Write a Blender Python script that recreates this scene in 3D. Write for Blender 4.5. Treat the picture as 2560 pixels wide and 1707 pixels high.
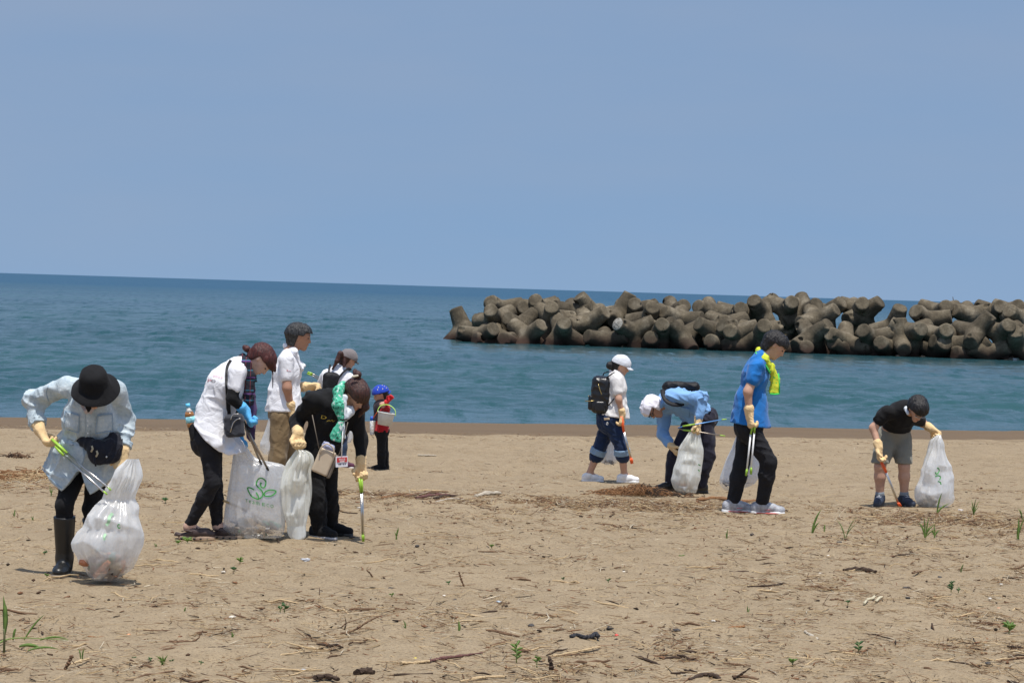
import bpy, bmesh, math, random
import numpy as np
from mathutils import Vector, Matrix
from mathutils.bvhtree import BVHTree
random.seed(7); RNG = np.random.default_rng(11)
for o in list(bpy.data.objects): bpy.data.objects.remove(o)
SC = bpy.context.scene
COL = SC.collection
R = math.radians

# ------------------------------------------------------------------ camera
IW, IH = 2560.0, 1707.0                      # photograph size in pixels
LENS, SENSOR = 55.0, 22.3
FPX = IW*LENS/SENSOR
CAMZ = 2.0
PITCH = math.atan(132.5/FPX); ROLL = R(1.745)
FWD = Vector((0, math.cos(PITCH), -math.sin(PITCH)))
R0 = Vector((1, 0, 0)); U0 = Vector((0, math.sin(PITCH), math.cos(PITCH)))
RIGHT = R0*math.cos(ROLL)+U0*math.sin(ROLL)
UP = -R0*math.sin(ROLL)+U0*math.cos(ROLL)
CAMP = Vector((0, 0, CAMZ))
cam = bpy.data.cameras.new('camera'); camo = bpy.data.objects.new('camera', cam); COL.objects.link(camo)
cam.lens = LENS; cam.sensor_width = SENSOR; cam.sensor_fit = 'HORIZONTAL'
cam.clip_start = 0.1; cam.clip_end = 60000
m = Matrix((RIGHT, UP, -FWD)).transposed().to_4x4(); m.translation = CAMP
camo.matrix_world = m
SC.camera = camo

# ------------------------------------------------------------------ light
SUN_EL, SUN_AZ = 74.0, 166.0                # azimuth of the sun seen from above, degrees clockwise from the view direction (+Y)
world = bpy.data.worlds.new('World'); SC.world = world; world.use_nodes = True
wn = world.node_tree.nodes; wl = world.node_tree.links
sky = wn.new('ShaderNodeTexSky'); sky.sky_type = 'NISHITA'; sky.sun_disc = False
sky.sun_elevation = R(SUN_EL); sky.sun_rotation = R(SUN_AZ)
sky.altitude = 0; sky.air_density = 1.5; sky.dust_density = 1.2; sky.ozone_density = 3.4
tcs = wn.new('ShaderNodeTexCoord'); mps = wn.new('ShaderNodeMapping')        # even, hazeless summer sky: no bright band at the horizon
mps.inputs['Location'].default_value = (0, 0, .36); mps.inputs['Scale'].default_value = (1, 1, .64)
wl.new(tcs.outputs['Generated'], mps.inputs[0]); wl.new(mps.outputs[0], sky.inputs[0])
bg = wn['Background']; bg.inputs['Strength'].default_value = 0.13
hz_n = wn.new('ShaderNodeTexNoise'); hz_n.inputs['Scale'].default_value = 2.2; hz_n.inputs['Detail'].default_value = 5; hz_n.inputs['Roughness'].default_value = .55
hz_m = wn.new('ShaderNodeMapping'); hz_m.inputs['Scale'].default_value = (1, 1, 4.5); hz_m.inputs['Rotation'].default_value = (.12, .1, 0)
wl.new(tcs.outputs['Generated'], hz_m.inputs[0]); wl.new(hz_m.outputs[0], hz_n.inputs['Vector'])
hz_r = wn.new('ShaderNodeMapRange'); hz_r.inputs['From Min'].default_value = .35; hz_r.inputs['From Max'].default_value = .7; hz_r.inputs['To Min'].default_value = .0; hz_r.inputs['To Max'].default_value = .45; wl.new(hz_n.outputs['Fac'], hz_r.inputs['Value'])
hz = wn.new('ShaderNodeMix'); hz.data_type = 'RGBA'; wl.new(hz_r.outputs[0], hz.inputs[0]); wl.new(sky.outputs['Color'], hz.inputs[6]); hz.inputs[7].default_value = (2.75, 3.15, 4.0, 1)   # veil of thin high cloud
wl.new(hz.outputs[2], bg.inputs['Color'])
sl = bpy.data.lights.new('sun', 'SUN'); sl.energy = 4.8; sl.angle = R(0.53); sl.color = (1.0, 0.955, 0.89)
so = bpy.data.objects.new('sun', sl); COL.objects.link(so)
sd = Vector((math.sin(R(SUN_AZ))*math.cos(R(SUN_EL)), math.cos(R(SUN_AZ))*math.cos(R(SUN_EL)), math.sin(R(SUN_EL))))
so.rotation_euler = sd.to_track_quat('Z', 'Y').to_euler()
so.location = (0, 0, 60)
vs = SC.view_settings; vs.view_transform = 'Standard'; vs.look = 'None'; vs.exposure = 0.0; vs.gamma = 1.0; vs.use_curve_mapping = False
SC.cycles.max_bounces = 10; SC.cycles.transparent_max_bounces = 24; SC.cycles.use_denoising = True
SC.cycles.caustics_reflective = False; SC.cycles.caustics_refractive = False

# ------------------------------------------------------------------ helpers: naming and linking
def tag(o, label=None, cat=None, group=None, kind=None):
    if label: o['label'] = label
    if cat: o['category'] = cat
    if group: o['group'] = group
    if kind: o['kind'] = kind
    return o
def empty(name, loc):
    o = bpy.data.objects.new(name, None); o.location = loc; o.empty_display_size = .05; COL.objects.link(o); return o
def link(name, me, mat, parent=None, smooth=True):
    if mat is not None and not me.materials:
        for q in (mat if isinstance(mat, (list, tuple)) else [mat]): me.materials.append(q)
    if smooth: me.polygons.foreach_set('use_smooth', [True]*len(me.polygons))
    o = bpy.data.objects.new(name, me); COL.objects.link(o)
    if parent is not None:
        o.parent = parent
        o.matrix_parent_inverse = Matrix.Translation(-parent.location) if parent.type == 'EMPTY' else Matrix.Identity(4)
    return o
def mesh(name, v, f, mat=None, parent=None, smooth=True):
    me = bpy.data.meshes.new(name)
    me.from_pydata([tuple(p) for p in v], [], [tuple(int(i) for i in q) for q in f]); me.update()
    return link(name, me, mat, parent, smooth)
def npmesh(name, V, Q, mat=None, parent=None, smooth=True):
    """fast all-quad mesh from arrays"""
    me = bpy.data.meshes.new(name); V = np.asarray(V, np.float32); Q = np.asarray(Q, np.int32); k = Q.shape[1]
    me.vertices.add(len(V)); me.vertices.foreach_set('co', V.ravel())
    me.loops.add(Q.size); me.loops.foreach_set('vertex_index', Q.ravel())
    me.polygons.add(len(Q)); me.polygons.foreach_set('loop_start', np.arange(0, Q.size, k, dtype=np.int32))
    me.update(calc_edges=True); me.validate()
    return link(name, me, mat, parent, smooth)

# ------------------------------------------------------------------ helpers: materials
def nmat(name):
    mt = bpy.data.materials.new(name); mt.use_nodes = True
    return mt, mt.node_tree.nodes, mt.node_tree.links, mt.node_tree.nodes['Principled BSDF']
def lin(r, g, b):
    f = lambda c: (c/255/12.92) if c/255 <= .04045 else ((c/255+.055)/1.055)**2.4
    return (f(r), f(g), f(b), 1)
def ramp(n, l, src, stops):
    r = n.new('ShaderNodeValToRGB'); e = r.color_ramp.elements
    while len(e) < len(stops): e.new(.5)
    for i, (p, c) in enumerate(stops): e[i].position = p; e[i].color = c if len(c) == 4 else (*c, 1)
    l.new(src, r.inputs[0]); return r.outputs[0]
def noise(n, l, scale, detail=3, rough=.55, vec=None, dist=0, stretch=None):
    t = n.new('ShaderNodeTexNoise'); t.inputs['Scale'].default_value = scale; t.inputs['Detail'].default_value = detail
    t.inputs['Roughness'].default_value = rough; t.inputs['Distortion'].default_value = dist
    if vec is None:
        g = n.new('ShaderNodeNewGeometry'); vec = g.outputs['Position']
    if stretch is not None:
        mp = n.new('ShaderNodeMapping'); mp.inputs['Scale'].default_value = stretch; l.new(vec, mp.inputs[0]); vec = mp.outputs[0]
    l.new(vec, t.inputs['Vector']); return t.outputs['Fac']
def bump(n, l, bs, h, strength, dist):
    b = n.new('ShaderNodeBump'); b.inputs['Strength'].default_value = strength; b.inputs['Distance'].default_value = dist
    l.new(h, b.inputs['Height']); l.new(b.outputs[0], bs.inputs['Normal']); return b
def mul(c, k): return (min(1, c[0]*k), min(1, c[1]*k), min(1, c[2]*k), 1)
_mc = {}
def cloth(name, col, rough=.85, var=.18, weave=420, wst=.25, sheen=.15, fold=.16):
    """woven fabric: blotchy tone, fine weave and soft creases"""
    if name in _mc: return _mc[name]
    mt, n, l, b = nmat(name)
    f = noise(n, l, 14, 4, .6)
    l.new(ramp(n, l, f, [(.3, mul(col, 1-var)), (.7, mul(col, 1+var*.6))]), b.inputs['Base Color'])
    b.inputs['Roughness'].default_value = rough; b.inputs['Specular IOR Level'].default_value = .25
    try: b.inputs['Sheen Weight'].default_value = sheen
    except Exception: pass
    h1 = noise(n, l, weave, 2, .5); h2 = noise(n, l, 9, 2, .5, dist=.8)
    ad = n.new('ShaderNodeMath'); ad.operation = 'MULTIPLY_ADD'; ad.inputs[1].default_value = .10
    l.new(h1, ad.inputs[0])
    rd1 = n.new('ShaderNodeMath'); rd1.operation = 'MULTIPLY_ADD'; rd1.inputs[1].default_value = 2; rd1.inputs[2].default_value = -1; l.new(h2, rd1.inputs[0])
    rd2 = n.new('ShaderNodeMath'); rd2.operation = 'ABSOLUTE'; l.new(rd1.outputs[0], rd2.inputs[0])
    rd3 = n.new('ShaderNodeMath'); rd3.operation = 'POWER'; rd3.inputs[1].default_value = .8; l.new(rd2.outputs[0], rd3.inputs[0])
    l.new(rd3.outputs[0], ad.inputs[2])                    # creases: valleys along the zero lines of the noise
    bump(n, l, b, ad.outputs[0], fold*1.5, .02)
    _mc[name] = mt; return mt
def plain(name, col, rough=.5, metal=0, spec=.5, var=.08, bsc=60, bst=.0, coat=0):
    if name in _mc: return _mc[name]
    mt, n, l, b = nmat(name)
    f = noise(n, l, 30, 3)
    l.new(ramp(n, l, f, [(.3, mul(col, 1-var)), (.7, mul(col, 1+var))]), b.inputs['Base Color'])
    b.inputs['Roughness'].default_value = rough; b.inputs['Metallic'].default_value = metal; b.inputs['Specular IOR Level'].default_value = spec
    b.inputs['Coat Weight'].default_value = coat
    if bst: bump(n, l, b, noise(n, l, bsc, 4), bst, .01)
    _mc[name] = mt; return mt

# ------------------------------------------------------------------ picture geometry: pixel -> ray, terrain
def ray(px, py):
    d = RIGHT*((px-IW/2)/FPX)-UP*((py-IH/2)/FPX)+FWD
    return d
def at(px, py, y):
    d = ray(px, py); return CAMP+d*(y/d.y)
_vt = RNG.uniform(-1, 1, (64, 64, 64)).astype(np.float32)
def vn(P):
    """smooth value noise in -1..1 at points P (N,3)"""
    P = np.asarray(P, np.float64); i = np.floor(P).astype(np.int64); f = P-i; f = f*f*(3-2*f)
    i &= 63; j = (i+1) & 63
    x0, y0, z0 = i[:, 0], i[:, 1], i[:, 2]; x1, y1, z1 = j[:, 0], j[:, 1], j[:, 2]
    fx, fy, fz = f[:, 0], f[:, 1], f[:, 2]
    a = _vt[x0, y0, z0]*(1-fx)+_vt[x1, y0, z0]*fx; b = _vt[x0, y1, z0]*(1-fx)+_vt[x1, y1, z0]*fx
    c = _vt[x0, y0, z1]*(1-fx)+_vt[x1, y0, z1]*fx; d = _vt[x0, y1, z1]*(1-fx)+_vt[x1, y1, z1]*fx
    return (a*(1-fy)+b*fy)*(1-fz)+(c*(1-fy)+d*fy)*fz
_PU = [-60, 14, 20, 22.5, 24, 25.6, 28.8, 30.6, 37.4, 38.4, 39.4, 56, 70, 100, 200, 400]
_PZ = [.05, .01, 0, -.02, -.04, -.08, -.18, -.2, -.21, -.225, -.275, -1.0, -1.7, -3, -6, -8]
def terr_np(x, y):
    x = np.asarray(x, float); y = np.asarray(y, float); u = y-.33*x
    z = np.interp(u, _PU, _PZ)
    q = np.stack([x*.45, y*.45, x*0], -1).reshape(-1, 3); n1 = vn(q).reshape(x.shape)
    q = np.stack([x*1.7+9, y*1.7, x*0+3.3], -1).reshape(-1, 3); n2 = vn(q).reshape(x.shape)
    w = np.clip((39-u)/3, .35, 1)
    q = np.stack([x*.22+3, y*.1, x*0+6.3], -1).reshape(-1, 3); n3 = vn(q).reshape(x.shape)
    return z+w*(.018*n1+.010*n2)+np.clip((u-44)/6, 0, 1)*.05*n3
def terr(x, y): return float(terr_np(np.array([x]), np.array([y]))[0])
def ground(px, py):
    """where the ray through a pixel meets the beach"""
    d = ray(px, py); t = 6.0
    for _ in range(900):
        p = CAMP+d*t
        if p.z <= terr(p.x, p.y): break
        t += .1
    lo, hi = t-.1, t
    for _ in range(14):
        md = (lo+hi)/2; p = CAMP+d*md
        if p.z <= terr(p.x, p.y): hi = md
        else: lo = md
    return CAMP+d*hi

# ------------------------------------------------------------------ the setting: beach, sea
def sand_material():
    mt, n, l, b = nmat('sand')
    g = n.new('ShaderNodeNewGeometry'); pos = g.outputs['Position']
    sp = n.new('ShaderNodeSeparateXYZ'); l.new(pos, sp.inputs[0])
    dry1 = ramp(n, l, noise(n, l, .9, 5, .6, pos), [(.3, (.292, .226, .146)), (.72, (.336, .262, .171))])
    # grains and specks
    spk = noise(n, l, 55, 4, .75, pos)
    gr = ramp(n, l, spk, [(.33, (.30, .27, .23)), (.44, (.92, .92, .92)), (.62, (1.04, 1.03, 1.0)), (.78, (1.35, 1.3, 1.2))])
    mx = n.new('ShaderNodeMix'); mx.data_type = 'RGBA'; mx.blend_type = 'MULTIPLY'; mx.inputs[0].default_value = 1.0
    l.new(dry1, mx.inputs[6]); l.new(gr, mx.inputs[7])
    bit = ramp(n, l, noise(n, l, 23, 5, .72, pos), [(.0, (1, 1, 1)), (.60, (1, 1, 1)), (.66, (.62, .52, .42)), (.74, (.38, .28, .20))])
    mxb = n.new('ShaderNodeMix'); mxb.data_type = 'RGBA'; mxb.blend_type = 'MULTIPLY'; mxb.inputs[0].default_value = 1
    l.new(mx.outputs[2], mxb.inputs[6]); l.new(bit, mxb.inputs[7])
    mid = noise(n, l, 7, 4, .6, pos, stretch=(1, .6, 1))
    mc = ramp(n, l, mid, [(.3, (.88, .86, .83)), (.6, (1.03, 1.03, 1.03))])
    mx2 = n.new('ShaderNodeMix'); mx2.data_type = 'RGBA'; mx2.blend_type = 'MULTIPLY'; mx2.inputs[0].default_value = 1
    l.new(mxb.outputs[2], mx2.inputs[6]); l.new(mc, mx2.inputs[7])
    wetc = ramp(n, l, noise(n, l, 1.2, 4, .6, pos, stretch=(.3, 1, 1)), [(.3, (.135, .088, .044)), (.7, (.17, .114, .06))])
    # wet zone: u = y - 0.33 x beyond the crest, its edge uneven
    m1 = n.new('ShaderNodeMath'); m1.operation = 'MULTIPLY_ADD'; m1.inputs[1].default_value = -.33
    l.new(sp.outputs['X'], m1.inputs[0]); l.new(sp.outputs['Y'], m1.inputs[2])
    m2 = n.new('ShaderNodeMath'); m2.operation = 'MULTIPLY_ADD'; m2.inputs[1].default_value = 3.0
    l.new(noise(n, l, .55, 4, .6, pos), m2.inputs[0]); l.new(m1.outputs[0], m2.inputs[2])
    mr = n.new('ShaderNodeMapRange'); mr.inputs['From Min'].default_value = 39.75; mr.inputs['From Max'].default_value = 40.35
    l.new(m2.outputs[0], mr.inputs['Value'])
    mx3 = n.new('ShaderNodeMix'); mx3.data_type = 'RGBA'; l.new(mr.outputs[0], mx3.inputs[0])
    l.new(mx2.outputs[2], mx3.inputs[6]); l.new(wetc, mx3.inputs[7])
    l.new(mx3.outputs[2], b.inputs['Base Color'])
    rr = n.new('ShaderNodeMapRange'); rr.inputs['To Min'].default_value = .95; rr.inputs['To Max'].default_value = .6
    l.new(mr.outputs[0], rr.inputs['Value']); l.new(rr.outputs[0], b.inputs['Roughness'])
    b.inputs['Specular IOR Level'].default_value = .2
    h1 = noise(n, l, 9, 5, .65, pos); h2 = noise(n, l, 90, 3, .6, pos)
    ad = n.new('ShaderNodeMath'); ad.operation = 'MULTIPLY_ADD'; ad.inputs[1].default_value = .15
    l.new(h2, ad.inputs[0]); l.new(h1, ad.inputs[2])
    bump(n, l, b, ad.outputs[0], .85, .06)
    return mt
SAND = sand_material()
def grid_sheet(name, ys, ts, zf, mat):
    Y, T = np.meshgrid(ys, ts, indexing='ij'); X = T*(Y+4)
    Z = zf(X, Y); V = np.stack([X, Y, Z], -1).reshape(-1, 3); nr, nc = Y.shape
    i = np.arange(nr*nc).reshape(nr, nc)
    Q = np.stack([i[:-1, :-1], i[:-1, 1:], i[1:, 1:], i[1:, :-1]], -1).reshape(-1, 4)
    return npmesh(name, V, Q, mat)
ts = np.concatenate([[-6, -2, -1, -.5], np.linspace(-.3, .3, 230), [.5, 1, 2, 6]])
ys = np.concatenate([[-3, 2, 6, 8, 10], np.arange(11, 42, .11), np.arange(42, 70, 1.0), [80, 120, 300, 1000, 6000, 40000]])
def sandz(X, Y):
    z = terr_np(X, Y); u = Y-.33*X; rf = np.random.default_rng(8)
    for _ in range(420):                                   # footprints and hollows trodden into the dry sand
        fy = rf.uniform(12.5, 38); fx = rf.uniform(-.24, .24)*fy; a = rf.uniform(0, 3.14); L_, W_2 = rf.uniform(.12, .2), rf.uniform(.06, .11)
        k = (np.abs(X-fx) < .5) & (np.abs(Y-fy) < .5); dx, dy = X[k]-fx, Y[k]-fy; e = ((dx*math.cos(a)+dy*math.sin(a))/L_)**2+((-dx*math.sin(a)+dy*math.cos(a))/W_2)**2
        z[k] += -.026*np.exp(-e*1.2)+.012*np.exp(-(np.sqrt(e)-1.6)**2*4)
    near = (u < 38.6) & (Y > 10.5) & (Y < 42)
    q = np.stack([X*5.0, Y*3.2, X*0+7], -1).reshape(-1, 3); nz = vn(q).reshape(X.shape)
    q = np.stack([X*2.6+5, Y*1.9, X*0+17], -1).reshape(-1, 3); n2 = vn(q).reshape(X.shape)
    return z+np.where(near, .014*nz-.030*np.clip(n2-.30, 0, 1), 0)
beach = tag(grid_sheet('beach_ground', ys, ts, sandz, SAND), 'tan sand beach strewn with dry plant litter, wet and dark towards the sea', kind='structure')

WATERZ = -1.0
def water_material():
    mt, n, l, b = nmat('sea_water')
    g = n.new('ShaderNodeNewGeometry'); pos = g.outputs['Position']
    big = noise(n, l, .02, 4, .6, pos, stretch=(.35, 1, 1))
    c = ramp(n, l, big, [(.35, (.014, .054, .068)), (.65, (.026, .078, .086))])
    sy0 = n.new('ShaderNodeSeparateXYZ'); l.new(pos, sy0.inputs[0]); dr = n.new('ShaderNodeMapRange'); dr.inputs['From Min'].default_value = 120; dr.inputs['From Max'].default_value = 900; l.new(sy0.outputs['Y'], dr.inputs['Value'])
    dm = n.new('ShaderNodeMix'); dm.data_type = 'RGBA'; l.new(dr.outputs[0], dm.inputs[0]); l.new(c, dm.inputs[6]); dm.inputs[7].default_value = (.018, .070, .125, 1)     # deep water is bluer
    l.new(dm.outputs[2], b.inputs['Base Color'])
    rw = n.new('ShaderNodeMapRange'); rw.inputs['From Min'].default_value = 150; rw.inputs['From Max'].default_value = 900; rw.inputs['To Min'].default_value = .16; rw.inputs['To Max'].default_value = .42   # the open sea is wind-ruffled, the inshore water calmer
    sy = n.new('ShaderNodeSeparateXYZ'); l.new(pos, sy.inputs[0]); l.new(sy.outputs['Y'], rw.inputs['Value']); l.new(rw.outputs[0], b.inputs['Roughness']); b.inputs['IOR'].default_value = 1.33; b.inputs['Specular IOR Level'].default_value = .42
    h1 = noise(n, l, 1.6, 4, .65, pos, dist=.5, stretch=(.7, 1, 1)); h2 = noise(n, l, 6, 3, .6, pos, stretch=(.7, 1, 1)); h3 = noise(n, l, .22, 4, .6, pos, stretch=(.6, 1, 1))
    ad = n.new('ShaderNodeMath'); ad.operation = 'MULTIPLY_ADD'; ad.inputs[1].default_value = .3
    l.new(h2, ad.inputs[0]); l.new(h1, ad.inputs[2])
    ad2 = n.new('ShaderNodeMath'); ad2.operation = 'MULTIPLY_ADD'; ad2.inputs[1].default_value = 3.5
    l.new(h3, ad2.inputs[0]); l.new(ad.outputs[0], ad2.inputs[2])
    bp = bump(n, l, b, ad2.outputs[0], .4, .2)
    # steep little wave faces leaning towards the beach
    wf = noise(n, l, 1.0, 4, .68, pos, stretch=(1.15, .17, 1)); wm = n.new('ShaderNodeMapRange'); wm.inputs['From Min'].default_value = .50; wm.inputs['From Max'].default_value = .68; wm.inputs['To Max'].default_value = .34; l.new(wf, wm.inputs['Value'])
    wv = n.new('ShaderNodeVectorMath'); wv.operation = 'SCALE'; wv.inputs[0].default_value = (.1, -1, 0); l.new(wm.outputs[0], wv.inputs['Scale'])
    wa = n.new('ShaderNodeVectorMath'); wa.operation = 'ADD'; l.new(g.outputs['Normal'], wa.inputs[0]); l.new(wv.outputs[0], wa.inputs[1])
    wn_ = n.new('ShaderNodeVectorMath'); wn_.operation = 'NORMALIZE'; l.new(wa.outputs[0], wn_.inputs[0]); l.new(wn_.outputs[0], bp.inputs['Normal'])
    # sheltered water in front of the breakwater lies calmer
    xyz = n.new('ShaderNodeSeparateXYZ'); l.new(pos, xyz.inputs[0])
    r1 = n.new('ShaderNodeMapRange'); r1.inputs['From Min'].default_value = 104; r1.inputs['From Max'].default_value = 130; l.new(xyz.outputs['Y'], r1.inputs['Value'])
    r2 = n.new('ShaderNodeMapRange'); r2.inputs['From Min'].default_value = -8; r2.inputs['From Max'].default_value = 2; l.new(xyz.outputs['X'], r2.inputs['Value'])
    r3 = n.new('ShaderNodeMapRange'); r3.inputs['From Min'].default_value = 142; r3.inputs['From Max'].default_value = 150; r3.inputs['To Min'].default_value = 1; r3.inputs['To Max'].default_value = 0; l.new(xyz.outputs['Y'], r3.inputs['Value'])
    q1 = n.new('ShaderNodeMath'); q1.operation = 'MULTIPLY'; l.new(r1.outputs[0], q1.inputs[0]); l.new(r2.outputs[0], q1.inputs[1])
    q2 = n.new('ShaderNodeMath'); q2.operation = 'MULTIPLY'; l.new(q1.outputs[0], q2.inputs[0]); l.new(r3.outputs[0], q2.inputs[1])
    q3 = n.new('ShaderNodeMapRange'); q3.inputs['To Min'].default_value = .4; q3.inputs['To Max'].default_value = .025; l.new(q2.outputs[0], q3.inputs['Value']); l.new(q3.outputs[0], bp.inputs['Strength'])
    wk = n.new('ShaderNodeMapRange'); wk.inputs['To Min'].default_value = .34; wk.inputs['To Max'].default_value = .07; l.new(q2.outputs[0], wk.inputs['Value']); l.new(wk.outputs[0], wm.inputs['To Max'])
    return mt
def seaz(X, Y):
    z = np.zeros_like(X); rg = np.random.default_rng(5)
    for k in range(37):
        lam = .42*(1.085**k)*rg.uniform(.85, 1.15); th = R(90-18)+rg.normal(0, .95-.011*k)
        kx, ky = 2*math.pi/lam*math.cos(th), 2*math.pi/lam*math.sin(th)
        amp = .0090*lam**.56
        ph = rg.uniform(0, 6.28)
        s = np.sin(kx*X+ky*Y+ph+.7*np.sin(.21*kx*X-.13*ky*Y))
        samp = 1/(1+(np.gradient(Y, axis=0)/(lam*.45))**4)     # drop what the mesh cannot carry
        z += amp*s*samp
    u = Y-.33*X
    patch = vn(np.stack([X*.06, Y*.03, X*0], -1).reshape(-1, 3)).reshape(X.shape)
    shore = np.clip((u-55.5)/12, .2, 1)
    bw = np.clip(1-np.exp(-((Y-130)/16)**2)*np.clip((X+6)/8, 0, 1), .04, 1)
    return WATERZ+z*shore*bw*(1+.5*patch)
tw = np.concatenate([[-6, -2.5, -1.2, -.6, -.4], np.linspace(-.28, .28, 220), [.4, .6, 1.2, 2.5, 6]])
yw = [46.0]
while yw[-1] < 40000:
    d = yw[-1]; yw.append(d+(.15 if d < 72 else min(.15*(d/72)**1.9, .2+d*.035)))
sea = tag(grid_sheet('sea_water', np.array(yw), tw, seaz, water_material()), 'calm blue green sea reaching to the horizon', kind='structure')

# ------------------------------------------------------------------ bodies and clothes: smooth distance fields meshed into one continuous skin
def V3(p): return np.array([p[0], p[1], p[2]], float)
def nrm(v):
    v = np.asarray(v, float); return v/(np.linalg.norm(v)+1e-12)
def lerp(a, b, t): return a+(b-a)*t
def cone(a, b, ra, rb, n=None, s=1.0): return ('c', V3(a), V3(b), ra, rb, None if n is None else nrm(n), s)
def rbox(c, ax, hx, r): return ('b', V3(c), [nrm(a) for a in ax], hx, r)
def prim_box(p, X):
    _, c, ax, hx, r = p; Q = np.stack([np.abs((X-c)@a)-(h-r) for a, h in zip(ax, hx)], -1)
    return np.sqrt((np.maximum(Q, 0)**2).sum(1))+np.minimum(Q.max(1), 0)-r
def ball(a, r, n=None, s=1.0): return cone(a, V3(a)+1e-4, r, r, n, s)
def prim_d(p, X):
    _, a, b, ra, rb, n, s = p
    Q = X-a; ab = b-a
    if n is not None:
        q = Q@n; Q = Q+np.outer(q*(1/s-1), n); ab = ab+n*(ab@n)*(1/s-1)
    t = np.clip((Q@ab)/(ab@ab+1e-12), 0, 1)
    D = Q-t[:, None]*ab
    return (np.sqrt((D*D).sum(1))-(ra+(rb-ra)*t))*(1 if n is None else .5+.5*s)
def smin(a, b, k):
    h = np.clip(.5+.5*(b-a)/k, 0, 1); return b+(a-b)*h-k*h*(1-h)
def field(prims, k=.03, cuts=(), fold=None, subs=(), extra=None):
    def f(X):
        d = None
        for p in prims:
            e = prim_box(p, X) if p[0] == 'b' else prim_d(p, X); d = e if d is None else smin(d, e, k)
        if fold is not None: d = d+fold(X)
        for p in subs: d = -smin(-d, prim_d(p, X), .008)
        for (pt, n) in cuts: d = np.maximum(d, (X-V3(pt))@nrm(n))
        if extra is not None: d = extra(d, X)
        return d
    ext = lambda p: sum(np.abs(a)*h for a, h in zip(p[2], p[3]))
    lo = np.min([p[1]-ext(p) if p[0] == 'b' else np.minimum(p[1]-p[3], p[2]-p[4]) for p in prims], 0)-.03
    hi = np.max([p[1]+ext(p) if p[0] == 'b' else np.maximum(p[1]+p[3], p[2]+p[4]) for p in prims], 0)+.03
    return f, lo, hi
EDG = [(0, 1), (2, 3), (4, 5), (6, 7), (0, 2), (1, 3), (4, 6), (5, 7), (0, 4), (1, 5), (2, 6), (3, 7)]
CRN = np.array([(i, j, k) for i in (0, 1) for j in (0, 1) for k in (0, 1)])   # index = 4i+2j+k
def sdf_arrays(fn, h):
    f, lo, hi = fn; B = 4
    n = np.ceil((hi-lo)/h).astype(int)+1; nb = (n+B-1)//B; n = nb*B+1
    g = np.stack(np.meshgrid(*[np.arange(q) for q in nb], indexing='ij'), -1).reshape(-1, 3)
    c = lo+(g*B+B/2)*h; dc = f(c); act = np.abs(dc) < h*B*1.35
    F = np.ones(n, np.float32)
    sgn = np.where(dc < 0, -1, 1).reshape(nb)
    F[:-1, :-1, :-1] = np.repeat(np.repeat(np.repeat(sgn, B, 0), B, 1), B, 2)
    ga = g[act]; o = np.stack(np.meshgrid(*[np.arange(B+1)]*3, indexing='ij'), -1).reshape(-1, 3)
    I = (ga[:, None]*B+o[None]).reshape(-1, 3)
    key = np.unique((I[:, 0]*n[1]+I[:, 1])*n[2]+I[:, 2])
    idx = np.stack([key//(n[1]*n[2]), (key//n[2]) % n[1], key % n[2]], -1)
    F.reshape(-1)[key] = f(lo+idx*h)
    S = F < 0
    C = S[:-1, :-1, :-1].astype(np.int8)
    tot = C.copy()
    for (i, j, k) in CRN[1:]: tot += S[i:n[0]-1+i, j:n[1]-1+j, k:n[2]-1+k]
    cell = np.argwhere((tot > 0) & (tot < 8))
    cid = -np.ones(n-1, np.int64); cid[cell[:, 0], cell[:, 1], cell[:, 2]] = np.arange(len(cell))
    vals = np.stack([F[cell[:, 0]+i, cell[:, 1]+j, cell[:, 2]+k] for (i, j, k) in CRN], 1)
    acc = np.zeros((len(cell), 3)); cnt = np.zeros(len(cell))
    for (p, q) in EDG:
        a, b = vals[:, p], vals[:, q]; mk = (a < 0) != (b < 0)
        t = np.where(mk, a/(a-b+1e-12), 0)
        acc += np.where(mk[:, None], CRN[p]+t[:, None]*(CRN[q]-CRN[p]), 0); cnt += mk
    V = lo+(cell+acc/np.maximum(cnt, 1)[:, None])*h
    quads = []
    for ax in range(3):
        sl0 = [slice(None)]*3; sl1 = [slice(None)]*3; sl0[ax] = slice(0, -1); sl1[ax] = slice(1, None)
        ch = S[tuple(sl0)] != S[tuple(sl1)]
        e = np.argwhere(ch); u, w = (ax+1) % 3, (ax+2) % 3
        e = e[(e[:, u] > 0) & (e[:, w] > 0) & (e[:, u] < n[u]-1) & (e[:, w] < n[w]-1)]
        def gc(du, dw):
            q = e.copy(); q[:, u] += du; q[:, w] += dw; return cid[q[:, 0], q[:, 1], q[:, 2]]
        Q = np.stack([gc(-1, -1), gc(0, -1), gc(0, 0), gc(-1, 0)], 1)
        flip = ~S[e[:, 0], e[:, 1], e[:, 2]]
        Q[flip] = Q[flip][:, ::-1]
        quads.append(Q[(Q >= 0).all(1)])
    return V, np.concatenate(quads)
def sdf(name, fn, h, mat, parent):
    V, Q = sdf_arrays(fn, h)
    return npmesh(name, V, Q, mat, parent)
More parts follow.
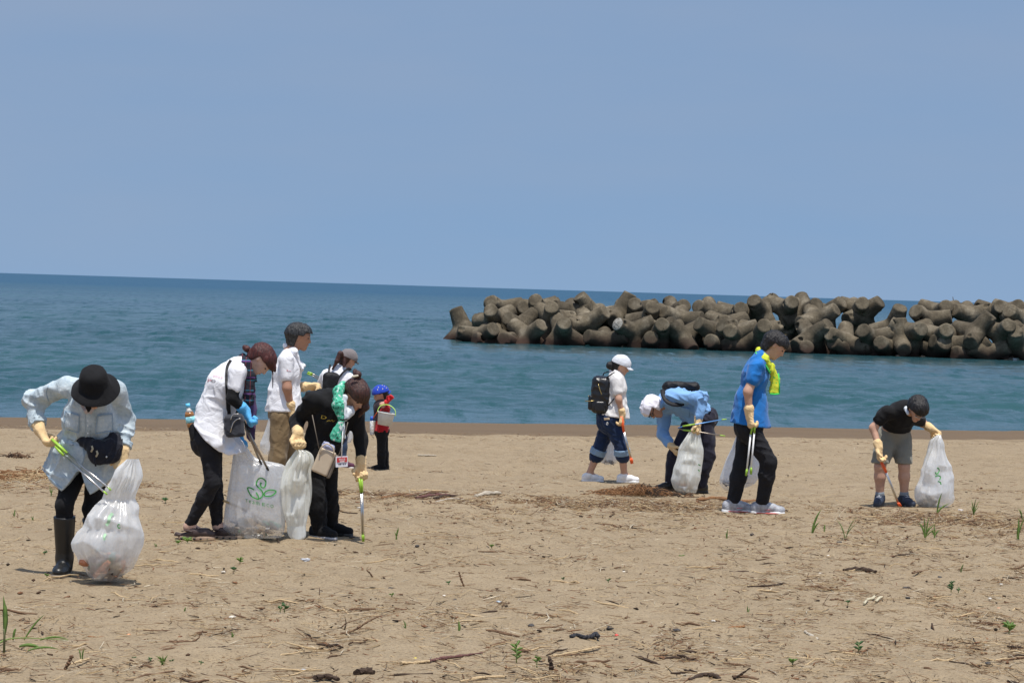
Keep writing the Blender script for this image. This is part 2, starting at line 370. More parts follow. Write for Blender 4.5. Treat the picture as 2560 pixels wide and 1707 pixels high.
def folds(amp, sx, sy, sz, seed=0, warp=.6, dirs=None):
    """cloth creases: sharp raised ridges running along one or two directions, bent by a slow warp"""
    D = [nrm(q) for q in (dirs or ((.35, .2, 1), (1, .3, -.5)))]
    fx = .5*(sx+sz)
    def f(X):
        w = np.stack([vn(X*5+seed), vn(X*5+seed+20), vn(X*5+seed+40)], -1)*.05*warp
        out = np.zeros(len(X)); Y0 = X+w
        for i, q in enumerate(D):
            al = Y0@q; Y = (Y0-np.outer(al, q))*fx*1.25+np.outer(al, q)*fx*.22+seed*3.7+i*11
            r = np.clip(1-1.6*np.abs(vn(Y)), 0, 1)**2.2
            out += r*np.clip(.55+.9*vn(X*4.3+seed+7*i), 0, 1)
        return -1.8*amp*out-.3*amp*vn(X*9+seed)+.40*amp
    return f
def tube_arrays(pts, rad, n=8, flat=None):
    pts = [V3(p) for p in pts]; N = len(pts)
    rad = [rad]*N if np.isscalar(rad) else rad
    V = []; Q = []; prev = None
    for i, p in enumerate(pts):
        t = nrm(pts[min(i+1, N-1)]-pts[max(i-1, 0)])
        if prev is None:
            a = np.array([0, 0, 1.]) if abs(t[2]) < .9 else np.array([1., 0, 0]); s = nrm(np.cross(t, a))
        else: s = nrm(prev-t*(prev@t))
        prev = s; b = np.cross(t, s)
        for k in range(n):
            th = 2*math.pi*k/n; V.append(p+rad[i]*(math.cos(th)*s+math.sin(th)*b*(flat or 1)))
    for i in range(N-1):
        for k in range(n): Q.append((i*n+k, i*n+(k+1) % n, (i+1)*n+(k+1) % n, (i+1)*n+k))
    F = [tuple(q) for q in Q]+[tuple(range(n-1, -1, -1)), tuple((N-1)*n+k for k in range(n))]
    return V, F
def tube(name, pts, rad, mat, parent=None, n=8, flat=None):
    V, F = tube_arrays(pts, rad, n, flat); return mesh(name, V, F, mat, parent)
def spline(pts, n=24):
    """Catmull-Rom through points"""
    P = [V3(p) for p in pts]; P = [2*P[0]-P[1]]+P+[2*P[-1]-P[-2]]; out = []
    segs = len(P)-3; per = max(2, n//segs)
    for i in range(segs):
        a, b, c, d = P[i:i+4]
        for k in range(per):
            t = k/per; out.append(.5*((2*b)+(c-a)*t+(2*a-5*b+4*c-d)*t*t+(3*b-a-3*c+d)*t**3))
    out.append(P[-2]); return out
def box_prism(name, poly, z0, z1, mat, parent):
    n = len(poly); V = [(x, y, z0(x, y) if callable(z0) else z0) for x, y in poly]+[(x, y, z1(x, y) if callable(z1) else z1) for x, y in poly]
    F = [tuple(range(n-1, -1, -1)), tuple(range(n, 2*n))]+[(i, (i+1) % n, n+(i+1) % n, n+i) for i in range(n)]
    return mesh(name, V, F, mat, parent, smooth=False)
_bv = {}
def bvh_of(objs):
    key = tuple(o.name for o in (objs if isinstance(objs, (list, tuple)) else [objs]))
    if key not in _bv: _bv[key] = _bvh_of(objs)
    return _bv[key]
def _bvh_of(objs):
    vs, fs = [], []
    for o in (objs if isinstance(objs, (list, tuple)) else [objs]):
        off = len(vs); vs += [v.co.copy() for v in o.data.vertices]; fs += [tuple(off+i for i in p.vertices) for p in o.data.polygons]
    return BVHTree.FromPolygons(vs, fs)
def hit(bv, px, py, off=.004, dflt=None):
    d = ray(px, py).normalized(); h = bv.ray_cast(CAMP, d)
    if h[0] is None:
        return None if dflt is None else V3(at(px, py, dflt))
    return V3(h[0]-d*off)

# ------------------------------------------------------------------ materials for people
SKIN = plain('skin', (.50, .29, .20, 1), .55, var=.06, bsc=300, bst=.08)
SKIN_TAN = plain('skin_tanned', (.40, .21, .135, 1), .55, var=.06, bsc=300, bst=.08)
SKIN_PALE = plain('skin_pale', (.58, .37, .28, 1), .55, var=.06, bsc=300, bst=.08)
def hair_mat(name, c0, c1):
    mt, n, l, b = nmat(name)
    f = noise(n, l, 60, 4, .6, stretch=(1.6, 1.6, .25))
    l.new(ramp(n, l, f, [(.35, c0), (.7, c1)]), b.inputs['Base Color']); b.inputs['Roughness'].default_value = .42
    b.inputs['Specular IOR Level'].default_value = .4
    bump(n, l, b, noise(n, l, 160, 4, .6, stretch=(1.6, 1.6, .25)), .6, .01); return mt
HAIR_BLACK = hair_mat('hair_black', (.006, .005, .005), (.022, .018, .016))
HAIR_GREY = hair_mat('hair_black_greying', (.008, .008, .008), (.05, .05, .05))
HAIR_BROWN = hair_mat('hair_dark_brown', (.02, .008, .006), (.085, .03, .02))
HAIR_RED = hair_mat('hair_red_brown', (.03, .008, .007), (.11, .027, .02))
GLOVE = cloth('glove_cream', (.74, .53, .28, 1), .9, .12, 260, .3)
GLOVE_BLUE = cloth('glove_blue', (.10, .42, .75, 1), .8, .1, 260, .3)
DARK = plain('dark_iris', (.012, .009, .008, 1), .35)
LIP = plain('lip', (.36, .12, .10, 1), .5)
BLACKC = cloth('black_cloth', (.0095, .0095, .0105, 1), .9, .25, sheen=.03, fold=.16)
BLACKJ = cloth('black_jeans', (.014, .014, .017, 1), .85, .3, sheen=.03, fold=.16)
WHITEC = cloth('white_cotton', (.76, .76, .79, 1), .85, .03, 500, .2, fold=.22)
RUBBER = plain('black_rubber', (.012, .012, .012, 1), .38, spec=.5, bsc=40, bst=.1)
BLACKN = cloth('black_nylon', (.012, .012, .014, 1), .6, .25, 300, sheen=.02)

class Person:
    """joints are read from a zoomed crop of the photograph: zoom pixels (x, y) plus a depth offset in metres"""
    def __init__(s, label, crop, foot_px, h=.0075, S=1.0, D=None):
        s.ox, s.oy, s.k = crop; s.h = h; s.S = S
        g = ground(s.ox+foot_px[0]/s.k, s.oy+foot_px[1]/s.k)
        s.D = g.y if D is None else D
        s.root = tag(empty('person', (g.x, s.D, terr(g.x, s.D))), label, 'person', 'people picking up litter on the beach')
    def px(s, x, y): return s.ox+x/s.k, s.oy+y/s.k
    def p(s, x, y, d=0): return V3(at(s.ox+x/s.k, s.oy+y/s.k, s.D+d))
    def g(s, x, y, d=0):
        q = s.p(x, y, d); q[2] = terr(q[0], q[1]); return q
    def add(s, name, fn, mat, h=None, parent=None): return sdf(name, fn, h or s.h, mat, parent or s.root)
    # ---- skeleton -> body
    def skeleton(s, **J):
        s.J = J; S = s.S
        s.f = nrm(J['face']); u = np.asarray(J['up'], float); s.u = nrm(u-s.f*(u@s.f)); s.sd = np.cross(s.f, s.u)
        hc = J['head']; s.hc = hc
        nb, pv = J['neck'], J['pelvis']; mid = J.get('mid'); mid = lerp(nb, pv, .5) if mid is None else mid
        bz = lambda t: (1-t)**2*nb+2*t*(1-t)*(2*mid-.5*nb-.5*pv)+t*t*pv
        s.sh = nrm(J['shR']-J['shL']); s.hp = nrm(J['hipR']-J['hipL'])
        sp = nrm(nb-pv)
        s.n1 = nrm(np.cross(s.sh, sp)); s.n2 = nrm(np.cross(s.hp, sp))
        s.C, s.W, s.C2 = bz(.38), bz(.72), bz(.16)
    def torso(s, e=0.0, k=1.0, hip=True, fl=.72):
        J, S = s.J, s.S
        P = [cone(s.C2, s.C, (.105+e)*k*S, (.15+e)*k*S, s.n1, fl), cone(s.C, s.W, (.15+e)*k*S, (.132+e)*k*S, s.n1, fl),
             cone(lerp(J['shL'], J['shR'], .08), lerp(J['shL'], J['shR'], .92), (.056+e*.7)*S, (.056+e*.7)*S),
             cone(J['neck'], s.C2, (.055+e*.5)*S, (.10+e)*S, s.n1, .75)]
        if hip: P.append(cone(s.W, J['pelvis'], (.132+e)*k*S, (.158+e)*k*S, s.n2, max(fl, .74)))
        return P
    def arm(s, L, e=0.0, t0=0.0, t1=2.0, el=None):
        """upper arm 0..1, forearm 1..2; a garment may stop anywhere along it"""
        J, S = s.J, s.S; a, b, c = J['sh'+L], J['el'+L], J['wr'+L]; P = []
        P.append(cone(lerp(a, b, max(t0, 0)), lerp(a, b, min(t1, 1)), (.049+e)*S, (.049-.010*min(t1, 1)+e)*S))
        if t1 > 1: P.append(cone(b, lerp(b, c, t1-1), (.039+e)*S, (.039-.012*(t1-1)+e)*S))
        return P
    def leg(s, L, e=0.0, t1=2.0, e2=None):
        J, S = s.J, s.S; a, b, c = J['hip'+L], J['kn'+L], J['an'+L]; e2 = e if e2 is None else e2
        P = [cone(a, lerp(a, b, min(t1, 1)), (.083+e)*S, (.083-.029*min(t1, 1)+lerp(e, e2, min(t1, 1)*.5))*S)]
        if t1 > 1:
            q = lerp(b, c, .33); P.append(cone(b, q, (.053+lerp(e, e2, .5))*S, (.054+lerp(e, e2, .66))*S))
            P.append(cone(q, lerp(b, c, t1-1), (.053+lerp(e, e2, .66))*S, (.036+e2)*S))
        return P
    def head_prims(s):
        c, f, u, r, S = s.hc, s.f, s.u, s.sd, s.S*s.J.get('hs', 1.0)
        P = [cone(c+(.022*u-.022*f)*S, c+(.022*u+.012*f)*S, .083*S, .080*S, r, .9),
             cone(c+(.038*f-.03*u)*S, c+(.062*f-.092*u)*S, .058*S, .026*S, r, .92),
             cone(c+(.0*f-.03*u)*S, c+(.045*f-.085*u)*S, .055*S, .03*S),
             cone(c+(.084*f+.004*u)*S, c+(.102*f-.030*u)*S, .010*S, .014*S),
             cone(c+(.078*f+.022*u+.03*r)*S, c+(.078*f+.022*u-.03*r)*S, .016*S, .016*S),
             cone(c+(.078*f-.062*u+.014*r)*S, c+(.078*f-.062*u-.014*r)*S, .012*S, .012*S)]
        for q in (-1, 1): P.append(cone(c+(-.008*f+.012*u+q*.076*r)*S, c+(-.004*f-.022*u+q*.074*r)*S, .022*S, .014*S, r, .45))
        return P
    def body(s, mat, feet=True, arms=('L', 'R')):
        J, S = s.J, s.S; s.skin = mat
        P = s.torso(0)+[cone(s.hc-.05*s.u*S-.012*s.f*S, J['neck'], .05*S, .058*S)]
        for L in ('L', 'R'):
            if L in arms:
                P += s.arm(L)
                w = J['wr'+L]; d = nrm(w-J['el'+L]); P.append(cone(w, w+d*.02*S, .026*S, .02*S))
            P += s.leg(L)
            a = J['an'+L]; P.append(cone(a, a+J['to'+L]*.12*S-np.array([0, 0, .035*S]), .036*S, .024*S))
        Hd = s.head_prims()
        fb, lo, hi = field(P, .03); fh, lo2, hi2 = field(Hd, .016)
        fn = (lambda X: smin(fb(X), fh(X), .014), np.minimum(lo, lo2), np.maximum(hi, hi2))
        o = s.add('body', fn, mat, min(s.h*1.3, .0112)); s.bodyo = o
        c, f, u, r = s.hc, s.f, s.u, s.sd; K = S*J.get('hs', 1.0)
        for q in (-1, 1):
            e = c+(.083*f+.002*u+q*.033*r)*K
            s.add('eye', field([cone(e-q*.010*r*K-.003*u*K, e+q*.010*r*K-.003*u*K, .0075*K, .0055*K)], .01), DARK, .004)
            e = c+(.089*f+.024*u+q*.034*r)*K
            s.add('eyebrow', field([cone(e-q*.014*r*K, e+q*.016*r*K-.003*f*K, .005*K, .0038*K)], .01), DARK, .004)
        e = c+(.088*f-.060*u)*K
        s.add('mouth', field([cone(e-.017*r*K-.004*f*K, e, .005*K, .0075*K), cone(e, e+.017*r*K-.004*f*K, .0075*K, .005*K)], .008), LIP, .004)
        return o
    def hair(s, mat, e=.012, fringe=.045, extra=(), back=-.06, face_cut=.055, rough=.003, name='hair'):
        c, f, u, r = s.hc, s.f, s.u, s.sd; K = s.S*s.J.get('hs', 1.0)
        P = [cone(c+(.024*u-.026*f)*K, c+(.026*u+.014*f)*K, (.083+e)*K, (.081+e)*K, r, .93),
             cone(c+(.01*u-.035*f)*K, c+(back*u-.035*f)*K, (.080+e)*K, (.058+e)*K, r, .95)]
        def ex(d, X):
            q = X-c; ff, uu = q@f/K, q@u/K
            ss = lambda a, b, x: np.clip((x-a)/(b-a), 0, 1)
            line = back-.07+(.012-back+.07)*ss(-.030, -.012, ff)+(fringe-.012)*ss(face_cut-.022, face_cut, ff)    # hairline: nape, ear, temple, fringe
            return np.maximum(d, (line-uu)*K*.8)
        fd = lambda X: rough*(vn(X*np.array([110, 110, 22]))+.7*vn(X*np.array([190, 190, 45])+5))
        fa, lo, hi = field(P, .02, fold=fd, extra=ex)
        if extra:
            fb, lo2, hi2 = field(list(extra), .014, fold=fd)
            fn = (lambda X: smin(fa(X), fb(X), .012), np.minimum(lo, lo2), np.maximum(hi, hi2))
        else: fn = (fa, lo, hi)
        return s.add(name, fn, mat, .0055)
    def glove(s, L, d, n, curl=(75, 85, 55), thumb=+1, mat=None, K=1.0, name='glove', cuff=.042, spread=0.0, w=None, tc=1.0):
        """five-fingered glove: d wrist -> knuckles, n the side the fingers curl towards; curl is three joint angles (or one triple per finger)"""
        mat = mat or GLOVE; w = s.J['wr'+L] if w is None else w; K = K*s.S*1.1
        d = nrm(d); n = nrm(np.asarray(n, float)-d*(np.asarray(n, float)@d)); t = np.cross(d, n)*thumb
        kn = w+d*.088*K
        fd_ = nrm(w-s.J['el'+L]); P = [cone(w-fd_*cuff*K, w, .041*K, .036*K), cone(w, w+d*.03*K, .036*K, .036*K, n, .8), cone(w+d*.02*K, kn-d*.008*K, .036*K, .043*K, n, .52)]
        offs = (.032, .011, -.011, -.031); lens = (.078, .086, .080, .064); tips = []
        curls = curl if isinstance(curl[0], (tuple, list)) else (curl,)*4
        for o, ln, cu in zip(offs, lens, curls):
            q = kn+t*o*K; a = 0; r = .0125*K
            P.append(cone(w+d*.05*K+t*o*.8*K, q, .014*K, r*1.08))
            for sg, frac, ca in ((0, .46, cu[0]), (1, .30, cu[1]), (2, .24, cu[2])):
                a += R(ca); dr = d*math.cos(a)+n*math.sin(a)+t*(o*spread*8)
                q2 = q+dr*ln*frac*K; P.append(cone(q, q2, r, r*.93)); q = q2; r *= .93
            tips.append(q)
        b = w+d*.028*K+t*.030*K; m1 = b+(d*.55+t*.62*tc+n*.45)*.045*K; m2 = m1+(d*.75+t*.05+n*.62)*.038*K
        P += [cone(w+d*.02*K+t*.012*K, b, .022*K, .019*K), cone(b, m1, .0165*K, .0130*K), cone(m1, m2, .0130*K, .0108*K)]
        fd = folds(.0022, 70, 70, 70, 3)
        s.add(name, field(P, .0085*K, fold=fd), mat, min(.0048, s.h*.75))
        s.J['grip'+L] = kn+n*.035*K
        return tips
    def foot_at(s, L, x, y, dep, to, up=.085):
        """ankle above a contact point on the sand; to = heading of the toes"""
        q = s.g(x, y, dep); t = nrm([to[0], to[1], 0])
        s.J_foot = getattr(s, 'J_foot', {}); s.J_foot[L] = (q, t)
        return q+np.array([0, 0, up*s.S]), t
    def shoe(s, L, mat, sole, K=1.0, high=0.0, name='shoe', sole_h=.024, sole_w=1.0, laces=None):
        q, t = s.J_foot[L]; K = K*s.S; z = np.array([0, 0, 1.]); r = np.cross(t, z)
        B = q-t*.055*K
        P = [cone(B+z*.062*K, B+t*.06*K+z*.068*K, .038*K, .041*K), cone(B+t*.05*K+z*.072*K, B+t*.14*K+z*.056*K, .043*K, .040*K, z, .9),
             cone(B+t*.12*K+z*.054*K, B+t*.212*K+z*.044*K, .041*K, .033*K, z, .8), cone(q+z*(.065)*K, q+z*(.105+high)*K, .046*K, .048*K),
             cone(B+z*.03*K, B+t*.10*K+z*.03*K, .037*K, .036*K), cone(B+t*.10*K+z*.028*K, B+t*.205*K+z*.028*K, .037*K, .036*K)]
        o = s.add(name, field(P, .02, cuts=[(q+z*.012*K, -z), (q+z*(.108+high)*K, z)]), mat, .0052)
        sole_fn = field([cone(B-t*.004*K, B+t*.09*K, .038*K*sole_w, .036*K*sole_w, z, 2.0), cone(B+t*.08*K, B+t*.185*K, .037*K*sole_w, .044*K*sole_w, z, 2.0), cone(B+t*.185*K, B+t*.212*K, .043*K*sole_w, .036*K*sole_w, z, 2.0)], .02, cuts=[(q-z*.004, -z), (q+z*sole_h*K, z)])
        s.add('sole', sole_fn, sole, .0055, o)
        if laces is not None:
            for i in range(4):
                a = B+t*(.10+.022*i)*K+z*(.106-.010*i)*K
                tube('lace', [a-r*.022*K-z*.006*K, a+z*.002*K, a+r*.022*K-z*.006*K], .004*K, laces, o, 5)
        return o
    # ---- print and seams laid on a garment
    def ribbon(s, on, pts, w, mat, name='seam', off=.003, parent=None, d=0.0, closed=False, thick=0, lift=None):
        """a band following the surface of a garment along points given in crop pixels; w in metres"""
        bv = bvh_of(on); Q = []; last = s.D+d
        path = spline([(a, b, 0) for a, b in pts], 8*len(pts)) if len(pts) > 2 else [lerp(np.array([*pts[0], 0.]), np.array([*pts[1], 0.]), t) for t in np.linspace(0, 1, 10)]
        for x, y, _ in path:
            h = hit(bv, *s.px(x, y), off)
            if h is None: h = V3(at(*s.px(x, y), last))
            last = h[1]; Q.append(h)
        for _ in range(2):
            Q = [Q[0]]+[.25*Q[i-1]+.5*Q[i]+.25*Q[i+1] for i in range(1, len(Q)-1)]+[Q[-1]]
        return band(name, Q, w, mat, parent or s.root, thick or .002)
    def patch(s, on, quad, mat, name, off=.006, nx=8, ny=8, parent=None, thick=.004):
        """a cloth piece (pocket, print panel) laid on a garment: four corners in crop pixels"""
        bv = bvh_of(on); V = []; a, b, c, e = [np.array(q, float) for q in quad]; last = s.D
        for j in range(ny+1):
            for i in range(nx+1):
                u, w = i/nx, j/ny; q = (a*(1-u)+b*u)*(1-w)+(e*(1-u)+c*u)*w
                h = hit(bv, *s.px(*q), off)
                if h is None: h = V3(at(*s.px(*q), last))
                last = h[1]; V.append(h)
        nv = len(V); V2 = [v+np.array([0, thick, 0]) for v in V]
        ix = lambda i, j: j*(nx+1)+i
        F = [(ix(i, j), ix(i, j+1), ix(i+1, j+1), ix(i+1, j)) for j in range(ny) for i in range(nx)]
        rim = [ix(i, 0) for i in range(nx+1)]+[ix(nx, j) for j in range(1, ny+1)]+[ix(i, ny) for i in range(nx-1, -1, -1)]+[ix(0, j) for j in range(ny-1, 0, -1)]
        F += [(rim[i], rim[(i+1) % len(rim)], nv+rim[(i+1) % len(rim)], nv+rim[i]) for i in range(len(rim))]
        return mesh(name, V+V2, F, mat, parent or s.root)
def band(name, Q, w, mat, parent, thick=.002, side=None):
    """flat strap through 3D points, lying square to the line of sight unless a side vector is given"""
    V = []; F = []; N = len(Q)
    for i, q in enumerate(Q):
        t = nrm(Q[min(i+1, N-1)]-Q[max(i-1, 0)]); vw = nrm(q-V3(CAMP)); sv = nrm(np.cross(t, vw)) if side is None else nrm(side)
        V += [q-sv*w/2, q+sv*w/2, q+sv*w/2+vw*thick, q-sv*w/2+vw*thick]
    for i in range(N-1):
        for k in range(4): F.append((i*4+k, i*4+(k+1) % 4, (i+1)*4+(k+1) % 4, (i+1)*4+k))
    F += [(3, 2, 1, 0), tuple((N-1)*4+k for k in range(4))]
    return mesh(name, V, F, mat, parent, smooth=False)
def text_on(s, on, txt, quad, mat, name='lettering', off=.004, parent=None, italic=0.0, font_shear=0.0):
    """lettering printed on a garment or bag: fills the pixel quad (tl, tr, br, bl)"""
    cu = bpy.data.curves.new('t', 'FONT'); cu.body = txt; cu.shear = font_shear; cu.resolution_u = 3
    ob = bpy.data.objects.new('t', cu); COL.objects.link(ob)
    dg = bpy.context.evaluated_depsgraph_get(); me = bpy.data.meshes.new_from_object(ob.evaluated_get(dg))
    bpy.data.objects.remove(ob); bpy.data.curves.remove(cu)
    bm = bmesh.new(); bm.from_mesh(me); bmesh.ops.subdivide_edges(bm, edges=bm.edges[:], cuts=1); bmesh.ops.triangulate(bm, faces=bm.faces[:])
    vs = [v.co.copy() for v in bm.verts]; fs = [[v.index for v in f.verts] for f in bm.faces]; bm.free(); bpy.data.meshes.remove(me)
    if not vs: return None
    x0, x1 = min(v.x for v in vs), max(v.x for v in vs); y0, y1 = min(v.y for v in vs), max(v.y for v in vs)
    bv = bvh_of(on); a, b, c, e = [np.array(q, float) for q in quad]; V = []; last = s.D
    for v in vs:
        u, w = (v.x-x0)/(x1-x0+1e-9), 1-(v.y-y0)/(y1-y0+1e-9); q = (a*(1-u)+b*u)*(1-w)+(e*(1-u)+c*u)*w
        h = hit(bv, *s.px(*q), off)
        if h is None: h = V3(at(*s.px(*q), last))
        last = h[1]; V.append(h)
    return mesh(name, V, fs, mat, parent or s.root, smooth=False)

# ------------------------------------------------------------------ worn things shared by several people
def bucket_hat(s, mat):
    c, f, u, r = s.hc, s.f, s.u, s.sd; u = nrm(u+.05*f); f = nrm(f-u*(f@u)); base = c+.036*u+.0*f
    prof = [(0, .130), (.035, .128), (.062, .119), (.080, .102), (.092, .07), (.100, .025), (.104, .004), (.120, -.012), (.140, -.030), (.158, -.046), (.160, -.050), (.142, -.036), (.122, -.018), (.100, 0)]
    n = 56; V = []; F = []
    for j, (rr, z) in enumerate(prof):
        for k in range(n):
            th = 2*math.pi*k/n; wob = 1+.03*math.sin(3*th+1)*(rr > .12)+.012*math.sin(7*th)
            dent = -.010*math.exp(-((rr-.03)/.04)**2)*(z > .1)
            V.append(base+(f*math.cos(th)*1.06+r*math.sin(th))*rr*wob+u*(z+dent+(.012*math.sin(2*th+.6) if rr > .12 else 0)))
    for j in range(len(prof)-1):
        for k in range(n): F.append((j*n+k, j*n+(k+1) % n, (j+1)*n+(k+1) % n, (j+1)*n+k))
    return mesh('bucket_hat', V, F, mat, s.root)
def cap(s, mat, brim_mat=None, turn=0.0, e=.016, brim=.075, name='cap', low=.012, tilt=0.0):
    c, u = s.hc, s.u; K = s.S*s.J.get('hs', 1.0)
    f = s.f*math.cos(turn)+s.sd*math.sin(turn); r = np.cross(f, u)
    P = [cone(c+(.026*u-.026*s.f)*K, c+(.03*u+.014*s.f)*K, (.083+e)*K, (.082+e)*K, s.sd, .94), cone(c+(.05*u-.02*s.f)*K, c+(.07*u)*K, .085*K, .07*K)]
    fd = folds(.0010, 30, 30, 30, 5)
    o = s.add(name, field(P, .02, fold=fd, cuts=[(c+low*u*K, -u+tilt*f)]), mat, .0055)
    b0 = c+(.026*u+.075*f)*K; V = []; F = []; n = 14
    for j in range(5):
        for k in range(n+1):
            a = -1+2*k/n; rr = j/4
            x = a*.078*K*(1-.12*rr); y = (.012+brim*rr)*math.sqrt(max(0, 1-(a*.92)**2))*K+.0*K
            z = -(.018*a*a+.10*(y/K)*.28+.012*rr*rr)*K
            V.append(b0+r*x+f*y*1.0+u*z)
    nv = len(V); V += [v-u*.006*K for v in V]; w = n+1
    for j in range(4):
        for k in range(n):
            q = (j*w+k, j*w+k+1, (j+1)*w+k+1, (j+1)*w+k); F.append(q); F.append(tuple(nv+i for i in q[::-1]))
    rim = [4*w+k for k in range(n+1)]; F += [(rim[k], rim[k+1], nv+rim[k+1], nv+rim[k]) for k in range(n)]
    mesh('brim', V, F, brim_mat or mat, o)
    return o
def towel_loop(s, mat, name='neck_towel', r0=.030, side_pts=None, sc=1.0):
    """towel rolled round the neck: pts in 3D"""
    return s.add(name, field([cone(a, b, r0, r0) for a, b in zip(side_pts[:-1], side_pts[1:])], .02, fold=folds(.006, 25, 25, 25, 2)), mat, .006)
def metal(): return plain('tong_steel', (.62, .60, .57, 1), .28, 1.0)
LIME = plain('lime_plastic', (.30, .50, .05, 1), .4)
ORANGE = plain('orange_plastic', (.85, .13, .03, 1), .4)
STEEL = metal()
STEEL_BR = plain('tong_brown_steel', (.34, .29, .24, 1), .3, .8)
STEEL_BL = plain('tong_blue', (.12, .30, .62, 1), .35, .3)
WHITE_PL = plain('white_plastic', (.78, .78, .76, 1), .4)
def tongs(label, grips, rods, tips, gm, rm, r=.006, gr=.0105, tr=.010, tm=None):
    """long litter tongs: two grips, two rods, two tip pads; all points 3D"""
    root = tag(empty('litter_tongs', tuple(grips[0][0])), label, 'tongs', 'litter tongs')
    for i, (a, b) in enumerate(grips): tube('grip', [a, lerp(a, b, .5), b], [gr*.9, gr*1.15, gr*.9], gm, root, 8, .7)
    for i, rd in enumerate(rods): tube('rod', rd, r, rm[i] if isinstance(rm, (list, tuple)) else rm, root, 7)
    for a, b in tips: tube('tip_pad', [a, lerp(a, b, .3), b], [tr*.8, tr*1.25, tr], tm or gm, root, 8, .6)
    return root

# ================================================================== A: denim shirt, bucket hat, rubber boots
def denim():
    mt, n, l, b = nmat('denim_pale')
    f = noise(n, l, 9, 5, .65); g = noise(n, l, 60, 3, .6)
    c1 = ramp(n, l, f, [(.3, (.34, .41, .45)), (.5, (.47, .54, .57)), (.72, (.62, .67, .68))])
    c2 = ramp(n, l, g, [(.3, (.82, .86, .9)), (.7, (1.08, 1.06, 1.04))])
    mx = n.new('ShaderNodeMix'); mx.data_type = 'RGBA'; mx.blend_type = 'MULTIPLY'; mx.inputs[0].default_value = 1
    l.new(c1, mx.inputs[6]); l.new(c2, mx.inputs[7]); l.new(mx.outputs[2], b.inputs['Base Color'])
    b.inputs['Roughness'].default_value = .9; b.inputs['Specular IOR Level'].default_value = .2
    bump(n, l, b, noise(n, l, 30, 4, .6, dist=.7), .4, .02); return mt
DENIM = denim()
DENIM_SEAM = cloth('denim_seam', (.26, .36, .46, 1), .9, .15)
A = Person('person in pale denim shirt, black bucket hat and rubber boots bending over a bag', (0, 860, 2.45), (385, 1415), h=.008)
p = A.p
A.J_foot = {}
anL, toL = A.foot_at('L', 392, 1415, .0, (-.05, -1)); anR, toR = A.foot_at('R', 600, 1390, .33, (.15, -1))
A.skeleton(head=p(580, 272, -.30), face=(0, -.80, -.60), up=(0, -.58, .81), neck=p(560, 345, -.21), mid=p(555, 515, -.04), pelvis=p(550, 705, .12),
    shL=p(395, 262, -.10), elL=p(200, 345, .09), wrL=p(243, 525, -.03), shR=p(712, 290, -.12), elR=p(778, 468, .02), wrR=p(752, 655, -.12),
    hipL=p(470, 745, .10), knL=p(395, 985, -.06), anL=anL, toL=toL, hipR=p(610, 745, .12), knR=p(560, 1010, .10), anR=anR, toR=toR)
A.body(SKIN)
A.hair(HAIR_BLACK)
tr = A.add('trousers', field(A.leg('L', .002, 1.42)+A.leg('R', .002, 1.42)+[cone(A.W, A.J['pelvis'], .14, .17, A.n2, .75)], .03, fold=folds(.0032, 18, 18, 30, 2)), BLACKC)
hemx = np.array([p(x, 800, 0)[0] for x in (225, 255, 330, 398, 440, 492, 512, 540, 572, 640, 705, 740)])
hemz = np.array([p(500, y, 0)[2] for y in (700, 765, 850, 897, 850, 770, 770, 850, 912, 862, 790, 760)])
def Aex(d, X): return np.maximum(d, (np.interp(X[:, 0], hemx, hemz)-X[:, 2])*.8)
Ash = A.add('denim_shirt', field(A.torso(.020, 1.06, hip=False)+A.arm('L', .016, 0, 1.78)+A.arm('R', .016, 0, 1.84)+
    [cone(A.W, p(520, 690, .02), .165, .21, A.n2, .7), cone(p(505, 690, .02), p(480, 900, .03), .215, .265, (0, 1, 0), .62)], .035,
    fold=folds(.011, 14, 14, 11, 4), extra=Aex), DENIM)
for L, t in (('L', 1.80), ('R', 1.86)):
    e, w = A.J['el'+L], A.J['wr'+L]; a = lerp(e, w, t-1-.14); b = lerp(e, w, t-1+.03)
    A.add('sleeve_cuff', field([cone(a, b, .054, .052)], .01, fold=folds(.007, 30, 30, 30, 6), cuts=[(a, a-b), (b, b-a)]), DENIM, .0055)
for q in ([(397, 408), (485, 436), (482, 545), (392, 515)], [(597, 436), (688, 425), (693, 530), (585, 548)]):
    pk = A.patch(Ash, q, DENIM, 'pocket', .008)
    A.ribbon([Ash, pk], [q[0], q[1]], .007, DENIM_SEAM, 'pocket_seam', .011, pk)
    A.ribbon([Ash, pk], [q[1], q[2]], .005, DENIM_SEAM, 'pocket_seam', .011, pk); A.ribbon([Ash, pk], [q[2], q[3]], .005, DENIM_SEAM, 'pocket_seam', .011, pk); A.ribbon([Ash, pk], [q[3], q[0]], .005, DENIM_SEAM, 'pocket_seam', .011, pk)
A.ribbon(Ash, [(538, 420), (542, 500), (535, 580)], .030, DENIM, 'placket', .006)
A.ribbon(Ash, [(524, 425), (527, 500), (520, 580)], .004, DENIM_SEAM, 'placket_seam', .008)
A.ribbon(Ash, [(510, 640), (515, 700), (490, 775)], .004, DENIM_SEAM, 'placket_seam', .006)
A.ribbon(Ash, [(258, 762), (330, 842), (398, 888), (440, 845), (488, 775)], .007, DENIM_SEAM, 'hem_seam', .004)
A.ribbon(Ash, [(300, 250), (285, 300), (300, 360)], .005, DENIM_SEAM, 'sleeve_seam', .004)
for y in (470, 500, 545): A.ribbon(Ash, [(535, y), (541, y)], .010, WHITE_PL, 'button', .010)
bucket_hat(A, cloth('hat_black', (.008, .008, .009, 1), .9, .2, sheen=.02))
A.patch(Ash, [(500, 330), (585, 330), (552, 420), (536, 420)], BLACKC, 'inner_shirt', .010, 6, 6)
A.ribbon(Ash, [(492, 335), (512, 385), (536, 425)], .026, cloth('collar_pink', (.50, .42, .40, 1)), 'open_collar', .014)
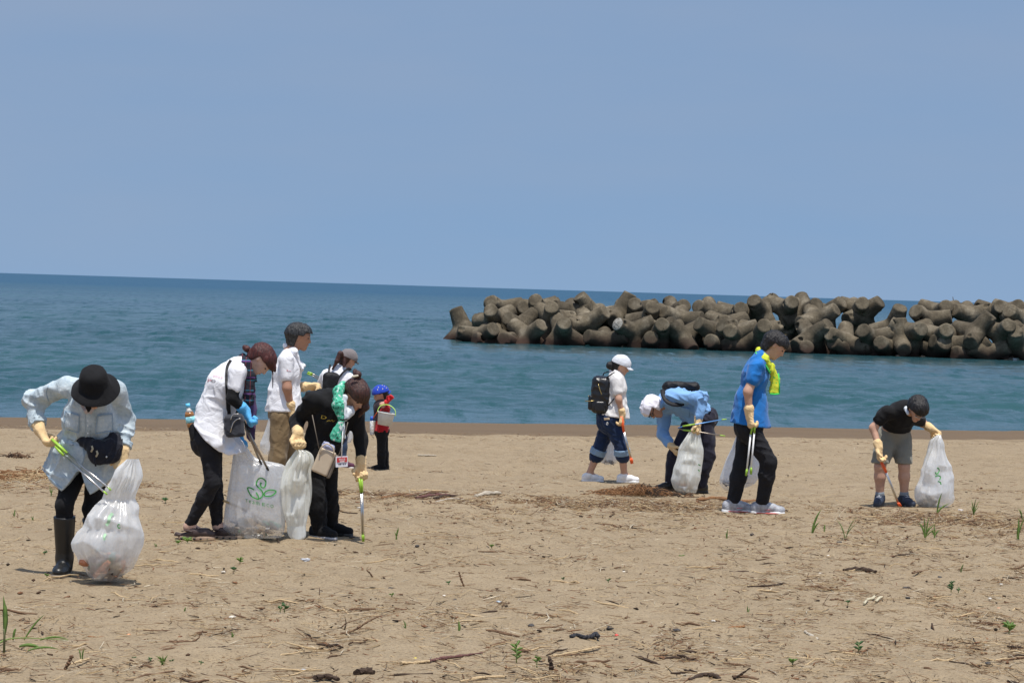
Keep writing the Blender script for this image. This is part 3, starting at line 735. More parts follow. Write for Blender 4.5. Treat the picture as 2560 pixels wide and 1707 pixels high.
A.ribbon(Ash, [(596, 335), (575, 380), (548, 425)], .026, cloth('collar_pink', (.50, .42, .40, 1)), 'open_collar', .014)
A.glove('L', (.55, -.25, -.8), (.75, -.1, .45), ((25, 30, 20), (35, 40, 25), (45, 45, 30), (50, 50, 30)), thumb=-1)
A.glove('R', (-.08, -.25, -1), (-.1, .9, -.2), (80, 85, 50), thumb=-1)
for L in ('L', 'R'):
    q, t = A.J_foot[L]; z = np.array([0, 0, 1.]); kn = A.J['kn'+L]; top = lerp(q+z*.09, kn, .80 if L == 'L' else .8)
    o = A.add('rubber_boot', field([cone(top+nrm(kn-q)*.05, q+z*.11, .076, .056), cone(q+z*.11, q+z*.055, .054, .047), cone(q+z*.05-t*.03, q+z*.045+t*.12, .046, .042), cone(q+z*.045+t*.1, q+z*.04+t*.165, .046, .040, z, .8)], .03, cuts=[(q+z*.012, -z), (top, top-q)]), RUBBER, .006)
    out = [(-.07, -.03), (-.08, 0), (-.07, .03), (0, .043), (.08, .045), (.14, .050), (.19, .042), (.215, .01), (.21, -.015), (.18, -.040), (.1, -.044)]
    A.add('sole', field([cone(q-t*.035, q+t*.06, .048, .044, z, 2.0), cone(q+t*.06, q+t*.165, .045, .048, z, 2.0)], .02, cuts=[(q-z*.004, -z), (q+z*.024, z)]), plain('boot_sole', (.16, .13, .10, 1), .8), .006, o)

# ================================================================== B: white T-shirt woman with scarf, clogs and the large printed bag
B = Person('red-haired woman in white T-shirt, dark scarf and brown clogs leaning over a printed bag', (400, 780, 2.528), (200, 1435), h=.0085)
p = B.p; B.J_foot = {}
anL, toL = B.foot_at('L', 178, 1440, 0, (1, -.08), .095); anR, toR = B.foot_at('R', 360, 1440, .10, (1, -.05), .095)
B.skeleton(head=p(640, 300, 0), face=(.5, -.13, -.86), up=(.86, 0, .5), neck=p(545, 338, .0), mid=p(395, 512, 0), pelvis=p(308, 790, .02),
    shL=p(488, 385, -.17), elL=p(455, 545, -.20), wrL=p(540, 625, -.13), shR=p(505, 380, .17), elR=p(470, 590, .22), wrR=p(488, 770, .14),
    hipL=p(312, 820, -.08), knL=p(335, 1075, -.10), anL=anL, toL=toL, hipR=p(322, 820, .09), knR=p(345, 1100, .08), anR=anR, toR=toR)
B.body(SKIN_PALE)
B.hair(HAIR_RED, .014, fringe=.02, back=-.03, extra=[ball(p(548, 232, 0), .026), ball(p(535, 222, 0), .018), cone(p(700, 300, -.03), p(722, 352, -.03), .03, .018), cone(p(700, 300, .04), p(725, 370, .03), .03, .012), cone(p(712, 340, .0), p(712, 480, .01), .008, .003)])
tr = B.add('trousers', field(B.leg('L', .006, 1.93, .004)+B.leg('R', .006, 1.93, .004)+[cone(lerp(B.W, B.J['pelvis'], .3), B.J['pelvis'], .14, .168, B.n2, .8)], .03, fold=folds(.0026, 16, 16, 34, 5, dirs=((1, .4, .25), (1, -.5, -.3)))), BLACKJ)
hx = [p(x, 800, 0)[0] for x in (190, 215, 300, 390, 450, 520)]; hz = [p(300, y, 0)[2] for y in (660, 705, 800, 868, 893, 880)]
Bex = lambda d, X: np.maximum(d, (np.interp(X[:, 0], hx, hz)-X[:, 2])*.8)
Bsh = B.add('t_shirt', field(B.torso(.016, 1.03, hip=False, fl=.90)+B.arm('L', .016, 0, .52)+B.arm('R', .016, 0, .52)+[cone(B.W, p(318, 820, 0), .160, .20, B.n2, .9), cone(p(330, 800, 0), p(400, 890, 0), .19, .17)], .03, fold=folds(.009, 11, 11, 16, 8),
    cuts=[], extra=Bex), WHITEC)
for L in ('L', 'R'):
    B.add('arm_cover', field(B.arm(L, .004, .42, 1.95), .02, fold=folds(.002, 40, 40, 40)), BLACKC)
B.glove('L', (.42, -.1, -.9), (.85, .25, .2), (70, 80, 50), thumb=-1, mat=GLOVE_BLUE)
B.glove('R', (.25, .05, -.95), (.5, -.8, 0), (75, 80, 50), thumb=1, mat=GLOVE_BLUE)
def plaid():
    mt, n, l, b = nmat('scarf_plaid'); g = n.new('ShaderNodeNewGeometry')
    sp = n.new('ShaderNodeSeparateXYZ'); l.new(g.outputs['Position'], sp.inputs[0]); col = None
    base = (.010, .012, .022, 1)
    prev = None
    for ax, sc, c in (('Z', 13, (.03, .16, .24, 1)), ('X', 26, (.20, .03, .04, 1)), ('Z', 8, (.12, .05, .18, 1))):
        m = n.new('ShaderNodeMath'); m.operation = 'MULTIPLY'; m.inputs[1].default_value = sc; l.new(sp.outputs[ax], m.inputs[0])
        fr = n.new('ShaderNodeMath'); fr.operation = 'FRACT'; l.new(m.outputs[0], fr.inputs[0])
        lt = n.new('ShaderNodeMath'); lt.operation = 'LESS_THAN'; lt.inputs[1].default_value = .09; l.new(fr.outputs[0], lt.inputs[0])
        mx = n.new('ShaderNodeMix'); mx.data_type = 'RGBA'; l.new(lt.outputs[0], mx.inputs[0]); mx.inputs[7].default_value = c
        if prev is None: mx.inputs[6].default_value = base
        else: l.new(prev, mx.inputs[6])
        prev = mx.outputs[2]
    l.new(prev, b.inputs['Base Color']); b.inputs['Roughness'].default_value = .9
    bump(n, l, b, noise(n, l, 40, 3), .4, .01); return mt
PLAID = plaid()
B.add('scarf', field([cone(p(520, 290, .02), p(545, 320, -.07), .03, .034), cone(p(520, 290, .02), p(545, 310, .08), .03, .03), cone(p(545, 320, -.07), p(568, 400, -.07), .034, .034), cone(p(568, 400, -.07), p(560, 560, -.06), .034, .04), cone(p(545, 310, .08), p(585, 420, .03), .03, .03)], .02, fold=folds(.006, 30, 30, 12, 3)), PLAID)
B.add('scarf_end', field([cone(p(572, 470, -.02), p(578, 600, -.02), .028, .034, (0, 1, 0), .6), cone(p(578, 600, -.02), p(574, 790, -.02), .034, .030, (0, 1, 0), .6)], .02, fold=folds(.005, 30, 30, 8, 3)), cloth('scarf_purple', (.085, .05, .12, 1), .9, .5))
CLOG = plain('clog_brown', (.055, .034, .030, 1), .55); CLOG_S = plain('clog_sole', (.36, .25, .17, 1), .8)
for L in ('L', 'R'):
    q, t = B.J_foot[L]; z = np.array([0, 0, 1.]); r = np.cross(t, z)
    sb = q-t*.06
    o = B.add('clog', field([cone(sb+t*.10+z*.062, sb+t*.19+z*.054, .050, .047, z, .9), cone(sb+t*.19+z*.054, sb+t*.235+z*.044, .046, .036, z, .85), cone(sb+z*.034-t*.01, sb+t*.12+z*.038, .036, .045)], .02, cuts=[(q+z*.022, -z), (sb+t*.075+z*.05, (-t*.8+z*.75)) if False else (sb+z*.09, z)], subs=[cone(sb+z*.07, sb+t*.055+z*.085, .040, .040)]), CLOG, .0055)
    B.add('sole', field([cone(sb+t*.025, sb+t*.10, .043, .042, z, 2.0), cone(sb+t*.10, sb+t*.20, .043, .050, z, 2.0), cone(sb+t*.20, sb+t*.232, .049, .040, z, 2.0)], .02, cuts=[(q-z*.003, -z), (q+z*.030, z)]), CLOG_S, .0055, o)
    tube('heel_strap', spline([sb+t*.105+z*.062+r*.049, sb+t*.06+z*.072+r*.048, sb+t*.015+z*.064+r*.040], 8), .009, CLOG, o, 6, .5)
    for i in range(5): tube('tread_notch', [sb+t*(.01+i*.05)+r*.044+z*.008, sb+t*(.026+i*.05)+r*.046+z*.010], .008, RUBBER, o, 5)
    for i in range(5):
        a = sb+t*(.13+.022*i)+z*(.088-.006*i)+r*(.020+.010*(i % 2)); tube('vent_hole', [a, a+z*.008+r*.006], .006, RUBBER, o, 6)
# ------------------------------------------------------------------ B's print
RED_INK = plain('ink_red', (.62, .20, .24, 1), .8); DK_INK = plain('ink_dark', (.06, .04, .05, 1), .8); PINK_INK = plain('ink_pink', (.72, .42, .46, 1), .8)
text_on(B, Bsh, 'P', [(304, 422), (326, 426), (322, 444), (300, 442)], RED_INK)
text_on(B, Bsh, 'O', [(326, 424), (352, 428), (349, 446), (323, 442)], DK_INK)
text_on(B, Bsh, '2023', [(335, 396), (396, 408), (393, 420), (332, 408)], PINK_INK)

# ================================================================== C: man in the white polo, standing behind
C = Person('man in white polo shirt and khaki trousers standing upright behind the printed bag', (660, 780, 2.528), (110, 1212), h=.0105, S=1.03)
p = C.p; C.J_foot = {}
anL, toL = C.foot_at('L', 40, 1210, -.08, (1, .1)); anR, toR = C.foot_at('R', 140, 1210, .12, (1, .1))
C.skeleton(head=p(222, 155, 0), face=(.97, .12, -.16), up=(.1, 0, 1), neck=p(165, 255, 0), mid=p(135, 430, 0), pelvis=p(118, 630, 0),
    shL=p(140, 305, -.17), elL=p(146, 480, -.20), wrL=p(172, 615, -.14), shR=p(150, 300, .17), elR=p(200, 480, .2), wrR=p(262, 470, .05),
    hipL=p(112, 660, -.09), knL=p(85, 930, -.1), anL=anL, toL=toL, hipR=p(122, 660, .09), knR=p(160, 940, .1), anR=anR, toR=toR)
C.body(SKIN_TAN)
C.hair(HAIR_GREY, .017, fringe=.045, back=-.04, rough=.006)
C.add('trousers', field(C.leg('L', .018, 1.92, .026)+C.leg('R', .018, 1.92, .026)+[cone(C.W, C.J['pelvis'], .14, .172, C.n2, .78)], .03, fold=folds(.0045, 13, 13, 10, 12)), cloth('khaki', (.21, .145, .075, 1), .85, .06))
hz = p(120, 625, 0)[2]
Csh = C.add('polo_shirt', field(C.torso(.012, 1.04, hip=False)+C.arm('L', .017, 0, .60)+C.arm('R', .017, 0, .6)+[cone(C.W, p(128, 640, 0), .17, .205, C.n2, .86)], .03, fold=folds(.008, 12, 12, 9, 9), cuts=[(p(120, 626, 0), (.03, 0, -1))]), WHITEC)
C.add('neck_towel', field([cone(p(140, 215, .02), p(190, 250, -.07), .032, .032), cone(p(140, 215, .02), p(190, 240, .07), .032, .03), cone(p(190, 250, -.07), p(212, 300, -.04), .03, .020), cone(p(212, 300, -.04), p(238, 352, -.03), .018, .034, (1, .3, .5), .4), cone(p(212, 300, 0), p(228, 372, .02), .016, .026, (1, 1, 0), .4), cone(p(215, 300, 0), p(252, 338, .0), .012, .014)], .012, fold=folds(.010, 45, 45, 45, 4)), cloth('towel_white', (.80, .80, .83, 1), .95, .04, 150, .5))
C.ribbon(Csh, [(144, 368), (150, 369)], .010, RED_INK, 'sleeve_mark', .004)
C.ribbon(Csh, [(153, 371), (162, 372), (171, 374)], .005, PINK_INK, 'sleeve_mark', .004)
C.glove('L', (.1, 0, -1), (.8, .3, 0), (60, 70, 40), thumb=-1)
C.glove('R', (.9, -.1, .1), (.2, -.4, -1), (45, 50, 30), thumb=1)
C.shoe('L', BLACKC, RUBBER); C.shoe('R', BLACKC, RUBBER)

# ================================================================== D: woman with grey cap and backpack, back to the camera
Dp = Person('woman in grey cap and white T-shirt, half hidden behind the woman in black', (660, 780, 2.528), (490, 992), h=.012, S=.93)
p = Dp.p; Dp.J_foot = {}
anL, toL = Dp.foot_at('L', 440, 990, 0, (.7, .7)); anR, toR = Dp.foot_at('R', 490, 990, .05, (.8, .6))
Dp.skeleton(head=p(532, 300, 0), face=(.8, .5, -.35), up=(.35, .1, .95), neck=p(482, 372, -.02), mid=p(455, 470, -.04), pelvis=p(445, 620, -.02),
    shL=p(395, 400, .05), elL=p(352, 480, .18), wrL=p(372, 555, .28), shR=p(535, 425, -.06), elR=p(565, 540, .1), wrR=p(560, 600, .25),
    hipL=p(415, 650, 0), knL=p(435, 800, .02), anL=anL, toL=toL, hipR=p(478, 650, .0), knR=p(490, 800, .06), anR=anR, toR=toR)
Dp.body(SKIN)
Dp.hair(HAIR_BROWN, .012, fringe=.03, back=-.05, extra=[cone(p(500, 270, -.05), p(482, 262, -.1), .02, .03), cone(p(482, 262, -.1), p(462, 310, -.12), .032, .028), cone(p(462, 310, -.12), p(432, 360, -.12), .024, .012), cone(p(510, 300, -.08), p(505, 345, -.11), .025, .012)])
cap(Dp, cloth('cap_grey', (.18, .16, .16, 1), .9, .1), cloth('cap_grey_brim', (.05, .045, .05, 1), .9, .1), e=.02)
Dp.add('t_shirt', field(Dp.torso(.02, 1.08, hip=True)+Dp.arm('L', .024, 0, .55)+Dp.arm('R', .024, 0, .55), .03, fold=folds(.008, 12, 12, 10, 9)), WHITEC)
Dp.add('jeans', field(Dp.leg('L', .015, 1.95, .02)+Dp.leg('R', .015, 1.95, .02)+[cone(Dp.W, Dp.J['pelvis'], .15, .18, Dp.n2, .8)], .03, fold=folds(.006, 15, 15, 22, 3)), cloth('denim_blue', (.03, .055, .11, 1), .9, .3))
Dp.glove('L', (.4, .4, -.8), (.5, .6, .3), (60, 70, 40), thumb=1); Dp.glove('R', (.3, .4, -.8), (.5, .6, .3), (60, 70, 40), thumb=-1)
PURP = plain('shoe_plum', (.10, .03, .06, 1), .7)
Dp.shoe('L', PURP, WHITE_PL); Dp.shoe('R', PURP, WHITE_PL)

# ================================================================== E: woman in black with a mint towel
E = Person('woman in black hoodie and trousers with mint towel round her neck bending with tongs', (660, 780, 2.528), (360, 1425), h=.0085)
p = E.p; E.J_foot = {}
anL, toL = E.foot_at('L', 345, 1430, 0, (.75, -.65)); anR, toR = E.foot_at('R', 420, 1405, .22, (.95, -.3))
E.skeleton(head=p(585, 520, -.24), face=(.48, -.50, -.72), up=(.42, -.45, .79), neck=p(478, 560, -.16), mid=p(405, 720, -.04), pelvis=p(345, 930, .06),
    shL=p(310, 560, -.18), elL=p(205, 690, -.02), wrL=p(215, 765, -.2), shR=p(582, 640, -.10), elR=p(612, 815, -.04), wrR=p(614, 960, -.10),
    hipL=p(315, 965, .0), knL=p(325, 1160, -.05), anL=anL, toL=toL, hipR=p(395, 965, .12), knR=p(405, 1165, .12), anR=anR, toR=toR)
E.body(SKIN)
E.hair(HAIR_BROWN, .015, fringe=.012, back=-.055, face_cut=.04, extra=[ball(p(590, 395, -.28), .032), ball(p(575, 375, -.26), .022), cone(p(630, 520, -.26), p(640, 600, -.26), .045, .03), cone(p(640, 600, -.26), p(600, 660, -.22), .03, .008)])
E.add('hair_clip', field([cone(p(560, 408, -.33), p(592, 402, -.33), .010, .008)], .01), plain('clip_pale', (.55, .50, .38, 1), .6), .004)
tr = E.add('trousers', field(E.leg('L', .012, 1.93, .022)+E.leg('R', .012, 1.93, .022)+[cone(E.W, E.J['pelvis'], .15, .18, E.n2, .8)], .03, fold=folds(.005, 13, 13, 22, 7)), BLACKC)
Esh = E.add('hoodie', field(E.torso(.014, 1.0, hip=False)+E.arm('L', .017, 0, 1.70)+E.arm('R', .013, 0, 1.74)+[cone(E.W, p(350, 930, .04), .160, .18, E.n2, .8), cone(p(360, 530, -.1), p(460, 520, -.14), .055, .055)], .035, fold=folds(.010, 12, 12, 12, 14)), BLACKC)
GOLD = plain('ink_gold', (.48, .33, .04, 1), .6)
text_on(E, Esh, 'D', [(356, 648), (397, 660), (392, 678), (360, 672)], GOLD, font_shear=.2)
text_on(E, Esh, 'phi', [(398, 676), (452, 680), (446, 700), (394, 692)], GOLD, font_shear=.4)
def towel_print():
    mt, n, l, b = nmat('towel_mint'); f = noise(n, l, 38, 2, .5)
    c = ramp(n, l, f, [(.38, (.01, .10, .06)), (.42, (.07, .42, .27)), (.60, (.09, .48, .31)), (.66, (.62, .68, .66))])
    l.new(c, b.inputs['Base Color']); b.inputs['Roughness'].default_value = .95
    bump(n, l, b, noise(n, l, 220, 3), .5, .01); return mt
MINT = towel_print()
TOWW = cloth('towel_pale', (.62, .66, .70, 1), .95, .05, 150, .5)
tw_ = E.add('neck_towel', field([cone(p(500, 462, -.22), p(470, 500, -.30), .03, .036), cone(p(470, 500, -.30), p(468, 590, -.36), .036, .040, (0, 1, 0), .7), cone(p(468, 590, -.36), p(488, 672, -.36), .040, .020, (0, 1, 0), .7)], .015, fold=folds(.005, 30, 30, 14, 4)), MINT)
E.add('towel_inside', field([cone(p(508, 540, -.33), p(502, 672, -.35), .024, .014, (0, 1, 0), .5), cone(p(545, 622, -.27), p(508, 672, -.34), .042, .016, (.5, 1, .3), .35)], .015, fold=folds(.004, 30, 30, 14, 4)), TOWW)
E.add('towel_end', field([cone(p(488, 690, -.36), p(462, 770, -.36), .018, .036, (0, 1, 0), .45), cone(p(462, 770, -.36), p(458, 815, -.36), .036, .042, (0, 1, 0), .45)], .012, fold=folds(.006, 40, 40, 10, 4), cuts=[(p(460, 818, -.36), (-.25, 0, -1))]), MINT)
E.add('towel_end', field([cone(p(500, 690, -.34), p(500, 800, -.34), .014, .026, (0, 1, 0), .5)], .012, fold=folds(.004, 40, 40, 10, 4), cuts=[(p(500, 800, -.34), (0, 0, -1))]), TOWW)
tube('towel_tie', [p(480, 678, -.40), p(495, 681, -.40), p(526, 677, -.36)], .006, BLACKC, E.root, 6)
E.glove('L', (.1, -.2, -1), (.35, -.85, .1), (75, 85, 50), thumb=1)
E.glove('R', (.05, -.25, -1), (.2, -.9, .1), ((30, 60, 40), (55, 70, 40), (65, 75, 45), (70, 75, 45)), thumb=1)
E.shoe('L', BLACKC, plain('sole_grey', (.42, .41, .42, 1), .6), 1.0, .01, laces=BLACKN, sole_h=.018); E.shoe('R', BLACKC, RUBBER, 1.0, .01, laces=BLACKN)

# ================================================================== F: child
F_ = Person('small child in blue cap, red shirt and black trousers carrying a white bucket', (920, 940, 9.8), (370, 2290), h=.0088, S=.62)
p = F_.p; F_.J_foot = {}
anL, toL = F_.foot_at('L', 320, 2290, -.03, (-.9, -.4)); anR, toR = F_.foot_at('R', 420, 2290, .06, (-.6, -.75))
F_.skeleton(head=p(312, 455, 0), face=(-.93, -.22, -.28), up=(-.1, 0, 1), hs=1.36, neck=p(380, 700, 0), mid=p(360, 950, 0), pelvis=p(340, 1330, 0),
    shL=p(460, 800, -.10), elL=p(335, 700, -.18), wrL=p(480, 612, -.18), shR=p(380, 800, .10), elR=p(250, 900, .16), wrR=p(200, 1000, .1),
    hipL=p(330, 1380, -.05), knL=p(330, 1790, -.05), anL=anL, toL=toL, hipR=p(350, 1380, .05), knR=p(385, 1790, .05), anR=anR, toR=toR)
F_.body(SKIN)
F_.hair(HAIR_BLACK, .010, fringe=.03, back=-.02)
BLUEC = cloth('cap_blue', (.012, .05, .40, 1), .8, .12)
cp = cap(F_, BLUEC, turn=math.pi*.97, e=.026, brim=.07, low=.022)
_cb = bvh_of(cp)
for (x, y) in ((255, 275), (360, 310), (350, 225), (450, 290), (235, 330), (400, 250)):
    if all(hit(_cb, *F_.px(x+dx_, y)) is not None for dx_ in (-20, 0, 20)): F_.ribbon(cp, [(x-9, y), (x+9, y)], .016, plain('star_pale', (.75, .72, .55, 1), .6), 'star_print', .004, cp)
REDC = cloth('red_shirt', (.42, .012, .02, 1), .85, .15)
F_.add('shirt', field(F_.torso(.016, 1.10)+F_.arm('L', .02, 0, .38)+F_.arm('R', .02, 0, .6), .02, fold=folds(.005, 16, 16, 12, 5), cuts=[(p(340, 1365, 0), (0, 0, -1))]), REDC)
vest = F_.add('vest', field([cone(p(330, 760, 0), p(330, 1060, 0), .098, .094, (0, 1, 0), 1.0)], .02, fold=folds(.004, 16, 16, 12, 5), cuts=[(p(330, 1090, 0), (0, 0, -1))]), cloth('vest_dark', (.03, .02, .03, 1), .85, .4))
F_.add('trousers', field(F_.leg('L', .022, 1.97, .034)+F_.leg('R', .022, 1.97, .034)+[cone(F_.W, F_.J['pelvis'], .14*.62, .17*.62, F_.n2, .85)], .02, fold=folds(.004, 18, 18, 26, 5)), BLACKC)
F_.add('hand', field([cone(p(255, 930, .1), p(195, 1005, .1), .016, .02), cone(p(195, 1005, .1), p(180, 1040, .09), .018, .013)]+[cone(p(190+8*i, 1010, .09+.008*i), p(165+10*i, 1060, .07+.01*i), .007, .006) for i in range(4)]+[cone(p(205, 1000, .09), p(225, 1040, .07), .007, .006)], .006), SKIN, .004)
F_.glove('L', (.6, .0, .75), (.3, -.9, 0), (40, 45, 25), thumb=-1, mat=cloth('glove_red', (.62, .02, .03, 1), .8, .1), K=1.0, cuff=.03)
F_.shoe('L', BLACKC, RUBBER, 1.05); F_.shoe('R', BLACKC, RUBBER, 1.05)

# ================================================================== G: walking woman with cap and backpack
G = Person('woman in pale cap, white top and rolled-up jeans walking with backpack', (1420, 860, 3.825), (560, 1318), h=.0105, S=.94)
p = G.p; G.J_foot = {}
anR, toR = G.foot_at('R', 200, 1312, .16, (1, .08)); anL, toL = G.foot_at('L', 535, 1322, 0, (1, -.08))
G.skeleton(head=p(505, 210, 0), face=(.94, -.10, -.33), up=(.25, 0, 1), neck=p(450, 295, 0), mid=p(450, 470, 0), pelvis=p(405, 705, 0),
    shL=p(462, 345, -.16), elL=p(485, 530, -.20), wrL=p(520, 672, -.17), shR=p(455, 340, .16), elR=p(470, 540, .2), wrR=p(430, 740, .2),
    hipL=p(415, 740, -.07), knL=p(515, 985, -.08), anL=anL, toL=toL, hipR=p(400, 740, .08), knR=p(305, 985, .1), anR=anR, toR=toR)
G.body(SKIN)
G.hair(HAIR_BLACK, .012, fringe=.03, back=-.05, extra=[ball(p(402, 205, 0), .045), cone(p(402, 205, 0), p(430, 195, 0), .035, .03)])
cap(G, cloth('cap_pale', (.60, .62, .66, 1), .9, .08), e=.02)
tr = G.add('jeans', field(G.leg('L', .024, 1.16, .018)+G.leg('R', .024, 1.16, .018)+[cone(G.W, G.J['pelvis'], .14, .19, G.n2, .84)], .03, fold=folds(.007, 15, 15, 20, 3)), cloth('denim_dark', (.012, .028, .075, 1), .9, .35))
CUFF = cloth('denim_cuff', (.22, .33, .46, 1), .9, .15)
for L in ('L', 'R'):
    a = lerp(G.J['kn'+L], G.J['an'+L], .06); b = lerp(G.J['kn'+L], G.J['an'+L], .27)
    G.add('jeans_cuff', field([cone(a, b, .094, .092)], .01, cuts=[(a, a-b), (b, b-a)], fold=folds(.003, 30, 30, 30, 1)), CUFF, .006)
Gsh = G.add('lace_top', field(G.torso(.016, 1.08, hip=False)+G.arm('L', .020, 0, .58)+G.arm('R', .020, 0, .58)+[cone(G.W, p(430, 702, 0), .175, .205, G.n2, .88)], .03, fold=folds(.009, 12, 12, 9, 19), cuts=[(p(470, 698, 0), (-.12, 0, -1))]), cloth('lace_white', (.74, .72, .70, 1), .9, .12, 90, .5))
G.add('shirt_collar', field([cone(p(425, 255, .02), p(485, 285, -.05), .035, .03), cone(p(425, 255, .02), p(485, 280, .06), .035, .03)], .02), WHITEC)
G.glove('L', (-.05, -.05, -1), (-.5, .3, .1), (45, 60, 40), thumb=1); G.glove('R', (0, 0, -1), (.6, .2, 0), (70, 80, 45), thumb=1)
SHOEW = plain('shoe_white', (.80, .80, .80, 1), .6)
G.shoe('L', SHOEW, SHOEW, .95, laces=SHOEW); G.shoe('R', SHOEW, SHOEW, .95, laces=SHOEW)
G.ribbon(tr, [(372, 745), (383, 755), (376, 772), (368, 762), (374, 748)], .008, WHITE_PL, 'pocket_print', .004, tr)
G.patch(tr, [(342, 706), (395, 702), (400, 722), (345, 728)], plain('tag_tan', (.45, .34, .22, 1), .8), 'belt_label', .006)

# ================================================================== H: man with white head towel, blue work shirt
H = Person('man in light blue work shirt and white head towel bent over a cream bag', (1420, 860, 3.825), (1250, 1420), h=.0095, S=1.0)
p = H.p; H.J_foot = {}
anL, toL = H.foot_at('L', 1255, 1408, 0.0, (-.9, -.35)); anR, toR = H.foot_at('R', 985, 1420, .10, (-.85, -.5))
H.skeleton(head=p(815, 605, -.06), face=(-.20, -.32, -.93), up=(-.93, -.14, .24), neck=p(925, 560, -.02), mid=p(1105, 560, .0), pelvis=p(1275, 700, .06),
    shL=p(995, 505, -.20), elL=p(1282, 520, -.26), wrL=p(1243, 745, -.30), shR=p(930, 640, .17), elR=p(905, 860, .12), wrR=p(985, 970, .0),
    hipL=p(1300, 730, -.03), knL=p(1335, 1060, -.06), anL=anL, toL=toL, hipR=p(1190, 770, .12), knR=p(1020, 1060, .06), anR=anR, toR=toR)
H.body(SKIN_TAN)
TOWEL = cloth('towel_head', (.78, .76, .82, 1), .95, .04, 150, .5)
c, f, u, r = H.hc, H.f, H.u, H.sd
H.add('head_towel', field([cone(c+.024*u-.03*f, c+.035*u+.018*f, .100, .100, r, .95), cone(c-.02*u-.04*f, c-.05*u-.06*f, .085, .055), cone(c-.05*u-.06*f, c-.11*u-.045*f-.03*r, .03, .012)], .02, fold=folds(.006, 20, 40, 20, 4), extra=lambda d, X: np.maximum(d, np.minimum((X-c)@f-.03, .035-(X-c)@u))), TOWEL, .006)
GL = plain('glasses_black', (.01, .01, .012, 1), .25)
for q in (-1, 1):
    e = c+.098*f+.004*u+q*.034*r
    ring = [e+(.026*math.cos(t)*r+.02*math.sin(t)*u) for t in np.linspace(0, 6.283, 13)]
    tube('glasses_rim', ring, .004, GL, H.root, 5)
    tube('glasses_arm', [e+q*.028*r, c+.0*f+q*.084*r+.012*u], .004, GL, H.root, 5)
tr = H.add('trousers', field(H.leg('L', .022, 1.95, .026)+H.leg('R', .018, 1.95, .026)+[cone(lerp(H.W, H.J['pelvis'], .6), H.J['pelvis'], .12, .18, H.n2, .8)], .035, fold=folds(.010, 10, 10, 13, 7)), cloth('navy_slacks', (.016, .015, .028, 1), .8, .25, sheen=.1))
SHIRTB = cloth('shirt_blue', (.20, .38, .66, 1), .8, .08, 500)
Hsh = H.add('work_shirt', field(H.torso(.020, 1.04, hip=True)+H.arm('L', .021, 0, 1.76)+H.arm('R', .018, 0, 1.78), .035, fold=folds(.011, 11, 11, 11, 3), cuts=[(lerp(H.W, H.J['pelvis'], .75), H.J['pelvis']-H.W)]), SHIRTB)
H.add('shirt_collar', field([cone(p(885, 590, -.09), p(950, 520, -.10), .03, .03), cone(p(950, 520, -.1), p(960, 500, .06), .03, .03)], .02), SHIRTB)
H.patch(Hsh, [(1080, 600), (1165, 615), (1160, 700), (1085, 680)], SHIRTB, 'chest_pocket', .010)
H.glove('L', (.05, -.1, -1), (-.85, .3, .1), (80, 85, 50), thumb=-1); H.glove('R', (.55, -.4, -.75), (.7, .1, .5), (60, 75, 45), thumb=1)
H.shoe('L', RUBBER, RUBBER, 1.05); H.shoe('R', RUBBER, RUBBER, 1.05, laces=STEEL)

# ================================================================== I: man in the blue T-shirt
I = Person('man in bright blue T-shirt and black trousers with yellow-green neck towel', (1700, 800, 3.0147), (610, 1460), h=.0088, S=1.04)
p = I.p; I.J_foot = {}
anL, toL = I.foot_at('L', 615, 1462, 0, (1, -.12)); anR, toR = I.foot_at('R', 400, 1458, .10, (1, -.02))
I.skeleton(head=p(718, 190, .0), face=(.78, -.10, -.62), up=(.62, 0, .78), neck=p(620, 285, 0), mid=p(555, 480, .0), pelvis=p(520, 790, .0),
    shL=p(580, 360, -.18), elL=p(512, 540, -.22), wrL=p(522, 705, -.20), shR=p(590, 355, .18), elR=p(560, 560, .24), wrR=p(470, 800, .22),
    hipL=p(525, 830, -.08), knL=p(668, 1070, -.10), anL=anL, toL=toL, hipR=p(515, 830, .09), knR=p(462, 1090, .08), anR=anR, toR=toR)
I.body(SKIN)
I.hair(HAIR_BLACK, .018, fringe=.03, back=-.05, rough=.005)
tr = I.add('trousers', field(I.leg('L', .010, 1.92, .020)+I.leg('R', .010, 1.92, .020)+[cone(I.W, I.J['pelvis'], .14, .170, I.n2, .8)], .03, fold=folds(.006, 12, 12, 18, 6)), BLACKJ)
Ish = I.add('t_shirt', field(I.torso(.012, 1.02, hip=False)+I.arm('L', .022, 0, .5)+I.arm('R', .022, 0, .5)+[cone(I.W, p(530, 800, 0), .17, .205, I.n2, .88)], .03, fold=folds(.0085, 13, 13, 10, 16), cuts=[(p(530, 793, 0), (-.12, 0, -1))]), cloth('tee_blue', (.010, .15, .46, 1), .85, .07, 500))
def towel_yellow():
    mt, n, l, b = nmat('towel_yellow'); f = noise(n, l, 55, 2, .5)
    l.new(ramp(n, l, f, [(.32, (.10, .50, .08)), (.40, (.60, .68, .04)), (.7, (.68, .70, .05))]), b.inputs['Base Color']); b.inputs['Roughness'].default_value = .95
    bump(n, l, b, noise(n, l, 200, 3), .5, .01); return mt
TY = towel_yellow(); TG = cloth('towel_green_edge', (.05, .60, .12, 1), .95, .1)
I.add('neck_towel', field([cone(p(598, 232, .03), p(640, 290, -.10), .034, .032), cone(p(598, 232, .03), p(655, 270, .09), .034, .032), cone(p(640, 290, -.10), p(690, 380, -.07), .03, .026)], .015, fold=folds(.005, 35, 35, 25, 3)), TY)
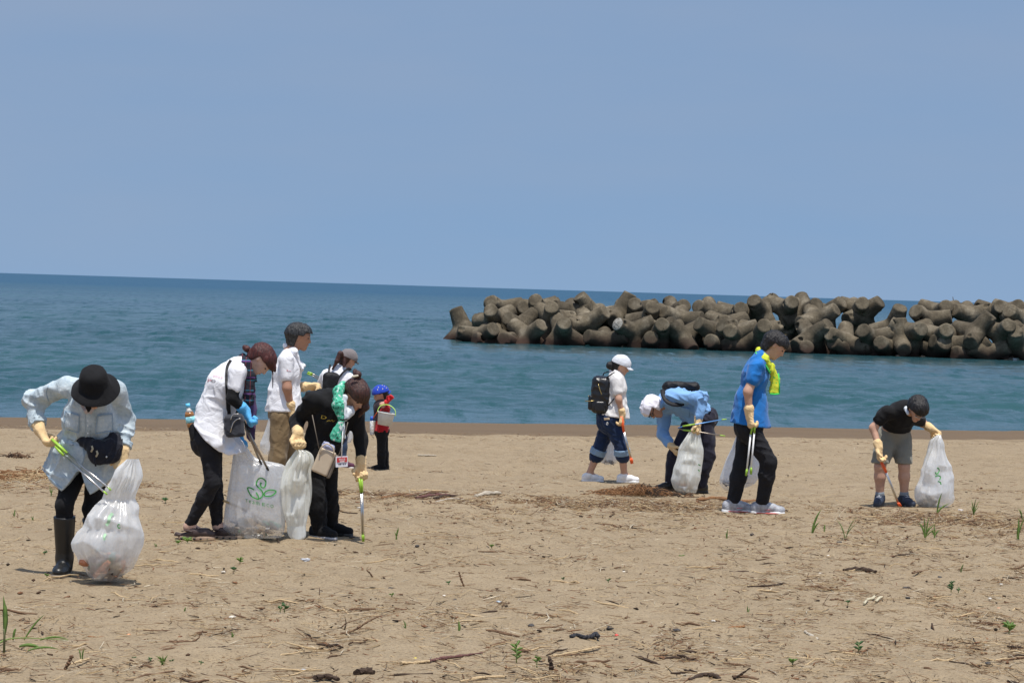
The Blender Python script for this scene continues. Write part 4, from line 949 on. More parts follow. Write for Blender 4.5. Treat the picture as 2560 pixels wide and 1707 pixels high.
I.add('towel_end', field([cone(p(690, 345, -.05), p(712, 450, -.03), .026, .036, (0, 1, 0), .4), cone(p(712, 450, -.03), p(714, 545, -.03), .038, .044, (0, 1, 0), .4)], .012, fold=folds(.005, 40, 40, 8, 3), cuts=[(p(714, 560, -.03), (0, 0, -1))]), TY)
tube('towel_edge', [p(676, 556, -.05), p(712, 560, -.05), p(750, 555, -.05)], .007, TG, I.root, 6)
tube('towel_edge', [p(742, 400, -.04), p(748, 470, -.04), p(750, 555, -.05)], .006, TG, I.root, 6)
tube('towel_edge', spline([p(570, 245, -.02), p(625, 310, -.13), p(680, 400, -.10)], 8), .008, TG, I.root, 6)
I.glove('L', (.15, -.1, -.95), (.75, .3, -.1), ((35, 40, 25), (50, 60, 35), (55, 65, 40), (60, 70, 40)), thumb=-1); I.glove('R', (0, 0, -1), (.6, -.2, 0), (75, 80, 45), thumb=1)
SHOEG = plain('shoe_silver', (.36, .37, .40, 1), .5, var=.35, bsc=90, bst=.4); SOLER = plain('shoe_sole_red', (.55, .08, .06, 1), .6); REDM = plain('mark_red', (.62, .03, .04, 1), .5)
for L in ('L', 'R'):
    o = I.shoe(L, SHOEG, SHOEW, 1.08, laces=SHOEW, sole_h=.026)
    q, t = I.J_foot[L]; z = np.array([0, 0, 1.]); r = np.cross(t, z)
    if r[1] > 0: r = -r
    tube('side_mark', [q+t*.125+z*.075+r*.040, q+t*.07+z*.045+r*.046, q+t*.035+z*.045+r*.046, q+t*.03+z*.06+r*.044], [.003, .007, .007, .002], REDM, o, 6, .4)
    tube('sole_stripe', [q-t*.09+z*.012+r*.028, q-t*.02+z*.012+r*.043, q+t*.07+z*.012+r*.048, q+t*.15+z*.013+r*.047, q+t*.19+z*.016+r*.03], .006, SOLER, o, 6, 1.0)
    tube('collar_lining', [q+t*.05+z*.10+r*.02, q+t*.07+z*.095, q+t*.05+z*.10-r*.02], .008, REDM, o, 6)

# ================================================================== J: man in black T-shirt and grey shorts
Jp = Person('man in black T-shirt and grey shorts bending forward with orange tongs', (2130, 950, 4.356), (300, 1375), h=.0095, S=1.0)
p = Jp.p; Jp.J_foot = {}
anL, toL = Jp.foot_at('L', 300, 1380, 0, (-.3, -1)); anR, toR = Jp.foot_at('R', 565, 1372, .03, (.35, -1))
Jp.skeleton(head=p(715, 315, -.30), face=(.16, -.62, -.77), up=(.28, -.66, .70), neck=p(610, 320, -.16), mid=p(530, 400, -.03), pelvis=p(455, 590, .12),
    shL=p(375, 350, -.18), elL=p(232, 520, -.16), wrL=p(292, 735, -.24), shR=p(690, 400, .04), elR=p(770, 470, .22), wrR=p(858, 525, .12),
    hipL=p(375, 640, .08), knL=p(305, 940, -.04), anL=anL, toL=toL, hipR=p(535, 640, .12), knR=p(568, 940, .0), anR=anR, toR=toR)
Jp.body(SKIN)
Jp.hair(HAIR_BLACK, .022, fringe=.03, back=-.05, rough=.005)
Jp.add('neck_towel', field([cone(p(600, 235, -.12), p(590, 310, -.22), .020, .022), cone(p(590, 310, -.22), p(610, 365, -.28), .022, .016)], .015), TOWW)
c, f, u, r = Jp.hc, Jp.f, Jp.u, Jp.sd
tube('glasses_rim', [c+.098*f+.004*u-.06*r, c+.106*f-.002*u, c+.098*f+.004*u+.06*r], .004, plain('glasses_steel', (.4, .4, .4, 1), .3, .8), Jp.root, 5)
SHORT = cloth('shorts_grey', (.215, .205, .165, 1), .9, .1)
hzz = p(350, 905, 0)[2]
Jsho = Jp.add('shorts', field(Jp.leg('L', .022, .94, .034)+Jp.leg('R', .022, .90, .034)+[cone(Jp.W, Jp.J['pelvis'], .13, .165, Jp.n2, .78)], .03, fold=folds(.008, 13, 13, 10, 6),
    cuts=[((0, 0, hzz), (0, 0, -1))]), SHORT)
Jsh = Jp.add('t_shirt', field(Jp.torso(.012, 1.0, hip=True)+Jp.arm('L', .020, 0, .50)+Jp.arm('R', .020, 0, .52), .035, fold=folds(.008, 11, 11, 11, 6), cuts=[(lerp(Jp.W, Jp.J['pelvis'], .30), Jp.J['pelvis']-Jp.W)]), BLACKC)
Jp.glove('L', (.12, -.1, -1), (.6, -.4, 0), ((40, 40, 30), (50, 55, 30), (55, 60, 40), (60, 60, 40)), thumb=1); Jp.glove('R', (.75, -.3, -.6), (-.1, -.6, -.75), (60, 70, 40), thumb=1)
SHOEN = plain('shoe_navy', (.025, .035, .06, 1), .7, var=.5)
SOCK = cloth('sock_grey', (.24, .27, .30, 1), .95, .1)
for L in ('L', 'R'):
    o = Jp.shoe(L, SHOEN, RUBBER, 1.05, laces=SHOEW)
    a = Jp.J['an'+L]; Jp.add('sock', field([cone(a, lerp(a, Jp.J['kn'+L], .14), .044, .046)], .01), SOCK)

# ------------------------------------------------------------------ litter bags
def bag_material(name, clear=.30, tint=(.80, .82, .78)):
    mt, n, l, b = nmat(name)
    out = n['Material Output']; n.remove(b)
    crease = noise(n, l, 14, 4, .6, dist=1.0)
    df = n.new('ShaderNodeBsdfDiffuse'); df.inputs['Color'].default_value = (*tint, 1)
    tl = n.new('ShaderNodeBsdfTranslucent'); tl.inputs['Color'].default_value = (*tint, 1)
    tp = n.new('ShaderNodeBsdfTransparent'); tp.inputs['Color'].default_value = (.97, .97, .96, 1)
    gl = n.new('ShaderNodeBsdfGlossy'); gl.inputs['Roughness'].default_value = .2; gl.inputs['Color'].default_value = (1, 1, 1, 1)
    bp = n.new('ShaderNodeBump'); bp.inputs['Strength'].default_value = .35; bp.inputs['Distance'].default_value = .012
    l.new(crease, bp.inputs['Height'])
    for q in (df, tl, gl): l.new(bp.outputs[0], q.inputs['Normal'])
    m1 = n.new('ShaderNodeMixShader'); m1.inputs[0].default_value = .58; l.new(df.outputs[0], m1.inputs[1]); l.new(tl.outputs[0], m1.inputs[2])
    m2 = n.new('ShaderNodeMixShader'); l.new(m1.outputs[0], m2.inputs[1]); l.new(tp.outputs[0], m2.inputs[2])
    mr = n.new('ShaderNodeMapRange'); mr.inputs['From Min'].default_value = .35; mr.inputs['From Max'].default_value = .65
    mr.inputs['To Min'].default_value = clear*1.35; mr.inputs['To Max'].default_value = clear*.65
    l.new(crease, mr.inputs['Value'])
    sa = n.new('ShaderNodeAttribute'); sa.attribute_name = 'stretch'           # film pulled tight over its contents is clearer
    s1 = n.new('ShaderNodeMath'); s1.operation = 'MULTIPLY_ADD'; s1.inputs[1].default_value = .42; s1.use_clamp = True
    l.new(sa.outputs['Fac'], s1.inputs[0]); l.new(mr.outputs[0], s1.inputs[2]); l.new(s1.outputs[0], m2.inputs[0])
    m3 = n.new('ShaderNodeMixShader'); m3.inputs[0].default_value = .08; l.new(m2.outputs[0], m3.inputs[1]); l.new(gl.outputs[0], m3.inputs[2])
    l.new(m3.outputs[0], out.inputs['Surface']); return mt
BAGM = bag_material('bag_film', .22, (.98, .98, .965)); BAGC = bag_material('bag_film_clear', .36, (.95, .96, .97)); BAGY = bag_material('bag_film_cream', .10, (.98, .98, .92))
GREEN_INK = plain('ink_green', (.045, .30, .05, 1), .6)
def vnl(P):
    """faceted noise: linear between lattice points, so that film folds into flat panes with sharp edges"""
    i = np.floor(P).astype(np.int64); f = P-i; i &= 63; j = (i+1) & 63; g = lambda a, b, c: _vt[a[:, 0], b[:, 1], c[:, 2]]
    x, y, z = f.T
    return ((g(i, i, i)*(1-x)+g(j, i, i)*x)*(1-y)+(g(i, j, i)*(1-x)+g(j, j, i)*x)*y)*(1-z)+((g(i, i, j)*(1-x)+g(j, i, j)*x)*(1-y)+(g(i, j, j)*(1-x)+g(j, j, j)*x)*y)*z
def bag(s, label, rows, dep, mat, ratio=.42, fold=.02, nf=9, seed=1, n=104, m=80, crumple=.018, pw=2.0, tilt=0.0, full=1.0):
    """thin film bag: rows are (y, left x, right x) read down the bag in crop pixels; pleats run down from the hand, creases across"""
    rows = np.array(rows, float); ys = np.linspace(rows[0, 0], rows[-1, 0], m)
    xl = np.interp(ys, rows[:, 0], rows[:, 1]); xr = np.interp(ys, rows[:, 0], rows[:, 2])
    k3 = np.array([.25, .5, .25])
    for _ in range(3):
        xl[1:-1] = np.convolve(xl, k3, 'valid'); xr[1:-1] = np.convolve(xr, k3, 'valid')
    V = np.zeros((m, n, 3)); rg = np.random.default_rng(seed)
    ph = rg.uniform(0, 6.28, 6); fr = nf*np.array([.5, 1, 1.7, 2.6, 3.3, 4.4]); fr = np.round(fr)
    for i in range(m):
        a, b = s.p(xl[i], ys[i], dep+tilt*i/m), s.p(xr[i], ys[i], dep+tilt*i/m); c = (a+b)/2; hw = np.linalg.norm(b-a)/2
        t = i/(m-1); th = np.linspace(0, 2*math.pi, n, endpoint=False)
        ex = nrm(b-a); ey = np.array([0, 1., 0])
        dp = max(hw*ratio, min(hw, .03))
        ct, st = np.cos(th), np.sin(th)
        q = (np.abs(ct)**pw+np.abs(st)**pw)**(-1/pw)
        pl = sum(np.sin(f*th+p_+1.3*math.sin(3*t+p_))/(1+.6*j) for j, (f, p_) in enumerate(zip(fr, ph)))
        amp = fold*(1-.9*t**.9)*min(1, hw/.08)
        rad = 1+np.zeros(n)
        P_ = c+np.outer(ct*q*hw, ex)+np.outer(st*q*dp, ey)
        nr = np.stack([ct*hw*0+ct, st/ratio*.6, 0*ct], -1); nr = nr/np.linalg.norm(nr, axis=1)[:, None]
        P_ = P_+(nr[:, :1]*ex+nr[:, 1:2]*ey)*(pl*amp*np.where(np.abs(ct) > .92, .3, 1))[:, None]
        V[i] = P_
    X = V.reshape(-1, 3)
    r1 = 1-2.4*np.abs(vnl(X*5.5+seed*5)); r2 = 1-2.4*np.abs(vnl(X*np.array([12, 12, 9])+seed))
    tt = np.repeat(np.linspace(0, 1, m), n); cr = crumple*(r1*.7+r2*.45)*np.clip(tt*3, .1, 1)
    cen = V.mean(1, keepdims=True).repeat(n, 1).reshape(-1, 3); dv = X-cen; dv[:, 2] = 0; dv /= (np.linalg.norm(dv, axis=1)[:, None]+1e-6)
    X = X+dv*np.stack([cr*.55, cr*1.2, cr*0], -1)
    # rest on the sand where it reaches it
    g = terr_np(X[:, 0], X[:, 1])+.012; X[:, 2] = np.maximum(X[:, 2], g)
    i = np.arange(m*n).reshape(m, n); j = np.roll(i, -1, 1)
    Q = np.stack([i[:-1], i[1:], j[1:], j[:-1]], -1).reshape(-1, 4)
    V2 = np.concatenate([X, X[-n:].mean(0)[None]]); tri = np.stack([i[-1], np.full(n, m*n), j[-1], j[-1]], -1)
    F = [tuple(q) for q in Q]+[(int(a_), m*n, int(c_)) for a_, b_, c_, _ in tri]
    o = mesh('litter_bag', V2, F, mat)
    at_s = o.data.attributes.new('stretch', 'FLOAT', 'POINT'); tq = np.concatenate([tt, [1.0]]); nz_ = np.concatenate([vn(X*7+seed), [0]])
    at_s.data.foreach_set('value', (full*np.clip((tq-.74+.14*nz_)/.18, 0, 1)).astype(np.float32)); tag(o, label, 'bag', 'plastic litter bags')
    return o
LITM = [plain('litter_'+nm, c_, .7, var=.3) for nm, c_ in (('brown', (.16, .09, .05, 1)), ('tan', (.40, .29, .17, 1)), ('dark', (.03, .03, .035, 1)), ('green', (.05, .17, .08, 1)), ('white', (.7, .7, .68, 1)), ('orange', (.50, .20, .10, 1)), ('blue', (.08, .16, .30, 1)))]
def litter(s, label, cx, cy, dep, rx, rz, ry, n, seed, pal=(0, 1, 1, 2, 3, 4, 5)):
    """heap of bottles, wood scraps and wrappers lying in the bottom of a bag"""
    rg = random.Random(seed); c = s.p(cx, cy, dep); V = []; F = []; mi = []
    for _ in range(n):
        while True:
            q = np.array([rg.uniform(-1, 1), rg.uniform(-1, 1), rg.uniform(-1, 1)])
            if q@q < 1: break
        o = c+q*np.array([rx*.85, ry*.7, rz*.8]); o[2] = max(o[2], terr(o[0], o[1])+.03)
        d = nrm([rg.uniform(-1, 1), rg.uniform(-.3, .3), rg.uniform(-.5, .5)]); L = rg.uniform(.4, 1.5)*ry; r = rg.uniform(.10, .32)*ry
        v, f = tube_arrays([o-d*L/2, o-d*L*.3, o, o+d*L*.35, o+d*L/2], [r*rg.uniform(.5, .9), r*rg.uniform(.7, 1.2), r*rg.uniform(.7, 1.1), r*rg.uniform(.6, 1.2), r*rg.uniform(.4, .9)], rg.choice((4, 5, 8)), rg.uniform(.25, 1))
        off = len(V); V += v; F += [tuple(off+i for i in q_) for q_ in f]; mi += [rg.choice(pal)]*len(f)
    ob = mesh('bagged_litter', V, F, LITM, None, False); ob.data.polygons.foreach_set('material_index', mi); tag(ob, label, kind='stuff'); return ob

bagA = bag(A, 'big white litter bag with green print held by the person in denim', [(705, 778, 846), (760, 716, 857), (800, 700, 858), (850, 672, 845), (905, 640, 818), (980, 592, 836), (1080, 522, 842), (1180, 468, 855), (1260, 457, 843), (1330, 482, 822), (1400, 535, 772), (1448, 600, 712)], -.36, BAGM, .55, .022, 6, 3, crumple=.050)
litter(A, 'brown and green litter seen through the bag held by the person in denim', 658, 1335, -.36, .140, .100, .115, 80, 3, (0, 1, 0, 2, 3, 5, 1))
bagB = bag(B, 'large standing litter bag printed with a green sprout and Team ECO', [(838, 478, 540), (880, 468, 566), (915, 461, 590), (940, 457, 640), (955, 454, 760), (968, 452, 792), (1100, 432, 796), (1250, 412, 790), (1360, 398, 784), (1408, 425, 778), (1422, 470, 760)], .10, BAGC, .40, .010, 7, 5, crumple=.010, pw=2.6)
litter(B, 'tan and dark litter in the bottom of the printed standing bag', 595, 1352, .09, .205, .070, .075, 110, 5, (1, 1, 1, 0, 0, 2, 2, 1, 4, 3))
litter(B, 'crumpled tan wrapper standing in the printed bag', 610, 1318, .09, .09, .07, .05, 18, 8, (1, 1, 0))
tube('bagged_stick', [B.p(400, 1190, .02), B.p(470, 1218, .06), B.p(545, 1255, .12)], .009, plain('stick_tan', (.42, .31, .16, 1), .8)); tag(bpy.context.scene.objects['bagged_stick'], 'tan stick poking through the left side of the printed bag', 'stick')
lg = empty('print', (0, 0, 0)); bpy.data.objects.remove(lg)
def logo(s, on, k, ox, oy, parent, w=.010):
    """sprout emblem: curled shoot and two leaves"""
    Q = lambda pts: [(ox+x*k, oy+y*k) for x, y in pts]
    shoot = [(630, 850), (665, 822), (682, 780), (665, 735), (620, 690), (590, 655), (588, 610), (615, 565), (650, 550), (690, 562), (722, 600), (720, 650), (698, 685), (672, 688), (652, 668), (645, 640), (650, 618), (664, 632)]
    leafr = [(695, 795), (712, 752), (762, 726), (815, 722), (872, 742), (835, 788), (780, 812), (725, 812), (695, 795)]
    leafl = [(552, 720), (510, 695), (460, 690), (478, 755), (520, 815), (575, 845), (618, 855), (612, 810), (582, 755)]
    for pts in (shoot, leafr, leafl): s.ribbon(on, Q(pts), w, GREEN_INK, 'printed_sprout', .006, parent, d=.0, thick=.0015)
# emblem and words were read from the crop [540, 1100, 800, 1370] at 5.808 px per pixel
Z = Person.__new__(Person); Z.ox, Z.oy, Z.k, Z.D, Z.root = 540, 1100, 5.808, B.D, None
logo(Z, bagB, 1.0, 0, 0, bagB)
for ch, x, y, w_, h_ in (('T', 428, 850, 36, 50), ('e', 478, 868, 30, 38), ('a', 528, 882, 34, 40), ('m', 580, 894, 52, 44), ('E', 672, 906, 42, 46), ('C', 735, 918, 36, 46), ('O', 790, 930, 44, 48)):
    text_on(Z, bagB, ch, [(x, y), (x+w_, y+7), (x+w_, y+h_+7), (x, y+h_)], GREEN_INK, 'printed_letter', .006, bagB)
A.ribbon(bagA, [(690, 1035), (670, 1060), (665, 1090), (650, 1110)], .02, plain('ink_green_pale', (.40, .62, .40, 1), .7), 'printed_sprout', .004, bagA)
A.ribbon(bagA, [(735, 1105), (724, 1104), (721, 1116), (728, 1126), (737, 1122)], .006, GREEN_INK, 'printed_sprout', .004, bagA)
A.ribbon(bagA, [(648, 1160), (636, 1180), (640, 1200)], .018, plain('ink_green_pale', (.40, .62, .40, 1), .7), 'printed_sprout', .004, bagA)
bagC = bag(C, 'white litter bag hanging at the side of the man in the polo shirt', [(650, 40, 66), (700, 25, 76), (760, 5, 78), (830, -22, 72), (870, -22, 55), (900, -4, 25)], -.10, BAGM, .5, .012, 6, 7, crumple=.012)
bagE = bag(E, 'thin empty crumpled bag hanging from the left glove of the woman in black', [(866, 206, 240), (884, 192, 292), (915, 172, 306), (950, 154, 308), (985, 142, 296), (1040, 136, 285), (1120, 140, 284), (1200, 142, 276), (1290, 150, 262), (1380, 160, 250), (1425, 172, 244), (1436, 190, 232)], -.22, BAGY, .45, .034, 5, 9, crumple=.042, full=0.0)
bagD = bag(Dp, 'small white litter bag behind the arm of the woman in black', [(720, 518, 532), (760, 512, 556), (800, 506, 558), (826, 520, 545)], .12, BAGM, .6, .01, 5, 2)
bagG = bag(G, 'grey-white half full litter bag swinging between the legs of the walking woman', [(862, 402, 428), (950, 372, 452), (1020, 338, 470), (1080, 308, 482), (1120, 302, 478), (1150, 350, 440)], .24, BAGC, .7, .012, 6, 4, crumple=.012)
litter(G, 'brown litter in the bag of the walking woman', 392, 1120, .24, .07, .03, .05, 16, 4, (0, 0, 1, 2))
bagH = bag(H, 'cream white litter bag held open by the man with the head towel', [(780, 1205, 1250), (830, 1170, 1254), (870, 1150, 1258), (930, 1110, 1268), (1000, 1062, 1280), (1100, 1046, 1281), (1200, 1022, 1275), (1300, 997, 1258), (1380, 1025, 1242), (1440, 1090, 1205), (1452, 1120, 1185)], -.30, BAGY, .55, .026, 6, 6, crumple=.030)
litter(H, 'pale litter in the bottom of the bag held by the man with the head towel', 1110, 1370, -.30, .09, .06, .07, 18, 6, (1, 4, 5, 1))
H.ribbon(bagH, [(1246, 1148), (1258, 1156), (1268, 1160)], .010, GREEN_INK, 'printed_sprout', .004, bagH); H.ribbon(bagH, [(1244, 1200), (1254, 1208), (1252, 1216)], .010, GREEN_INK, 'printed_sprout', .004, bagH)
bagI = bag(I, 'clear litter bag held behind the man in the bright blue T-shirt', [(790, 462, 486), (870, 430, 492), (960, 395, 545), (1040, 355, 585), (1110, 325, 592), (1180, 304, 588), (1230, 300, 560), (1262, 322, 500), (1282, 348, 420)], .26, BAGC, .7, .014, 7, 8, crumple=.014)
litter(I, 'pale and brown litter in the clear bag of the man in blue', 370, 1220, .26, .07, .05, .05, 18, 9, (1, 4, 0, 6))
bagJ = bag(Jp, 'white litter bag with green print held out by the man in shorts', [(596, 935, 968), (660, 868, 985), (720, 858, 1002), (800, 835, 1016), (880, 792, 1040), (960, 750, 1062), (1040, 748, 1080), (1120, 725, 1086), (1200, 692, 1096), (1280, 682, 1102), (1340, 700, 1100), (1385, 738, 1030), (1404, 785, 970)], -.06, BAGM, .5, .026, 6, 10, crumple=.040)
litter(Jp, 'grey and brown litter in the bottom of the bag held by the man in shorts', 830, 1325, -.06, .11, .06, .08, 30, 12, (0, 2, 4, 1, 2))
for pts in ([(925, 955), (945, 965), (948, 990), (932, 1015), (915, 1018), (908, 1000)], [(905, 1048), (935, 1038), (962, 1050), (955, 1085)], [(935, 1100), (960, 1110), (970, 1135)]):
    Jp.ribbon(bagJ, pts, .011, GREEN_INK, 'printed_sprout', .004, bagJ)

# ------------------------------------------------------------------ tongs
q = A.p
tongs('lime-handled steel tongs in the left hand of the person in denim', [(q(318, 582, -.12), q(412, 668, -.18)), (q(340, 625, -.14), q(392, 682, -.18))], [[q(408, 665, -.18), q(540, 778, -.30), q(676, 888, -.42)], [q(388, 678, -.18), q(510, 790, -.30), q(642, 908, -.44)]], [(q(662, 877, -.42), q(680, 893, -.43)), (q(634, 900, -.44), q(656, 920, -.45))], LIME, STEEL, .0065, .013, .008)
q = B.p
tongs('brown steel tongs of the woman in white pushed into the printed bag', [(q(528, 680, -.12), q(548, 735, -.10)), (q(548, 720, -.12), q(575, 782, -.10))], [[q(540, 730, -.11), q(590, 840, -.06), q(630, 938, .0)], [q(562, 760, -.12), q(620, 875, -.08), q(675, 980, -.02)]], [(q(628, 935, 0), q(640, 960, .03)), (q(672, 975, -.01), q(684, 1000, .02))], RUBBER, STEEL_BR, .009, .012, .010)
q = Dp.p
tongs('lime-tipped tongs raised behind the black backpack', [(q(368, 470, .12), q(376, 520, .16)), (q(374, 462, .12), q(384, 515, .16))], [[q(300, 398, .05), q(345, 425, .10), q(370, 475, .13)], [q(304, 388, .05), q(350, 414, .10), q(376, 470, .13)]], [(q(304, 400, .05), q(272, 388, .05)), (q(308, 391, .05), q(276, 379, .05))], LIME, STEEL_BR, .006, .010, .016)
q = E.p
gz = E.g(626, 1450, -.2)
tongs('lime-ended steel tongs of the woman in black standing on the sand', [(q(602, 1050, -.20), q(611, 1138, -.20)), (q(618, 1055, -.20), q(621, 1138, -.20))], [[q(611, 1136, -.20), q(620, 1410, -.20)], [q(621, 1136, -.20), q(630, 1410, -.20)]], [(q(620, 1405, -.20), q(624, 1449, -.20)), (q(630, 1405, -.20), q(632, 1449, -.20))], LIME, STEEL, .0065, .0125, .009)
q = G.p
tongs('orange-ended steel tongs held by the walking woman', [(q(505, 690, -.20), q(530, 840, -.19)), (q(518, 690, -.20), q(538, 838, -.19))], [[q(528, 835, -.19), q(598, 1096, -.17)], [q(538, 835, -.19), q(606, 1094, -.17)]], [(q(596, 1090, -.17), q(606, 1142, -.16)), (q(606, 1088, -.17), q(619, 1138, -.16))], ORANGE, STEEL, .008, .013, .017)
q = H.p
tongs('lime-handled tongs with one blue rod held by the man with the head towel', [(q(1095, 786, -.34), q(1215, 765, -.36)), (q(1098, 820, -.33), q(1215, 832, -.34))], [[q(1050, 802, -.32), q(1095, 788, -.34), q(1215, 768, -.36), q(1470, 721, -.36)], [q(1050, 802, -.32), q(1098, 820, -.33), q(1215, 832, -.34), q(1330, 852, -.34), q(1455, 872, -.34)]], [(q(1466, 722, -.36), q(1516, 718, -.36)), (q(1450, 871, -.34), q(1502, 878, -.34))], LIME, [STEEL_BL, STEEL_BR], .0058, .0125, .009)
q = I.p
tongs('white-rod lime tongs hanging from the glove of the man in blue', [(q(556, 775, -.22), q(532, 862, -.22)), (q(566, 775, -.23), q(560, 852, -.23))], [[q(533, 858, -.22), q(504, 1130, -.22)], [q(560, 848, -.23), q(536, 1116, -.23)]], [(q(505, 1122, -.22), q(497, 1172, -.22)), (q(537, 1110, -.23), q(535, 1162, -.23))], LIME, WHITE_PL, .0085, .013, .016)
q = Jp.p
tongs('orange-handled steel tongs of the man in shorts pointing at the sand', [(q(312, 890, -.26), q(368, 1006, -.24)), (q(326, 890, -.26), q(376, 1000, -.24))], [[q(366, 1000, -.24), q(496, 1340, -.18)], [q(374, 996, -.24), q(510, 1340, -.18)]], [(q(492, 1332, -.18), q(520, 1372, -.17)), (q(506, 1332, -.18), q(534, 1368, -.17))], ORANGE, STEEL, .0065, .013, .013)

# ------------------------------------------------------------------ worn bags, bottles, buckets
def soft(name, label, cat, fn, mat, h=.007): return tag(sdf(name, fn, h, mat, None), label, cat)
q = A.p
NAVYN = cloth('navy_nylon', (.008, .009, .016, 1), .7, .3)
o = soft('waist_pouch', 'black waist pouch worn across the denim shirt', 'pouch', field([cone(q(600, 655, -.20), q(690, 625, -.16), .068, .06, (0, 1, 0), .6), cone(q(595, 690, -.19), q(690, 680, -.16), .058, .055, (0, 1, 0), .6), cone(q(450, 550, -.11), q(585, 640, -.2), .024, .05, (0, 1, 0), .5), cone(q(690, 600, -.15), q(720, 590, -.06), .05, .03, (0, 1, 0), .5)], .02, fold=folds(.006, 20, 20, 20, 3)), NAVYN)
for x, y in ((562, 640), (592, 670)): tube('zip_tag', [q(x, y-18, -.265), q(x+6, y, -.265), q(x-4, y+20, -.265)], .007, plain('tag_khaki', (.42, .36, .24, 1), .8), o, 6)
tube('button', [q(652, 690, -.235), q(652, 690, -.245)], .007, STEEL, o, 8)
tube('strap_end', [q(580, 690, -.25), q(578, 720, -.25), q(588, 748, -.25)], .006, NAVYN, o, 6)
q = B.p
o = soft('hip_pouch', 'small black hip pouch behind the woman in the white T-shirt', 'pouch', field([cone(q(205, 715, -.06), q(222, 790, -.06), .036, .040), cone(q(220, 770, -.06), q(240, 840, -.06), .03, .02)], .02), BLACKN)
bt = empty('drink_bottle', tuple(q(190, 700, -.06))); tag(bt, 'plastic tea bottle with blue cap in the hip pouch', 'bottle')
TEA = plain('tea', (.30, .13, .04, 1), .15); LBL = plain('bottle_label', (.25, .58, .66, 1), .4, var=.4); CAPB = plain('cap_sky', (.12, .52, .78, 1), .4)
tube('bottle_neck', [q(177, 598, -.06), q(180, 615, -.06), q(184, 632, -.06)], [.013, .016, .032], plain('bottle_clear', (.62, .60, .56, 1), .12), bt, 14)
tube('bottle_body', [q(183, 630, -.06), q(185, 645, -.06), q(189, 662, -.06)], [.030, .036, .036], TEA, bt, 14)
tube('bottle_label', [q(189, 660, -.06), q(192, 680, -.06), q(195, 698, -.06)], [.0365, .0365, .0365], LBL, bt, 14)
tube('bottle_base', [q(195, 697, -.06), q(200, 725, -.06)], [.035, .033], TEA, bt, 14)
tube('bottle_cap', [q(175, 577, -.06), q(178, 600, -.06)], [.017, .018], CAPB, bt, 14)
sb = empty('shoulder_bag', tuple(q(460, 720, -.2))); tag(sb, 'charcoal shoulder bag with zips hanging against the white T-shirt', 'bag')
CHAR = cloth('charcoal_bag', (.035, .037, .045, 1), .75, .2)
sdf('bag_body', field([rbox(q(470, 718, -.22), [(1, 0, .12), (0, 1, 0), (-.12, 0, 1)], (.074, .04, .085), .03)], .01, fold=folds(.003, 20, 20, 20)), .007, CHAR, sb)
tube('zip', spline([q(447, 680, -.268), q(460, 648, -.268), q(500, 642, -.268)], 8), .004, STEEL, sb, 5); tube('zip', spline([q(445, 760, -.268), q(462, 700, -.268), q(490, 676, -.268), q(512, 672, -.268)], 8), .004, STEEL, sb, 5)
stp = B.ribbon(Bsh, [(452, 305), (428, 350), (424, 430), (428, 520), (432, 600), (436, 645)], .032, BLACKN, 'strap', .010, sb)
q = E.p
BEIGE = plain('beige_leather', (.52, .42, .30, 1), .55, var=.05, bsc=200, bst=.1); TAUPE = plain('taupe_leather', (.16, .13, .10, 1), .6)
tb = empty('tote_bag', tuple(q(385, 1000, -.34))); tag(tb, 'beige leather crossbody tote hanging in front of the woman in black', 'bag')
ax = [nrm([.93, 0, -.36]), np.array([0, 1., 0]), nrm([.36, 0, .93])]
sdf('bag_body', field([rbox(q(378, 945, -.36), ax, (.066, .035, .098), .014)], .01), .006, BEIGE, tb)
sdf('bag_side', field([rbox(q(432, 975, -.345), ax, (.016, .034, .096), .010)], .01), .006, TAUPE, tb)
tube('handle', spline([q(352, 895, -.405), q(362, 855, -.41), q(400, 832, -.41), q(438, 860, -.41), q(440, 905, -.405)], 14), .006, BEIGE, tb, 6)
sdf('scarf_inside', field([ball(q(395, 850, -.36), .035), cone(q(395, 850, -.36), q(380, 818, -.36), .03, .006), ball(q(425, 860, -.36), .028)], .01, fold=folds(.008, 50, 50, 50, 2)), .006, cloth('lavender', (.34, .36, .52, 1), .9, .2), tb)
tube('strap', [q(305, 650, -.36), q(325, 750, -.37), q(348, 862, -.38)], .0065, TAUPE, tb, 6, .6)
tube('strap', spline([q(530, 695, -.36), q(505, 800, -.38), q(478, 890, -.37), q(455, 940, -.36)], 12), .0065, TAUPE, tb, 6, .6)
bd = empty('name_badge', tuple(q(492, 945, -.30))); tag(bd, 'white name badge with a red panel hanging from the woman in black', 'badge')
def card(name, x0, y0, x1, y1, dep, mat, par, th=.004):
    a, b, c_, d = q(x0, y0, dep), q(x1, y0-4, dep), q(x1, y1-4, dep), q(x0, y1, dep); k = np.array([0, th, 0])
    return mesh(name, [a, b, c_, d, a+k, b+k, c_+k, d+k], [(3, 2, 1, 0), (4, 5, 6, 7), (0, 1, 5, 4), (1, 2, 6, 5), (2, 3, 7, 6), (3, 0, 4, 7)], mat, par, smooth=False)
cd = card('card', 453, 912, 529, 980, -.38, plain('badge_white', (.72, .71, .75, 1), .35), bd)
rp = card('red_panel', 461, 920, 525, 950, -.384, plain('badge_red', (.50, .03, .03, 1), .5), bd, .003)
INKW = plain('ink_white', (.8, .72, .72, 1), .6)
text_on(E, rp, '相談員', [(473, 924), (514, 922), (514, 937), (473, 939)], INKW, 'badge_lettering', .002, bd)
E.ribbon(rp, [(479, 945), (494, 944), (509, 943)], .006, INKW, 'badge_lettering', .002, bd)
for x0_, y0_ in ((471, 961), (480, 960), (500, 959), (511, 958)): E.ribbon(cd, [(x0_, y0_), (x0_+6, y0_-.4)], .009, DK_INK, 'badge_lettering', .002, bd)
